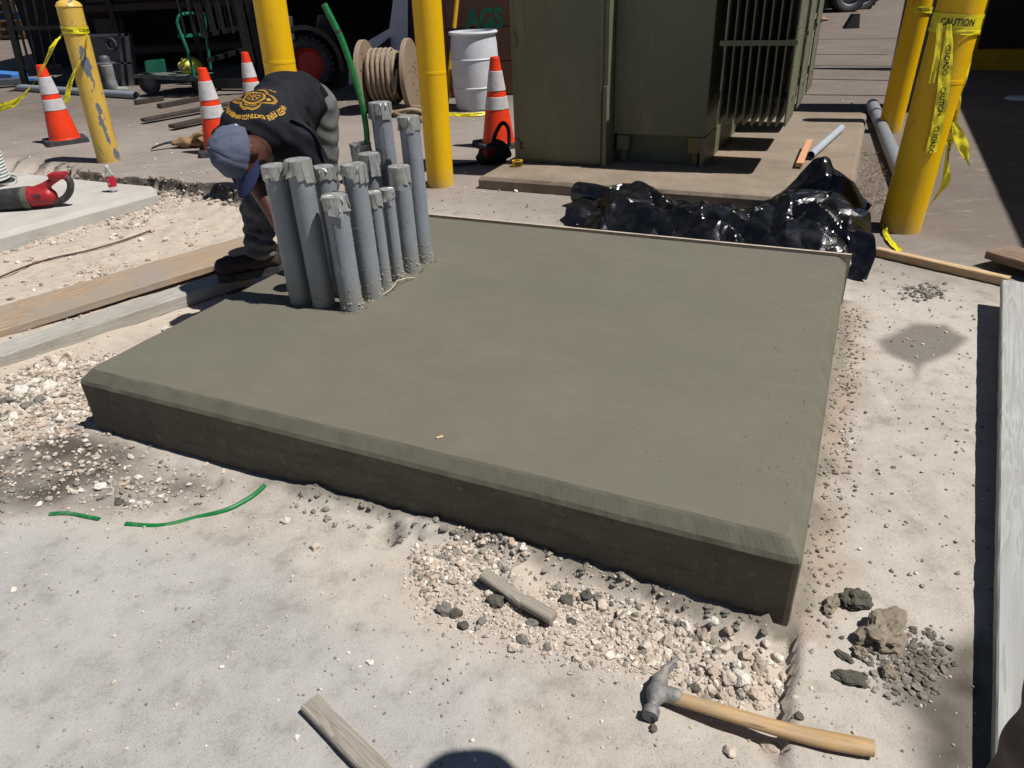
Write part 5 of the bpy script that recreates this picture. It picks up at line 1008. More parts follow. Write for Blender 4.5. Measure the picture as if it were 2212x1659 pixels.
# ================================================================ the worker
N3 = lambda v: np.array(v[:]) if not isinstance(v, tuple) else np.array(v)
J = dict(pel=(-1.09, 4.25, .900), hipL=(-1.00, 4.23, .86), hipR=(-1.18, 4.30, .86), kneeL=(-1.04, 4.22, .45), ankL=(-1.09, 4.36, .06), kneeR=(-1.27, 4.10, .47), ankR=(-1.335, 4.03, .03), toeR=(-1.535, 3.905, -.03), heelR=(-1.30, 4.05, -.045), toeL=(-1.16, 4.17, .03), heelL=(-1.07, 4.40, .02),
         mid=(-1.095, 4.01, .955), chest=(-1.135, 3.72, .885), nb=(-1.165, 3.52, .800), shL=(-.955, 3.60, .800), shR=(-1.335, 3.68, .795), elL=(-.895, 3.62, .575), haL=(-1.00, 3.36, .42), elR=(-1.225, 3.56, .53), haR=(-1.120, 3.40, .36))
J = {k: Vector(v) for k, v in J.items()}
J['kneeR'] = atY(556, 452, 4.05); J['ankR'] = atY(566, 553, 3.98); J['ankR'].z = max(J['ankR'].z, .04); J['heelR'] = J['ankR'] + Vector((.05, .03, -.075)); J['toeR'] = J['heelR'] + Vector((-.235, -.10, .0)); J['elR'] = atY(572, 425, 3.62); J['haR'] = atY(612, 505, 3.46)
HC = atY(516, 333, 3.36)                                       # head centre
hu = Vector((-.64, -.68, .33)).normalized(); hf = Vector((-.30, -.60, -.80)); hf = (hf - hu * hf.dot(hu)).normalized(); hr = hf.cross(hu).normalized()
HA = [N3(hr), N3(hf), N3(hu)]
lo, hi = np.array((-1.85, 3.05, -.14)), np.array((-.62, 4.75, 1.25))
def hand(Q, f, w, d, pm, k=1.0):
    """palm and five curled fingers; w wrist, d direction, pm palm normal"""
    d = d.normalized(); pm = (pm - d * pm.dot(d)).normalized(); sd = d.cross(pm)
    f = smin(f, ell_sdf(Q, N3(w + d * .05), [N3(sd), N3(d), N3(pm)], (.042, .05, .018)), .012)
    for i, (o_, ln) in enumerate(((-.030, .062), (-.010, .074), (.010, .078), (.029, .068))):
        p0 = w + d * .085 + sd * o_; p1 = p0 + d * ln * .45 + pm * .012; p2 = p1 + d * ln * .28 + pm * .024; p3 = p2 + pm * .022
        for a, b, r in ((p0, p1, .0098), (p1, p2, .0088), (p2, p3, .0078)): f = smin(f, cap_sdf(Q, N3(a), N3(b), r, r * .92), .003)
    p0 = w + d * .03 - sd * .036; p1 = p0 + d * .03 - sd * .022 + pm * .01; p2 = p1 + d * .03 - sd * .002 + pm * .012
    return smin(smin(f, cap_sdf(Q, N3(p0), N3(p1), .013, .011), .006), cap_sdf(Q, N3(p1), N3(p2), .011, .009), .003)
def body(Q):
    f = ell_sdf(Q, N3(HC), HA, (.076, .096, .108))                                # skull
    f = smin(f, ell_sdf(Q, N3(HC + hf * .040 - hu * .060), HA, (.060, .058, .068)), .03)   # jaw
    f = smin(f, cap_sdf(Q, N3(HC + hf * .095 - hu * .005), N3(HC + hf * .116 - hu * .040), .011, .017), .014)   # nose
    f = smin(f, ell_sdf(Q, N3(HC + hf * .088 + hu * .022), HA, (.056, .016, .014)), .014)  # brow
    for s in (-1, 1):
        f = smin(f, ell_sdf(Q, N3(HC + hf * .078 - hu * .035 + hr * s * .038), HA, (.022, .02, .02)), .014)      # cheeks
        f = np.maximum(f, -ell_sdf(Q, N3(HC + hf * .101 + hu * .000 + hr * s * .031), HA, (.017, .012, .010)))      # eye sockets
        f = smin(f, ell_sdf(Q, N3(HC + hf * .084 + hu * .000 + hr * s * .031), HA, (.012, .011, .011)), .002)
        e = np.abs(ell_sdf(Q, N3(HC + hr * s * .082 - hf * .012 - hu * .012), HA, (.012, .026, .035))) - .0045; f = smin(f, np.maximum(e, -((Q - N3(HC)) @ N3(hr) * s - .072)), .006)  # ears
        f = smin(f, ell_sdf(Q, N3(HC + hf * .098 - hu * (.066 + .008 * s)), HA, (.024, .012, .006)), .006)           # lips
    f = smin(f, cap_sdf(Q, N3(HC - hu * .07 - hf * .02), N3(J['nb'] + Vector((0, .06, 0))), .058, .068), .03)
    f = smin(f, cap_sdf(Q, N3(J['nb'] + Vector((0, .05, -.01))), N3(J['pel']), .09, .11), .04)
    for s in 'LR':
        f = smin(f, cap_sdf(Q, N3(J['sh' + s]), N3(J['el' + s]), .056, .044), .02); f = smin(f, cap_sdf(Q, N3(J['el' + s]), N3(J['ha' + s]), .045, .028), .012)
        f = hand(Q, f, J['ha' + s], (J['ha' + s] - J['el' + s]), Vector((0, -.4, -.9)) if s == 'L' else Vector((.5, -.3, -.8)))
        f = smin(f, cap_sdf(Q, N3(J['hip' + s]), N3(J['knee' + s]), .085, .055), .02); f = smin(f, cap_sdf(Q, N3(J['knee' + s]), N3(J['ank' + s]), .055, .036), .012)
        f = smin(f, cap_sdf(Q, N3(J['heel' + s] + Vector((0, 0, .05))), N3(J['toe' + s] + Vector((0, 0, .03))), .036, .03), .02)
    return f
man = thing('person', 'worker in black printed T-shirt, grey jeans and blue cap bending over', 'person', (-1.2, 4.1, gz(-1.2, 4.1)))
V_, Q_ = skin(body, lo, hi, .0075)
t = NT('brown_skin'); c = t.mix(t.ramp(t.noise(12, 5), .3, .7), srgb(86, 54, 42), srgb(70, 42, 32)); np_mesh('body', V_, Q_, t.out(c, .48, t.bump(t.noise(90, 4, .6), .1, .002), 0, .45), man)
# T-shirt: torso + short sleeves
tz = (J['nb'] - J['pel']).normalized(); tx = Vector((1, .12, 0)); tx = (tx - tz * tx.dot(tz)).normalized(); ty = tz.cross(tx)
def wr(Q, a, b, c, k=1): return np.sin(Q @ np.array(a) + k * np.sin(Q @ np.array(b)) * 1.5 + c)
def shirt(Q):
    ax_ = [N3(tx), N3(ty), N3(tz)]
    f = ell_sdf(Q, N3(J['chest'] + Vector((-.02, -.01, -.015))), ax_, (.195, .148, .235))
    f = smin(f, ell_sdf(Q, N3(J['mid'] + Vector((0, 0, -.02))), ax_, (.172, .136, .25)), .06)
    f = smin(f, ell_sdf(Q, N3(J['pel'] + Vector((.0, -.04, -.02))), ax_, (.172, .145, .17)), .05)
    f = smin(f, cap_sdf(Q, N3(J['shL'] + Vector((-.05, .03, .0))), N3(J['shR'] + Vector((.05, .03, .0))), .092, .092), .05)
    for s, fr_ in (('L', .62), ('R', .58)):
        e = J['sh' + s].lerp(J['el' + s], fr_); g = cap_sdf(Q, N3(J['sh' + s]), N3(e), .082, .083); cut = (Q - N3(e)) @ N3((J['el' + s] - J['sh' + s]).normalized()); g = np.maximum(g, cut); f = smin(f, g, .035)
    # drape below the chest, open neck
    f = smin(f, ell_sdf(Q, N3(J['mid'] + Vector((-.02, -.08, -.12))), ax_, (.15, .12, .20)), .06)
    f = np.maximum(f, -(cap_sdf(Q, N3(J['nb'] + tz * .02), N3(HC - hu * .07), .072, .066)))
    f = np.maximum(f, (Q - N3(J['pel'] - tz * .115)) @ N3(-tz))
    amp = .0045 + .006 * np.clip((Q - N3(J['mid'])) @ N3(-tz) / .3 + .3, 0, 1)
    f += amp * wr(Q, (38, 14, 46), (11, 17, 9), 0) * .7 + .004 * (1 - np.abs(wr(Q, (16, 24, -22), (7, 5, 9), .4))) + .003 * wr(Q, (-20, 70, 40), (30, 12, 25), 1.2)
    return f
V_, Q_ = skin(shirt, lo, hi, .008)
t = NT('black_cotton'); c = t.mix(t.ramp(t.noise(6, 6, .65), .42, .72), srgb(24, 25, 30), srgb(38, 40, 46)); c = t.mix(t.math('MULTIPLY', t.ramp(t.voro(26), .05, .03), t.ramp(t.noise(5), .5, .58)), c, srgb(200, 200, 200)); M_SH = t.out(c, .85, t.bump(t.math('ADD', t.noise(18, 5, .6, .5), t.noise(300, 2)), .30, .006), 0, .2)
sh_o = np_mesh('t_shirt', V_, Q_, M_SH, man); SHV, SHQ = V_, Q_
def jeans(Q):
    f = ell_sdf(Q, N3(J['pel'] + Vector((.0, .03, -.03))), [N3(tx), N3(ty), N3(tz)], (.165, .145, .155))
    for s in 'LR':
        h, k, a = J['hip' + s], J['knee' + s], J['ank' + s]; f = smin(f, cap_sdf(Q, N3(h), N3(k), .112, .088), .05); f = smin(f, cap_sdf(Q, N3(k), N3(a + Vector((0, 0, .04))), .086, .078), .02)
        ba = a + Vector((0, 0, .06)); f = smin(f, ell_sdf(Q, N3(ba), np.eye(3), (.086, .086, .045)), .02)
    f = np.maximum(f, -(Q[:, 2] - .02))
    low = np.clip((.45 - Q[:, 2]) / .4, 0, 1)
    f += (.003 + .009 * low) * wr(Q, (9, 14, 95), (14, 9, 11), .5) * (.35 + .65 * low) + .004 * wr(Q, (50, -30, 60), (9, 15, 5), 2)
    return f
V_, Q_ = skin(jeans, lo, hi, .008)
t = NT('grey_denim'); c = t.mix(t.ramp(t.noise(7, 6, .65), .35, .68), srgb(104, 104, 102), srgb(76, 77, 78)); c = t.mix(t.math('MULTIPLY', t.ramp(t.noise(18, 5, .6), .5, .7), .35), c, srgb(136, 134, 128)); np_mesh('jeans', V_, Q_, t.out(c, .9, t.bump(t.math('ADD', t.noise(260, 2), t.noise(26, 5, .6, .8)), .35, .005), 0, .15), man)
def boot(s):
    a, to, he = J['ank' + s], J['toe' + s], J['heel' + s]; g = min(to.z, he.z) - .015
    def f_(Q):
        f = cap_sdf(Q, N3(he + Vector((0, 0, .045))), N3(to + Vector((0, 0, .042))), .054, .050); f = smin(f, ell_sdf(Q, N3(to + Vector((0, 0, .05))), np.eye(3), (.062, .062, .05)), .03); f = smin(f, cap_sdf(Q, N3(he + (to - he) * .22 + Vector((0, 0, .06))), N3(a + Vector((0, 0, .12))), .058, .062), .03)
        f += .0035 * wr(Q, (60, 30, 50), (20, 30, 10), 0); return np.maximum(f, g + .0 - Q[:, 2])
    return f_
t = NT('worn_boot'); c = t.mix(t.ramp(t.noise(16, 6, .7), .35, .7), srgb(64, 54, 48), srgb(44, 38, 35)); M_BOOT = t.out(c, .8, t.bump(t.noise(60, 5, .6), .4, .004), 0, .25)
for s in 'LR':
    p = J['ank' + s]; V_, Q_ = skin(boot(s), N3(p) - np.array((.34, .30, .16)), N3(p) + np.array((.20, .22, .25)), .008); b = np_mesh('boot', V_, Q_, M_BOOT, man)
    to, he = J['toe' + s], J['heel' + s]; dd = (to - he).normalized(); sdv = Vector((-dd.y, dd.x, 0)).normalized(); m = MB()
    out = []
    for k in range(32):
        an = 2 * PI * k / 32; cx_ = (to if math.cos(an) > 0 else he); out.append(cx_ + dd * (.064 * math.cos(an)) + sdv * (.060 * math.sin(an)))
    zz = min(to.z, he.z) - .032; m.add([Vector((q.x, q.y, zz)) for q in out] + [Vector((q.x, q.y, q.z + .012)) for q in out], [list(range(32))[::-1], list(range(32, 64))] + [(i, (i + 1) % 32, 32 + (i + 1) % 32, 32 + i) for i in range(32)]); m.build('sole', M_RUB, b)
    m = MB()
    for k in range(4): q = he.lerp(to, .45 + .1 * k) + Vector((0, 0, .105 - .012 * k)); m.tube([q - sdv * .03, q + Vector((0, 0, .008)), q + sdv * .03], .004, 6)
    m.build('lace', mat('lace_brown', srgb(70, 60, 50)), b)
# cap
capo = []
t = NT('blue_cap_cloth'); c = t.mix(t.ramp(t.noise(7, 5, .6), .3, .7), srgb(104, 110, 128), srgb(86, 92, 112)); M_CAP = t.out(c, .85, t.bump(t.math('ADD', t.noise(22, 5, .65, 1.2), t.noise(320, 2)), .7, .008), 0, .2)
cc = HC + hu * .012 - hf * .004; m = MB(); NA, NB = 96, 32; P = []
for j in range(NB + 1):
    ph = (j / NB) * PI * .53; row = []
    for i in range(NA):
        th = 2 * PI * i / NA; x = math.sin(ph) * math.cos(th); y = math.sin(ph) * math.sin(th); z = math.cos(ph)
        wv = 1 + .075 * mnoise.noise((x * 2.2, y * 2.2, z * 2.2 + 4)) + .02 * mnoise.noise((x * 6, y * 6, z * 6)); seam = 1 - .030 * math.exp(-((((th / (PI / 3)) % 1) - .5) / .05) ** 2) * min(1, ph * 3)
        row.append(cc + (hr * (x * .098) + hf * (y * .118 - .004) + hu * (z * .128 * (1 - .10 * max(0, -y)))) * (wv * seam))
    P.append(row)
m.add([p for r_ in P for p in r_], [(j * NA + i, (j + 1) * NA + i, (j + 1) * NA + (i + 1) % NA, j * NA + (i + 1) % NA) for j in range(NB) for i in range(NA)], True)
cap = m.build('cap', M_CAP, man)
m = MB().rock(cc + hu * .130, .009, 3, ICO2, .6, .05, smooth=True); m.build('cap_button', M_CAP, cap)
m = MB(); top, bot = [], []
for i in range(25):
    a = -1.32 + 2.64 * i / 24; row = []
    for j in range(8):
        s = j / 7; bx = math.sin(a) * (.096 + .0 * s); by = math.cos(a) * .112 + s * .085 * (math.cos(a * 1.02) ** .5 if math.cos(a * 1.02) > 0 else 0); bz = -.008 - .040 * (bx / .096) ** 2 - .012 * s; row.append(cc + hr * bx + hf * by + hu * bz)
    top.append(row)
m.grid(top); m.grid([[p - hu * .004 for p in r_] for r_ in top]); ed = [r_[-1] for r_ in top]; m.grid([[p, p - hu * .004] for p in ed]); m.build('cap_brim', mat('cap_navy', srgb(44, 52, 92), srgb(34, 42, 78), 10, .85, .2), cap)
m = MB()                                                      # small white emblem on the cap side
for (x0, y0, x1, y1) in ((0, 0, .006, .022), (.006, .018, .014, .022), (.010, .0, .014, .020), (.004, .008, .012, .011)):
    q = []
    for (x_, y_) in ((x0, y0), (x1, y0), (x1, y1), (x0, y1)):
        an = .22 + (x_ - .007) / .1; ph = PI * .5 - .12 - y_ / .115 ; q.append(cc + (hr * (math.cos(an) * math.sin(ph) * .0985) + hf * (math.sin(an) * math.sin(ph) * .1185 - .004) + hu * (math.cos(ph) * .1285)) * 1.03)
    m.add(q, [(0, 1, 2, 3)])
m.build('cap_emblem', mat('white_print', srgb(222, 224, 228), bump=0), cap)
MB().tube([cc - hf * .115 + hr * (.05 * (i / 4 - .5)) + hu * .012 for i in range(5)], .006, 6).build('cap_strap', mat('white_print', srgb(222, 224, 228)), cap)
m = MB(); rr = random.Random(4)                                # beard: short curls along the jaw
for i in range(900):
    a = rr.uniform(-1.7, 1.7); b = rr.uniform(-.95, .25); d = (hr * math.sin(a) * .066 + hf * (math.cos(a) * .068 + .028) + hu * (-.066 + b * .034)); q = HC + d; dn = (hr * math.sin(a) + hf * math.cos(a) * .8 - hu * .5).normalized(); q2 = q + dn * rr.uniform(.004, .016) + Vector((rr.uniform(-1, 1), rr.uniform(-1, 1), rr.uniform(-1, 1))) * .005
    m.tube([q - dn * .006, q2], [.0022, .0012], 4, False)
m.build('beard', mat('black_hair', srgb(26, 22, 20), bump=0, rough=.7), man)
# print on the shirt back
tree = BVHTree.FromPolygons([Vector(v) for v in SHV.tolist()], SHQ.tolist())
pc = tree.ray_cast(EYE, ray(547, 208).normalized())[0] or J['chest'] + Vector((0, 0, .15))
yb = tz.copy()                                                # up on the garment = towards the neck
nb_ = Vector((-.12, -.30, 1)); nb_ = (nb_ - yb * nb_.dot(yb)).normalized(); xb = yb.cross(nb_).normalized()
def onback(x, y, off=.0022):
    p = pc + xb * x + yb * y; h = tree.ray_cast(p + nb_ * .3, -nb_)
    return (h[0] + nb_ * off) if h[0] is not None else p
M_PRINT = mat('gold_print', srgb(206, 158, 52), srgb(188, 140, 44), 30, .7, .1)
def arc_text(m, body, size, R, top, squeeze=.85, spread=1.0):
    v, f = text_mesh(body, size, 0, size * .02); w = max(x for x, y in v); 
    def fn(x, y):
        a = (x - w / 2) * squeeze * spread / R
        return onback(math.sin(a) * (R + y), math.cos(a) * (R + y)) if top else onback(math.sin(a) * (R - y), -math.cos(a) * (R - y))
    m.add([fn(x, y) for x, y in v], f)
PS = .80
m = MB(); arc_text(m, 'WEST FIRE EXTINGUISHER SERVICE', .036 * PS, .150 * PS, True, .86); arc_text(m, '478-254-6200', .038 * PS, .168 * PS, False, .95); m.build('print_lettering', M_PRINT, sh_o)
def band_ring(m, fn, n=72, w=.0035):
    pts = [(fn(2 * PI * k / n, 0), fn(2 * PI * k / n, 1)) for k in range(n + 1)]; m.grid([[onback(*a), onback(*b)] for a, b in pts])
m = MB()
for r0, r1 in ((.062, .067), (.055, .058), (.040, .042)): band_ring(m, lambda a, k, r0=r0, r1=r1: ((r0 if k == 0 else r1) * PS * math.cos(a), (r0 if k == 0 else r1) * PS * math.sin(a)))
def cross_r(a): return .112 + .016 * math.cos(4 * a) - .010 * abs(math.cos(4 * a)) ** 8
for k0 in (0, .010): band_ring(m, lambda a, k, k0=k0: ((cross_r(a) - k0 + .0045 * k) * PS * math.cos(a), (cross_r(a) - k0 + .0045 * k) * PS * math.sin(a)), 120)
arc_text(m, 'SAFETY', .019 * PS, .074 * PS, False, .9); arc_text(m, 'WEST FIRE', .017 * PS, .074 * PS, True, .9)
def quad(m, pts): m.add([onback(x * PS, y * PS) for x, y in pts], [list(range(len(pts)))])
for (x0, y0, x1, y1) in ((-.098, -.007, -.074, .007), (-.093, -.017, -.079, .017)): quad(m, [(x0, y0), (x1, y0), (x1, y1), (x0, y1)])
quad(m, [(.078, -.018), (.094, -.018), (.094, .012), (.088, .02), (.078, .014)])
for k in range(8):                                            # crossed tools in the middle
    a = k * PI / 4 + .2; c_, s_ = math.cos(a), math.sin(a); quad(m, [(.006 * c_ - .0018 * s_, .006 * s_ + .0018 * c_), (.034 * c_ - .0018 * s_, .034 * s_ + .0018 * c_), (.034 * c_ + .0018 * s_, .034 * s_ - .0018 * c_), (.006 * c_ + .0018 * s_, .006 * s_ - .0018 * c_)]); quad(m, [(.030 * c_ - .005 * s_, .030 * s_ + .005 * c_), (.036 * c_ - .004 * s_, .036 * s_ + .004 * c_), (.036 * c_ + .004 * s_, .036 * s_ - .004 * c_), (.030 * c_ + .005 * s_, .030 * s_ - .005 * c_)])
m.build('print_emblem', M_PRINT, sh_o)
# ================================================================ yard behind
M_BLKP = mat('black_paint', srgb(28, 28, 30), srgb(20, 20, 22), 10, .45, .1, dirt=srgb(70, 66, 62), damt=.3); M_DGREY = mat('dark_grey_paint', srgb(86, 88, 92), srgb(70, 72, 76), 8, .5, .1, dirt=srgb(90, 84, 78), damt=.3); M_BGREY = mat('blue_grey_paint', srgb(206, 212, 224), srgb(188, 194, 208), 6, .5, .1)
M_WALL = mat('shed_wall', srgb(40, 38, 38), srgb(30, 28, 28), 3, .9, .2); M_RUST = mat('rusty_orange', srgb(78, 56, 46), srgb(56, 42, 38), 14, .8, .2)  # shed wall colour near-black, painting in the darkness inside
def far(px, py): return on_ground(px, py)
# open shed over the machines
shed = thing('storage_shed', 'dark open shed roof and back wall shading the machines', 'shed', (-2, 17, gz(-2, 17)))
MB().box((-1.5, 16.0, 3.75), (9.4, 7.4, .12)).build('roof', M_WALL, shed); MB().box((-7.6, 16.9, 3.75), (2.9, 5.6, .12)).build('roof', M_WALL, shed); MB().box((-6.9, 15.9, 1.8), (4.6, .12, 3.8)).build('dark_backdrop', M_WALL, shed); MB().box((1.0, 11.1, 3.55), (4.4, 2.3, .10)).build('shade_canopy', M_WALL, shed); MB().box((-1.5, 19.6, 1.9), (9.4, .12, 4.0)).build('back_wall', M_WALL, shed); MB().box((3.1, 15.9, 1.9), (.12, 7.2, 3.9)).build('side_wall', M_WALL, shed)  # front and left roof pieces added for shade, dark sheet blocks bright ground behind
MB().box((3.1, 10.1, 1.8), (.12, .12, 3.5)).build('column', M_WALL, shed)
# ---------------------------------------------------------------- forklift (faces left)
YF = 11.6
fk = thing('forklift', 'black forklift with blue-grey body parked behind the worker', 'forklift', (-2.6, YF + .4, gz(-2.6, YF)))
g0 = gz(-3.2, YF)
def PP(poly, y0, y1, name, m, par, yref=None):
    yr = yref or y0; mb = MB(); base = [atY(px, py, yr) for px, py in poly]; n = len(base)
    vs = [Vector((p.x, y0, p.z)) for p in base] + [Vector((p.x, y1, p.z)) for p in base]
    mb.add(vs, [list(range(n)), list(range(n, 2 * n))[::-1]] + [(i, n + i, n + (i + 1) % n, (i + 1) % n) for i in range(n)]); return mb.build(name, m, par, recalc=True)
wc = atY(668, 132, YF); wr_ = .36; wc.z = g0 + wr_
def wheel(par, c, r, w, rim, m_rim):
    o = MB().lathe([(r * .62, -w / 2), (r * .9, -w / 2), (r, -w * .36), (r, w * .36), (r * .9, w / 2), (r * .62, w / 2)], 40, c, (0, 1, 0), closed=True).build('wheel', M_RUB, par)
    MB().lathe([(r * .62, -w * .48), (r * .58, -w * .40), (r * .45, -w * .2), (.02, -w * .25), (.001, -w * .25)], 32, c, (0, 1, 0)).build('rim', m_rim, o)
    m = MB()
    for k in range(26):
        a = 2 * PI * k / 26; m.box(c + Vector((math.cos(a) * r, 0, math.sin(a) * r)), (.03, w * .8, .045), Matrix.Rotation(-a, 3, 'Y'))
    m.build('tread', M_RUB, o); return o
wheel(fk, wc, wr_, .26, True, mat('red_rim', srgb(170, 40, 34), rough=.45)); wheel(fk, wc + Vector((0, 1.0, 0)), wr_, .26, True, MATS['red_rim']); wheel(fk, wc + Vector((1.7, .15, -.06)), .30, .22, True, MATS['red_rim']); wheel(fk, wc + Vector((1.7, .85, -.06)), .30, .22, True, MATS['red_rim'])
m = MB()
arc = [(wc.x + (wr_ + .10) * math.cos(a), wc.z + (wr_ + .10) * math.sin(a)) for a in np.linspace(-.2, PI * .92, 18)]; m.grid([[Vector((x, YF - .16, z)), Vector((x, YF + .18, z))] for x, z in arc]); m.grid([[Vector((x, YF - .16, z)), Vector((wc.x + (x - wc.x) * 1.14, YF - .16, wc.z + (z - wc.z) * 1.14))] for x, z in arc]); m.build('fender', M_BLKP, fk)
PP([(570, 100), (640, 100), (645, 140), (712, 138), (760, 132), (760, 250), (700, 240), (560, 200)], YF + .2, YF + 1.0, 'chassis', M_BLKP, fk, YF)
cb = PP([(570, 35), (618, 38), (622, 98), (572, 100)], YF + .0, YF + .5, 'control_box', M_DGREY, fk, YF); PP([(598, 48), (606, 48), (606, 60), (598, 60)], YF - .006, YF - .002, 'data_plate', mat('plate_white', srgb(206, 206, 210), bump=0), cb, YF)
PP([(725, 195), (765, 180), (770, 235), (728, 245)], YF - .05, YF + .35, 'step', M_DGREY, fk, YF); PP([(655, 92), (690, 108), (700, 135), (650, 125)], YF + .05, YF + .5, 'cowl', M_BLKP, fk, YF); PP([(675, 35), (712, 32), (718, 110), (670, 112)], YF + .3, YF + .8, 'seat', M_BLKP, fk, YF)
# side frame; near-black plates paint in the dark of its two gaps
sf = PP([(752, 230), (752, 148), (775, 100), (840, 62), (848, 0), (880, 0), (880, 130), (838, 158), (760, 212)], YF + .06, YF + .12, 'counterweight', M_BGREY, fk, YF)
for q in ([(774, 150), (802, 128), (812, 140), (786, 168)], [(806, 110), (842, 80), (843, 118), (826, 148)]): PP(q, YF - .002, YF + .055, 'dark_plate', mat('void_black', srgb(12, 12, 14), bump=0), sf, YF)
PP([(845, 0), (900, 0), (905, 150), (840, 165)], YF + .13, YF + 1.0, 'engine_cover', M_BLKP, fk, YF)
MB().box((atY(770, 120, YF).x, YF + .62, 2.35), (2.0, .95, .06)).build('overhead_guard', M_BLKP, fk)  # solid unseen panel, shaped to shade the forklift body
for px in (625, 880): a = atY(px, 120, YF); MB().beam((a.x, YF + .1, .9), (a.x, YF + .1, 2.5), .06, .06).build('guard_post', M_BLKP, fk)
xm = atY(530, 120, YF).x; m = MB()
for dy in (.2, .75): MB().beam((xm, YF + dy, g0 + .1), (xm - .05, YF + dy, 3.0), .10, .12, up=(0, 1, 0)).build('mast_rail', M_BLKP, fk)
xc_ = atY(468, 120, YF).x; zc = g0
for z in (.50, .82, 1.30): MB().beam((xc_, YF - .35, zc + z), (xc_, YF + 1.25, zc + z), .06, .06).build('carriage_bar', M_BLKP, fk)
for k in range(9): y = YF - .33 + k * .195; MB().beam((xc_ - .02, y, zc + .82), (xc_ - .02, y, zc + 2.4), .022, .022, up=(0, 1, 0)).build('backrest_bar', M_BLKP, fk)
PP([(425, 175), (470, 170), (540, 168), (545, 190), (428, 190)], YF - .1, YF - .02, 'carriage_bar', M_BLKP, fk, YF)
for k in range(7):
    x0 = atY(428 + k * 20, 125, YF).x; MB().beam((x0, YF - .25, zc + .82), (x0, YF - .25, zc + 2.5), .03, .03, up=(0, 1, 0)).build('backrest_bar', M_BLKP, fk)
for (a, b) in (((310, 268), (560, 222)), ((372, 282), (560, 242))):
    p = far(*a); q = far(*b); mb = MB(); mb.beam(p + Vector((0, 0, .045)), q + Vector((0, 0, .06)), .12, .04, .006); mb.build('fork', mat('fork_steel', srgb(84, 76, 70), srgb(60, 54, 50), 12, .55, .2, metal=.3), fk)
# ---------------------------------------------------------------- cable reel and rope
rc0 = atY(790, 152, 9.75); rc1 = atY(886, 158, 9.67); ra = (rc1 - rc0).normalized(); rr_ = .42; gzr = gz(rc1.x, rc1.y); rc0.z = rc1.z = gzr + rr_; ra = (rc1 - rc0).normalized()
reel = thing('cable_reel', 'wooden cable reel wound with tan rope', 'cable reel', ((rc0 + rc1) / 2).xy.to_3d() + Vector((0, 0, gzr)))
M_REELW = wood('reel_wood', srgb(158, 138, 114), srgb(122, 104, 84), 2, 1.0, grey=srgb(132, 118, 104), gamt=.5)
for c in (rc0, rc1):
    f = MB().lathe([(.001, -.03), (rr_ - .005, -.03), (rr_, -.024), (rr_, .024), (rr_ - .005, .03), (.001, .03)], 48, c, ra).build('flange', M_REELW, reel)
    m = MB(); e1 = ra.orthogonal().normalized(); e2 = ra.cross(e1)
    for k in range(10): a = random.uniform(0, 6.28); q = random.uniform(.08, .36); m.tube([c + ra * .029 + (e1 * math.cos(a) + e2 * math.sin(a)) * q, c + ra * .034 + (e1 * math.cos(a) + e2 * math.sin(a)) * q], .012, 8)
    m.build('bolt', M_BLKP, f)
MB().tube([rc0, rc1], .235, 32).build('drum', mat('drum_black', srgb(40, 38, 38)), reel)
t = NT('tan_rope'); wv_ = t.n.new('ShaderNodeTexWave'); t.link(t.co, wv_.inputs[0]); wv_.inputs['Scale'].default_value = 30; c = t.mix(t.ramp(t.noise(30, 5), .3, .7), srgb(160, 142, 122), srgb(128, 112, 94)); M_ROPE = t.out(c, .9, t.bump(wv_.outputs[0], .4, .006), 0, .2)
Lr = (rc1 - rc0).length; e1 = ra.orthogonal().normalized(); e2 = ra.cross(e1); hel = []; NT_ = 13
for i in range(NT_ * 28): s = i / (NT_ * 28); a = 2 * PI * i / 28; q = .27 + .006 * math.sin(i * .37); hel.append(rc0 + ra * (.07 + (Lr - .20) * s) + (e1 * math.cos(a) + e2 * math.sin(a)) * q)
MB().tube(hel, .022, 8).build('rope_winding', M_ROPE, reel); hel2 = [rc0 + ra * (.09 + (Lr - .26) * (i / 140)) + (e1 * math.cos(2 * PI * i / 28) + e2 * math.sin(2 * PI * i / 28)) * .305 for i in range(141)]; MB().tube(hel2, .022, 8).build('rope_winding', M_ROPE, reel)
rp_ = far(860, 248); pts = [atY(858, 150, 9.45), atY(852, 200, 9.4), far(846, 228) + Vector((0, 0, .02))]; rnd = random.Random(5)
for k in range(46): a = k * .62; q = .10 + .17 * rnd.random(); pts.append(Vector((rp_.x + q * 1.3 * math.cos(a), rp_.y + q * .9 * math.sin(a), gz(rp_.x, rp_.y) + .022 + .02 * (k % 4))))
tag(MB().tube(spline(pts, 4), .021, 8).build('rope', M_ROPE), 'tangle of tan rope on the ground in front of the reel', 'rope')
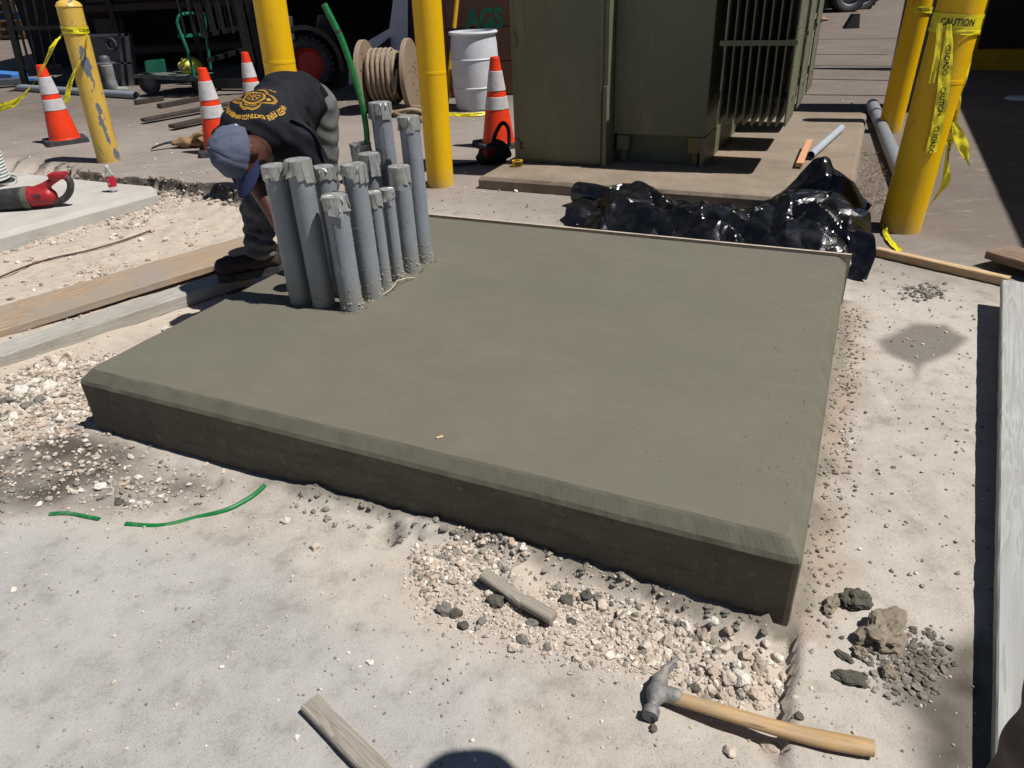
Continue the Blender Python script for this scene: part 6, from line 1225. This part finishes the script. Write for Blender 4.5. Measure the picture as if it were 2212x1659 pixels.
# ---------------------------------------------------------------- white drum
dp = far(1031, 240) + Vector((0, .22, 0)); o = thing('plastic_drum', 'open white plastic drum standing by the wooden crate', 'drum', dp)
t = NT('drum_white'); c = t.mix(t.ramp(t.noise(4, 6, .6), .3, .7), srgb(214, 216, 220), srgb(196, 198, 204)); c = t.mix(t.math('MULTIPLY', t.ramp(t.noise(12, 7, .7, co=t.mapping(scale=(1, 1, .4))), .55, .7), .4), c, srgb(150, 146, 142)); M_DRUM = t.out(c, .45, None, 0, .4)
MB().lathe([(.001, .0), (.245, .0), (.262, .02), (.285, .20), (.290, .255), (.298, .265), (.290, .275), (.295, .45), (.291, .575), (.299, .585), (.291, .597), (.283, .75), (.268, .84), (.266, .86)], 48, dp).build('shell', M_DRUM, o); MB().lathe([(.266, .845), (.292, .852), (.300, .868), (.292, .886), (.262, .888), (.255, .86), (.25, .5)], 48, dp).build('rim', M_DRUM, o); MB().disc(dp + Vector((0, 0, .6)), .25, 32).build('dark_inside', mat('void_black', srgb(12, 12, 14)), o)  # black disc paints in the dark of the drum's inside
gpt = thing('caution_tape', 'flattened strip of caution tape on the ground before the drum', 'caution tape', far(1010, 248)); ribbon(gpt, [far(968, 250) + Vector((0, 0, .02)), far(1000, 252) + Vector((0, 0, .02)), far(1030, 252) + Vector((0, 0, .03)), far(1060, 248) + Vector((0, 0, .02))], (0, .6, .6), .05, ['CUIDADO', 'CAUTION'], 33, .2, .01, side=1)
# ---------------------------------------------------------------- crate with stencil, pole
YC = 10.55; x0, x1 = atY(955, 200, YC).x, 2.6; cr = thing('wooden_crate', 'brown wooden crate stencilled with green letters behind the drum', 'crate', ((x0 + x1) / 2, YC + .6, gz(0, YC)))
M_CRT = mat('crate_brown', srgb(134, 98, 80), srgb(112, 82, 66), 4, .85, .3, 60, co_scale=(4, 4, 1), dirt=srgb(90, 70, 60), damt=.4); gc_ = gz(0, YC)
for k in range(4): z0_ = gc_ + .02 + k * .42; MB().box(((x0 + x1) / 2, YC + .6, z0_ + .205), (x1 - x0, 1.2, .41), None, .004).build('board', M_CRT, cr)
for x in (x0 + .06, x0 + 1.2): MB().box((x, YC - .015, gc_ + .85), (.11, .028, 1.7)).build('batten', M_CRT, cr)
m = MB(); p0 = atY(1008, 62, YC); p1 = atY(1088, 60, YC); sz = atY(1008, 18, YC).z - p0.z; v, f = text_mesh('AGS', 1.0, 0, .03); w = max(a for a, b in v); hh = max(b for a, b in v)
m.add([Vector((p0.x + (p1.x - p0.x) * a / w, YC - .006, p0.z + sz * b / hh)) for a, b in v], f); m.build('stencil_lettering', mat('stencil_green', srgb(46, 150, 118), srgb(40, 124, 98), 14, .85), cr)
a = atY(990, -30, 10.2); b = far(964, 228); tag(MB().tube([b + Vector((0, .0, 0)), b.lerp(a, .48)], .028, 12).build('pole', mat('pole_yellow', srgb(214, 168, 24))), 'yellow and black pole leaning on the wooden crate', 'pole'); 
po = bpy.context.scene.objects['pole'] if 'pole' in bpy.context.scene.objects else None
MB().tube([b.lerp(a, .48), b.lerp(a, .66)], .029, 12).build('black_band', M_BLKP, po); MB().tube([b.lerp(a, .66), a], .028, 12).build('upper_shaft', MATS['pole_yellow'], po)
# ---------------------------------------------------------------- platform truck, cart, boots, pipes
YT = 12.0
def Z(p): return Vector((p.x, p.y, p.z))
d0 = far(300, 200); tk = thing('platform_truck', 'green-handled platform truck with a scuffed deck', 'platform truck', d0)
dk = [atY(288, 161, YT - .3), atY(390, 153, YT + .45), atY(470, 157, YT + .3), atY(430, 168, YT - .35)]; m = MB(); m.add([q for q in dk] + [q - Vector((0, 0, .05)) for q in dk], [(0, 1, 2, 3), (7, 6, 5, 4)] + [(i, (i + 1) % 4, 4 + (i + 1) % 4, 4 + i) for i in range(4)]); m.build('deck', mat('deck_green', srgb(72, 84, 76), srgb(96, 104, 96), 6, .7, .2, dirt=srgb(150, 150, 140), damt=.5), tk, recalc=True)
M_TGR = mat('truck_green', srgb(34, 124, 98), srgb(28, 106, 84), 10, .45, .1)
MB().tube(spline([atY(420, 168, YT - .3), atY(405, 110, YT - .3), atY(386, 60, YT - .3), atY(384, 42, YT - .3), atY(394, 31, YT - .25), atY(430, 29, YT + .1), atY(440, 33, YT + .3), atY(445, 70, YT + .3), atY(455, 150, YT + .3)], 6), .022, 10).build('handle', M_TGR, tk); MB().beam(atY(386, 78, YT - .3), atY(446, 74, YT + .3), .02, .045).build('crossbar', M_TGR, tk)
PP([(311, 134), (316, 131), (348, 128), (353, 131), (357, 156), (315, 160)], YT + .32, YT + .35, 'end_panel', M_TGR, tk, YT + .3)
for (px, py) in ((323, 180), (437, 184)): c = atY(px, py, YT - .25); c.z = max(c.z, gz(c.x, c.y) + .14); wheel(tk, c, .14, .05, True, M_DGREY)
V_, Q_ = skin(lambda Q: ell_sdf(Q, (0, 0, .12), np.eye(3), (.17, .15, .14)) + .012 * np.sin(Q[:, 0] * 40 + 2 * np.sin(Q[:, 2] * 30)), (-.25, -.22, -.05), (.25, .22, .32), .016); bgo = np_mesh('plastic_bag', V_, Q_, mat('bag_yellow', srgb(214, 208, 84), srgb(190, 186, 70), 12, .4, .2)); q = atY(415, 160, YT + .1); bgo.location = (q.x, q.y, q.z - .02); tag(bgo, 'stuffed yellow plastic bag on the platform truck deck', 'bag')
m = MB(); letters(m, 'DG', .11, lambda X_, Y_: Vector((-.09 + X_, -.165, .08 + Y_))); m.build('bag_print', M_CTX, bgo, world=False)
YP = 12.9; ct = thing('metal_cart', 'grey metal cart tipped on its side with a caster', 'cart', far(240, 205))
PP([(190, 76), (276, 74), (288, 150), (290, 200), (196, 204)], YP + .06, YP + .16, 'side_panel', M_DGREY, ct, YP)
M_ALU = mat('dull_aluminium', srgb(132, 134, 138), srgb(112, 114, 118), 10, .5, .1, metal=.3)
for q in ([(190, 74), (276, 72), (277, 78), (190, 80)], [(268, 72), (277, 72), (292, 200), (280, 200)], [(194, 135), (284, 134), (284, 138), (194, 139)], [(255, 72), (261, 72), (272, 200), (265, 200)]): PP(q, YP, YP + .058, 'frame_rail', M_ALU, ct, YP)
c = atY(240, 96, YP - .14); cs = MB().lathe([(.05, -.025), (.10, -.025), (.105, 0), (.10, .025), (.05, .025)], 24, c, (.3, 1, 0), closed=True).build('caster', M_RUB, ct); MB().beam(c, atY(258, 86, YP - .02), .05, .05, .01).build('bracket', M_ALU, cs)
for (px, py, lay, lab) in ((248, 203, False, 'standing grey rubber boot by the metal cart'), (222, 200, True, 'grey rubber boot lying on its side by the metal cart')):
    p = far(px, py); bo = thing('rubber_boot', lab, 'boot', p, .3)
    fn = lambda Q: np.maximum(smin(cap_sdf(Q, np.array((0, 0, .12)), np.array((0, 0, .42)), .07, .085), smin(cap_sdf(Q, np.array((-.02, 0, .05)), np.array((.17, 0, .045)), .052, .048), cap_sdf(Q, np.array((0, 0, .06)), np.array((0, 0, .14)), .06, .07), .03), .04), np.maximum(-Q[:, 2], Q[:, 2] - .42))
    V_, Q_ = skin(fn, (-.12, -.12, -.02), (.26, .12, .5), .014)
    if lay: V_ = np.stack([-V_[:, 2] + .2, V_[:, 1], V_[:, 0] + .09], 1)
    b = np_mesh('boot_shaft', V_, Q_, mat('boot_grey', srgb(150, 150, 146), srgb(110, 110, 108), 12, .6, .1)); b.parent = bo
    so_ = MB().box((.06, 0, .012) if not lay else (.19, 0, .15), (.30, .10, .02) if not lay else (.02, .10, .28), None, .006).build('sole', M_BLKP, bo, world=False)
p = atY(250, 150, 12.2); hat = MB().lathe([(.15, 0), (.145, .008), (.085, .02), (.075, .08), (.05, .11), (.001, .115)], 28, far(248, 200) + Vector((0, -.02, .425))); tag(hat.build('bucket_hat', M_DGREY), 'dark hat resting on top of the standing boot', 'hat')
tag(MB().tube([far(40, 196) + Vector((0, 0, .05)), far(297, 214) + Vector((0, 0, .05))], .055, 16, cap=False).build('steel_pipe', M_PVC), 'long grey pipe lying across the yard behind the left cone', 'pipe')
tag(MB().beam(far(235 * 1.25, 226) + Vector((0, 0, .03)), far(352, 217) + Vector((0, 0, .03)), .12, .05).build('fork_blade', MATS['fork_steel']), 'rusty fork blade on the ground by the grey pipe end', 'fork blade'); tag(MB().beam(far(345, 234) + Vector((0, 0, .03)), far(450, 214) + Vector((0, 0, .03)), .12, .05).build('fork_blade', MATS['fork_steel']), 'dark fork blade on the ground under the platform truck', 'fork blade')
# tan harness by the second cone
hb = far(405, 318); hv = thing('tool_belt', 'tan leather tool belt dropped beside the cone behind the cap', 'tool belt', hb); M_LEA = mat('tan_leather', srgb(150, 118, 86), srgb(118, 90, 64), 10, .7, .2)
V_, Q_ = skin(lambda Q: smin(ell_sdf(Q, (.05, 0, .05), np.eye(3), (.20, .10, .055)), ell_sdf(Q, (.18, .04, .08), np.eye(3), (.10, .09, .08)), .03) + .01 * np.sin(Q[:, 0] * 45 + Q[:, 1] * 30), (-.25, -.2, -.03), (.4, .25, .22), .012); b = np_mesh('pouch', V_, Q_, M_LEA); b.parent = hv
m = MB(); C_ = spline([(-.05, 0, .06), (-.20, -.05, .05), (-.32, -.12, .02)], 6); m.grid([[Vector(q) + Vector((0, -.03, 0)), Vector(q) + Vector((0, .03, .01))] for q in C_]); m.grid([[Vector(q) + Vector((0, -.03, .006)), Vector(q) + Vector((0, .03, .016))] for q in C_]); m.build('belt', MATS['bag_black'], hv, world=False); MB().tube(spline([(.12, -.08, .10), (.22, -.10, .14), (.30, -.04, .08)], 5), .022, 8).build('strap', M_LEA, hv, world=False)
# ---------------------------------------------------------------- gate, pallets, rack
YG = 13.6; gt_ = thing('steel_gate', 'black barred steel gate standing at far left', 'gate', far(60, 200))
def vbar(px0, py0, px1, py1, w=.05): a = atY(px0, py0, YG); b = atY(px1, py1, YG); return MB().beam(a, b, w, w, up=(0, 1, 0)).build('bar', M_BLKP, gt_)
vbar(8, -10, 60, 202, .09)
for (q0, q1) in ((36, 62), (60, 79), (82, 98), (105, 118)): vbar(q0 - 12, -10, q1 + 4, 148, .03)
for (p0_, p1_) in (((14, 63), (170, 57)), ((55, 147), (135, 142)), ((60, 182), (160, 180))): vbar(*p0_, *p1_, .06)
PLW = wood('pallet_wood', srgb(176, 140, 104), srgb(140, 108, 78), 0, .6, grey=srgb(130, 110, 94), gamt=.5); M_PBL = mat('pallet_blue', srgb(40, 96, 170), srgb(34, 80, 146), 6, .7)
def pallet(m):
    o = thing('pallet', 'wooden pallet', 'pallet')
    for y in (-.5, -.25, 0, .25, .5): MB().box((0, y, .130), (1.2, .1, .02)).build('deck_board', m, o, world=False)
    for x in (-.55, 0, .55):
        for y in (-.45, 0, .45): MB().box((x, y, .068), (.10, .12, .10)).build('block', m, o, world=False)
    for y in (-.45, 0, .45): MB().box((0, y, .0085), (1.2, .1, .017)).build('bottom_board', m, o, world=False)
    return o
pw = pallet(PLW); pb = pallet(M_PBL); YS = 17.0; first = {0: True, 1: True}; rnd = random.Random(8)
for s_, (px, py, nn, dx_) in enumerate(((20, 95, 8, -.6), (62, 92, 8, .0), (112, 88, 8, .25))):
    base = on_ground(px, py); base = Vector((base.x, base.y, base.z)); k_ = base.y / 14.5
    sc = 1.0
    nm = ['leftmost', 'middle', 'right'][s_]
    for k in range(nn):
        blue = (s_ == 0 and k in (3, 7)) or (s_ == 1 and k == 6) or (s_ == 2 and k in (2, 3)); src = pb if blue else pw; o = src if first[int(blue)] else copy_tree(src); first[int(blue)] = False
        o.location = base + Vector((rnd.uniform(-.05, .05), rnd.uniform(-.04, .04) + .5, k * .205)); o.rotation_euler = (0, 0, rnd.uniform(-.05, .05) - .1); o.scale = (1.35, 1.35, 1.38)
        o['label'] = ('blue' if blue else 'bare wood') + ' pallet, %s from the ground in the %s far stack' % (['bottom one', 'second', 'third', 'fourth', 'fifth', 'sixth', 'seventh', 'eighth'][k], nm); o['group'] = 'pallets stacked beyond the gate'
pwv = on_ground(68, 90); M_FOIL = mat('shrink_film', srgb(206, 208, 212), srgb(150, 152, 158), 18, .2, .8, 30, .02, metal=.2)
m = MB(); FX_ = facets(1, 1, .12, 91, 1.5, 1.0); a = on_ground(80, 88); m.grid([[a + Vector((-.35 + .5 * i / 14 + .10 * mnoise.noise((j * .3, i * .4, 2)), -.25 + .08 * FX_(i / 14, j / 24), .03 + 1.75 * j / 24)) for j in range(25)] for i in range(15)], False); tag(m.build('plastic_film', M_FOIL), 'shiny torn shrink film hanging on the middle pallet stack', 'plastic film')
YK = 14.6; rk = thing('pallet_rack', 'dark storage rack with rusty uprights inside the shed', 'rack', (-6, YK + .5, gz(-6, YK)))
for px in (262, 430): a = atY(px, 100, YK).x; [MB().beam((a, YK + dy, gz(a, YK)), (a, YK + dy, 3.4), .09, .07, up=(0, 1, 0)).build('upright', M_RUST, rk) for dy in (0, .9)]
for z in (.55, 1.25, 1.95, 2.7): MB().beam((atY(170, 60, YK).x, YK, z), (atY(560, 60, YK).x, YK, z), .06, .11).build('beam', M_RUST, rk); MB().box((-5.4, YK + .5, z + .07), (5.5, .9, .03)).build('shelf', M_WALL, rk)
for (px, z, w, h, lab) in ((230, .62, .5, .45, 'dark carton on the lower shelf of the rack'), (240, 1.32, .7, .35, 'dark stack of boards on the rack middle shelf'), (300, 1.32, .35, .4, 'brown box near the rusty rack upright')): x = atY(px, 80, YK).x; tag(MB().box((x, YK + .45, z + .02 + h / 2), (w, .6, h), .1, .01).build('box', mat('carton_dark', srgb(70, 60, 54), srgb(54, 46, 42))), lab, 'box')
for (px, py) in ((465, 57), (478, 60)): pass
YB = 12.4; bx = far(-8, 175); pj = thing('pallet_jack', 'blue pallet jack at the left edge of the yard', 'pallet jack', far(10, 190)); M_BLU = mat('jack_blue', srgb(70, 128, 196), srgb(60, 110, 172), 8, .5)
a = far(-60, 172) + Vector((0, 0, .12)); b = far(48, 178) + Vector((0, 0, .10)); MB().beam(a, b, .3, .10, .01).build('fork', M_BLU, pj); MB().beam(far(-80, 196) + Vector((0, 0, .10)), far(46, 186) + Vector((0, 0, .08)), .2, .10, .01).build('fork', M_DGREY, pj); tag(MB().box(far(80, 176) + Vector((0, 0, .04)), (.55, .16, .05), .15, .01).build('blue_board', M_BLU), 'flat blue board on the yard behind the left cone', 'board')
# ---------------------------------------------------------------- right side
pn = thing('sheet_metal_panel', 'dark grey steel cabinet standing behind the second right bollard', 'cabinet', far(1925, 238) + Vector((.2, .3, 0)))
pf = far(1900, 246); a = Vector((pf.x + .10, pf.y + .1, 0)); gz_ = gz(a.x, a.y)
def RB(m, u0, u1, v0, v1, z0, z1, bev=0.0): return m.box(a + UX * (u0 + u1) / 2 + VX * (v0 + v1) / 2 + Vector((0, 0, gz_ + (z0 + z1) / 2)), (u1 - u0, v1 - v0, z1 - z0), A_SL, bev)
RB(MB(), .0, .30, 0, .55, .08, 2.3, .01).build('cabinet_body', M_DGREY, pn); RB(MB(), -.012, -.002, .05, .50, .12, 2.25).build('door', M_BLKP, pn); RB(MB(), .02, .28, .02, .53, .0, .078).build('plinth', M_BLKP, pn); RB(MB(), -.002, .10, -.02, -.002, .09, 2.29).build('corner_trim', M_ALU, pn)
pv = thing('pvc_pipe', 'long grey pvc pipe lying beside the transformer pad', 'pipe', far(1905, 330))
q0 = far(1882, 238) + Vector((0, 0, .055)); q1 = far(1940, 408) + Vector((.03, 0, .055)); dq = (q0 - q1).normalized(); MB().tube([q1 - dq * .35, q0 - dq * .55], .056, 24, cap=False).build('pipe_barrel', M_PVC, pv); MB().tube([q0 - dq * .56, q0 - dq * .5, q0], [.057, .063, .063], 24, cap=False).build('bell_end', M_PVC, pv); MB().tube([q0 - dq * .62, q0 - dq * .56], .0575, 24, cap=False).build('black_band', M_BLKP, pv)
tag(MB().tube([S(2.14, 4.75, .14), S(2.30, 5.95, .135)], .03, 16, cap=False).build('pipe_offcut', mat('light_pvc', srgb(176, 182, 190), srgb(160, 166, 174), 10, .4, .05)), 'pale thin pipe lying on the transformer pad behind the plastic', 'pipe')
m = MB(); rg = random.Random(3)
for i in range(420): v = rg.uniform(3.6, 5.6); p = S(2.50 + rg.random() * .22, v, 0); p.z = gz(p.x, p.y); d = Vector((rg.uniform(-1, 1), rg.uniform(-1, 1), rg.uniform(.1, .6))).normalized(); m.tube([p, p + d * rg.uniform(.03, .09)], [.0016, .0008], 3, False)
tag(m.build('dry_grass', mat('straw', srgb(138, 112, 86), srgb(104, 82, 62), bump=0)), kind='stuff')
m = MB()
for i in range(60): p = on_ground(rg.uniform(1132, 1150), rg.uniform(394, 400)); m.tube([p, p + Vector((rg.uniform(-.05, .05), rg.uniform(-.05, .02), rg.uniform(.02, .06)))], [.003, .001], 4, False)
tag(m.build('weed', mat('weed_green', srgb(84, 100, 50), bump=0)), 'tiny green weed at the front of the transformer pad', 'weed')
# yellow booth with a roof, right edge
yb_ = far(2100, 158); bt = thing('yellow_booth', 'yellow steel booth with a black window at the right edge', 'booth', yb_); M_YBT = mat('booth_yellow', srgb(196, 160, 20), srgb(176, 142, 16), 4, .55, .1)
def YB_(m, u0, u1, v0, v1, z0, z1): return m.box(Vector((yb_.x, yb_.y, yb_.z)) + UX * (u0 + u1) / 2 + VX * (v0 + v1) / 2 + Vector((0, 0, (z0 + z1) / 2)), (u1 - u0, v1 - v0, z1 - z0), A_SL)
YB_(MB(), -.6, 3.2, .3, .42, 0, 3.0).build('back_wall', M_YBT, bt); YB_(MB(), .80, .90, -.9, .29, 0, 2.9).build('wall_return', M_YBT, bt); YB_(MB(), 1.35, 1.45, -8.0, .29, 0, 2.95).build('side_wall', M_YBT, bt); YB_(MB(), 1.40, 3.4, -8.0, .8, 3.0, 3.12).build('roof', M_YBT, bt)
w = YB_(MB(), .02, .62, .27, .297, .28, 1.3).build('window', mat('void_black', srgb(12, 12, 14)), bt); YB_(MB(), 3.2, 3.32, -6.0, -3.3, 0, 3.0).build('outer_wall', M_YBT, bt)
wl_ = far(2200, 214); tag(MB().lathe([(.001, .02), (.12, .022), (.135, .01), (.135, 0)], 32, wl_).build('white_disk', M_DRUM), 'white round lid on the ground at the right edge', 'disk')  # plain white round laid flat on the ground
# second machine and small things far right
YW = 17.5
f2 = thing('yard_tractor', 'black machine with fat tyres far back on the right', 'vehicle', far(1800, 30)); g2 = far(1838, 27); r2 = .42
for dx_, dy_ in ((0, 0), (.55, .5)): wheel(f2, Vector((g2.x + dx_ - .15, g2.y + dy_, g2.z + r2)), r2, .42, True, M_ALU)
pz = far(1790, 28); MB().box(pz + Vector((-.5, .2, .55)), (1.6, .8, .9), .1, .03).build('body', M_BLKP, f2); MB().beam(pz + Vector((.25, -.2, .05)), pz + Vector((.35, -.2, .8)), .05, .05).build('support_leg', M_RUST, f2)
p = far(1842, 62); m = MB(); m.prism([(-.16, 0), (.14, 0), (.10, .27), (-.02, .27)], lambda x, y, d: p + Vector((x, d, y)), 0, .16); tag(m.build('wheel_chock', M_RUB), 'black wheel chock alone on the concrete yard', 'wheel chock')
p = far(1765, 46); tag(MB().rock(p + Vector((0, 0, .04)), .16, 5, ICO2, .3, .4, stretch=(1.6, .6, 1)).build('paper_scrap', mat('kraft_paper', srgb(160, 120, 92))), 'crumpled brown paper on the yard before the black machine', 'paper')
for i, (q0, q1) in enumerate((((1735, 171), (1905, 174)), ((1745, 142), (1880, 143)), ((1755, 118), (1830, 118)), ((1725, 205), (1890, 207)), ((1760, 86), (1900, 84)))):
    a_ = far(*q0); b_ = far(*q1); d_ = (b_ - a_).normalized(); a_ -= d_ * .4; b_ += d_ * .6; mb = MB(); nrm2 = Vector((-d_.y, d_.x, 0)); K = 12; mb.grid([[Vector(((a_.lerp(b_, k / K) + nrm2 * s_).x, (a_.lerp(b_, k / K) + nrm2 * s_).y, gz((a_.lerp(b_, k / K)).x, (a_.lerp(b_, k / K)).y) + .006)) for s_ in (-.018, .018)] for k in range(K + 1)]); jo = mb.build('paving_joint', mat('joint_dark', srgb(52, 46, 42), bump=0)); jo.parent = go

# ---------------------------------------------------------------- bystander just outside the frame (leg and head shadow show)
bx_, by_ = .805, .525; gb = 0.0
def stand(Q):
    c0 = np.array((bx_, by_, 0)); V3 = lambda x, y, z: np.array((bx_ + x, by_ + y, z))
    f = ell_sdf(Q, V3(-.05, .05, 1.66), np.eye(3), (.078, .095, .115)); f = smin(f, cap_sdf(Q, V3(-.04, .04, 1.56), V3(0, 0, 1.45), .055, .06), .03); f = smin(f, ell_sdf(Q, V3(0, 0, 1.22), np.eye(3), (.17, .12, .27)), .06); f = smin(f, cap_sdf(Q, V3(-.15, 0, 1.42), V3(.15, 0, 1.42), .075, .075), .05)
    for s in (-1, 1):
        f = smin(f, cap_sdf(Q, V3(.185 * s, 0, 1.41), V3(.20 * s, -.08, 1.15), .052, .042), .02); f = smin(f, cap_sdf(Q, V3(.20 * s, -.08, 1.15), V3(.12 * s, -.16, .93), .042, .03), .01); f = smin(f, ell_sdf(Q, V3(.09 * s, -.17, .89), np.eye(3), (.04, .022, .045)), .012)
        for k in range(4): f = smin(f, cap_sdf(Q, V3((.06 + .018 * k) * s, -.172, .86), V3((.055 + .018 * k) * s, -.165, .79), .010, .008), .004)
        f = smin(f, cap_sdf(Q, V3(.125 * s, -.172, .90), V3(.13 * s, -.168, .85), .011, .009), .004)
        f = smin(f, cap_sdf(Q, V3(.10 * s, 0, .93), V3(.11 * s, 0, .5), .085, .06), .03); f = smin(f, cap_sdf(Q, V3(.11 * s, 0, .5), V3(.12 * s, -.02, .08), .058, .038), .015); f = smin(f, cap_sdf(Q, V3(.12 * s, -.05, .045), V3(.14 * s, .13, .04), .04, .035), .02)
    f = smin(f, cap_sdf(Q, V3(-.05, -.04, 1.66), V3(-.05, -.065, 1.635), .012, .016), .01); return f
p2 = thing('person', 'bystander whose brown trouser leg shows at the lower right corner', 'person', (bx_, by_, 0))
V_, Q_ = skin(stand, (bx_ - .34, by_ - .26, 0), (bx_ + .34, by_ + .25, 1.85), .014); np_mesh('body', V_, Q_, bpy.data.materials['brown_skin'], p2)
def trous(Q):
    V3 = lambda x, y, z: np.array((bx_ + x, by_ + y, z)); f = ell_sdf(Q, V3(0, 0, .95), np.eye(3), (.175, .13, .13))
    for s in (-1, 1): f = smin(f, cap_sdf(Q, V3(.10 * s, 0, .92), V3(.11 * s, 0, .5), .105, .085), .03); f = smin(f, cap_sdf(Q, V3(.11 * s, 0, .5), V3(.12 * s, -.02, .10), .084, .078), .02)
    return np.maximum(f, .07 - Q[:, 2]) + .004 * wr(Q, (9, 14, 60), (14, 9, 11), .5)
V_, Q_ = skin(trous, (bx_ - .34, by_ - .26, 0), (bx_ + .34, by_ + .25, 1.15), .012); np_mesh('trousers', V_, Q_, mat('brown_canvas', srgb(96, 84, 76), srgb(78, 68, 60), 14, .9, .3, 160), p2)
def tee(Q):
    V3 = lambda x, y, z: np.array((bx_ + x, by_ + y, z)); f = ell_sdf(Q, V3(0, 0, 1.2), np.eye(3), (.19, .14, .29)); f = smin(f, cap_sdf(Q, V3(-.15, 0, 1.41), V3(.15, 0, 1.41), .09, .09), .05)
    for s in (-1, 1): f = smin(f, cap_sdf(Q, V3(.18 * s, 0, 1.40), V3(.215 * s, -.01, 1.22), .07, .07), .03)
    return np.maximum(np.maximum(f, .93 - Q[:, 2]), -cap_sdf(Q, V3(0, 0, 1.45), V3(-.02, 0, 1.7), .065, .065))
V_, Q_ = skin(tee, (bx_ - .34, by_ - .26, .9), (bx_ + .34, by_ + .25, 1.6), .014); np_mesh('t_shirt', V_, Q_, mat('grey_tee', srgb(110, 112, 118), rough=.9), p2)
MB().lathe([(.105, 0), (.102, .01), (.094, .06), (.07, .105), (.03, .125), (.001, .128)], 32, (bx_ - .05, by_ + .05, 1.66)).build('hard_hat', mat('hat_white', srgb(214, 214, 210), rough=.4), p2)
for s in (-1, 1): MB().box((bx_ + .13 * s, by_ + .04, .045), (.10, .29, .09), .0, .03).build('boot', M_BOOT, p2)
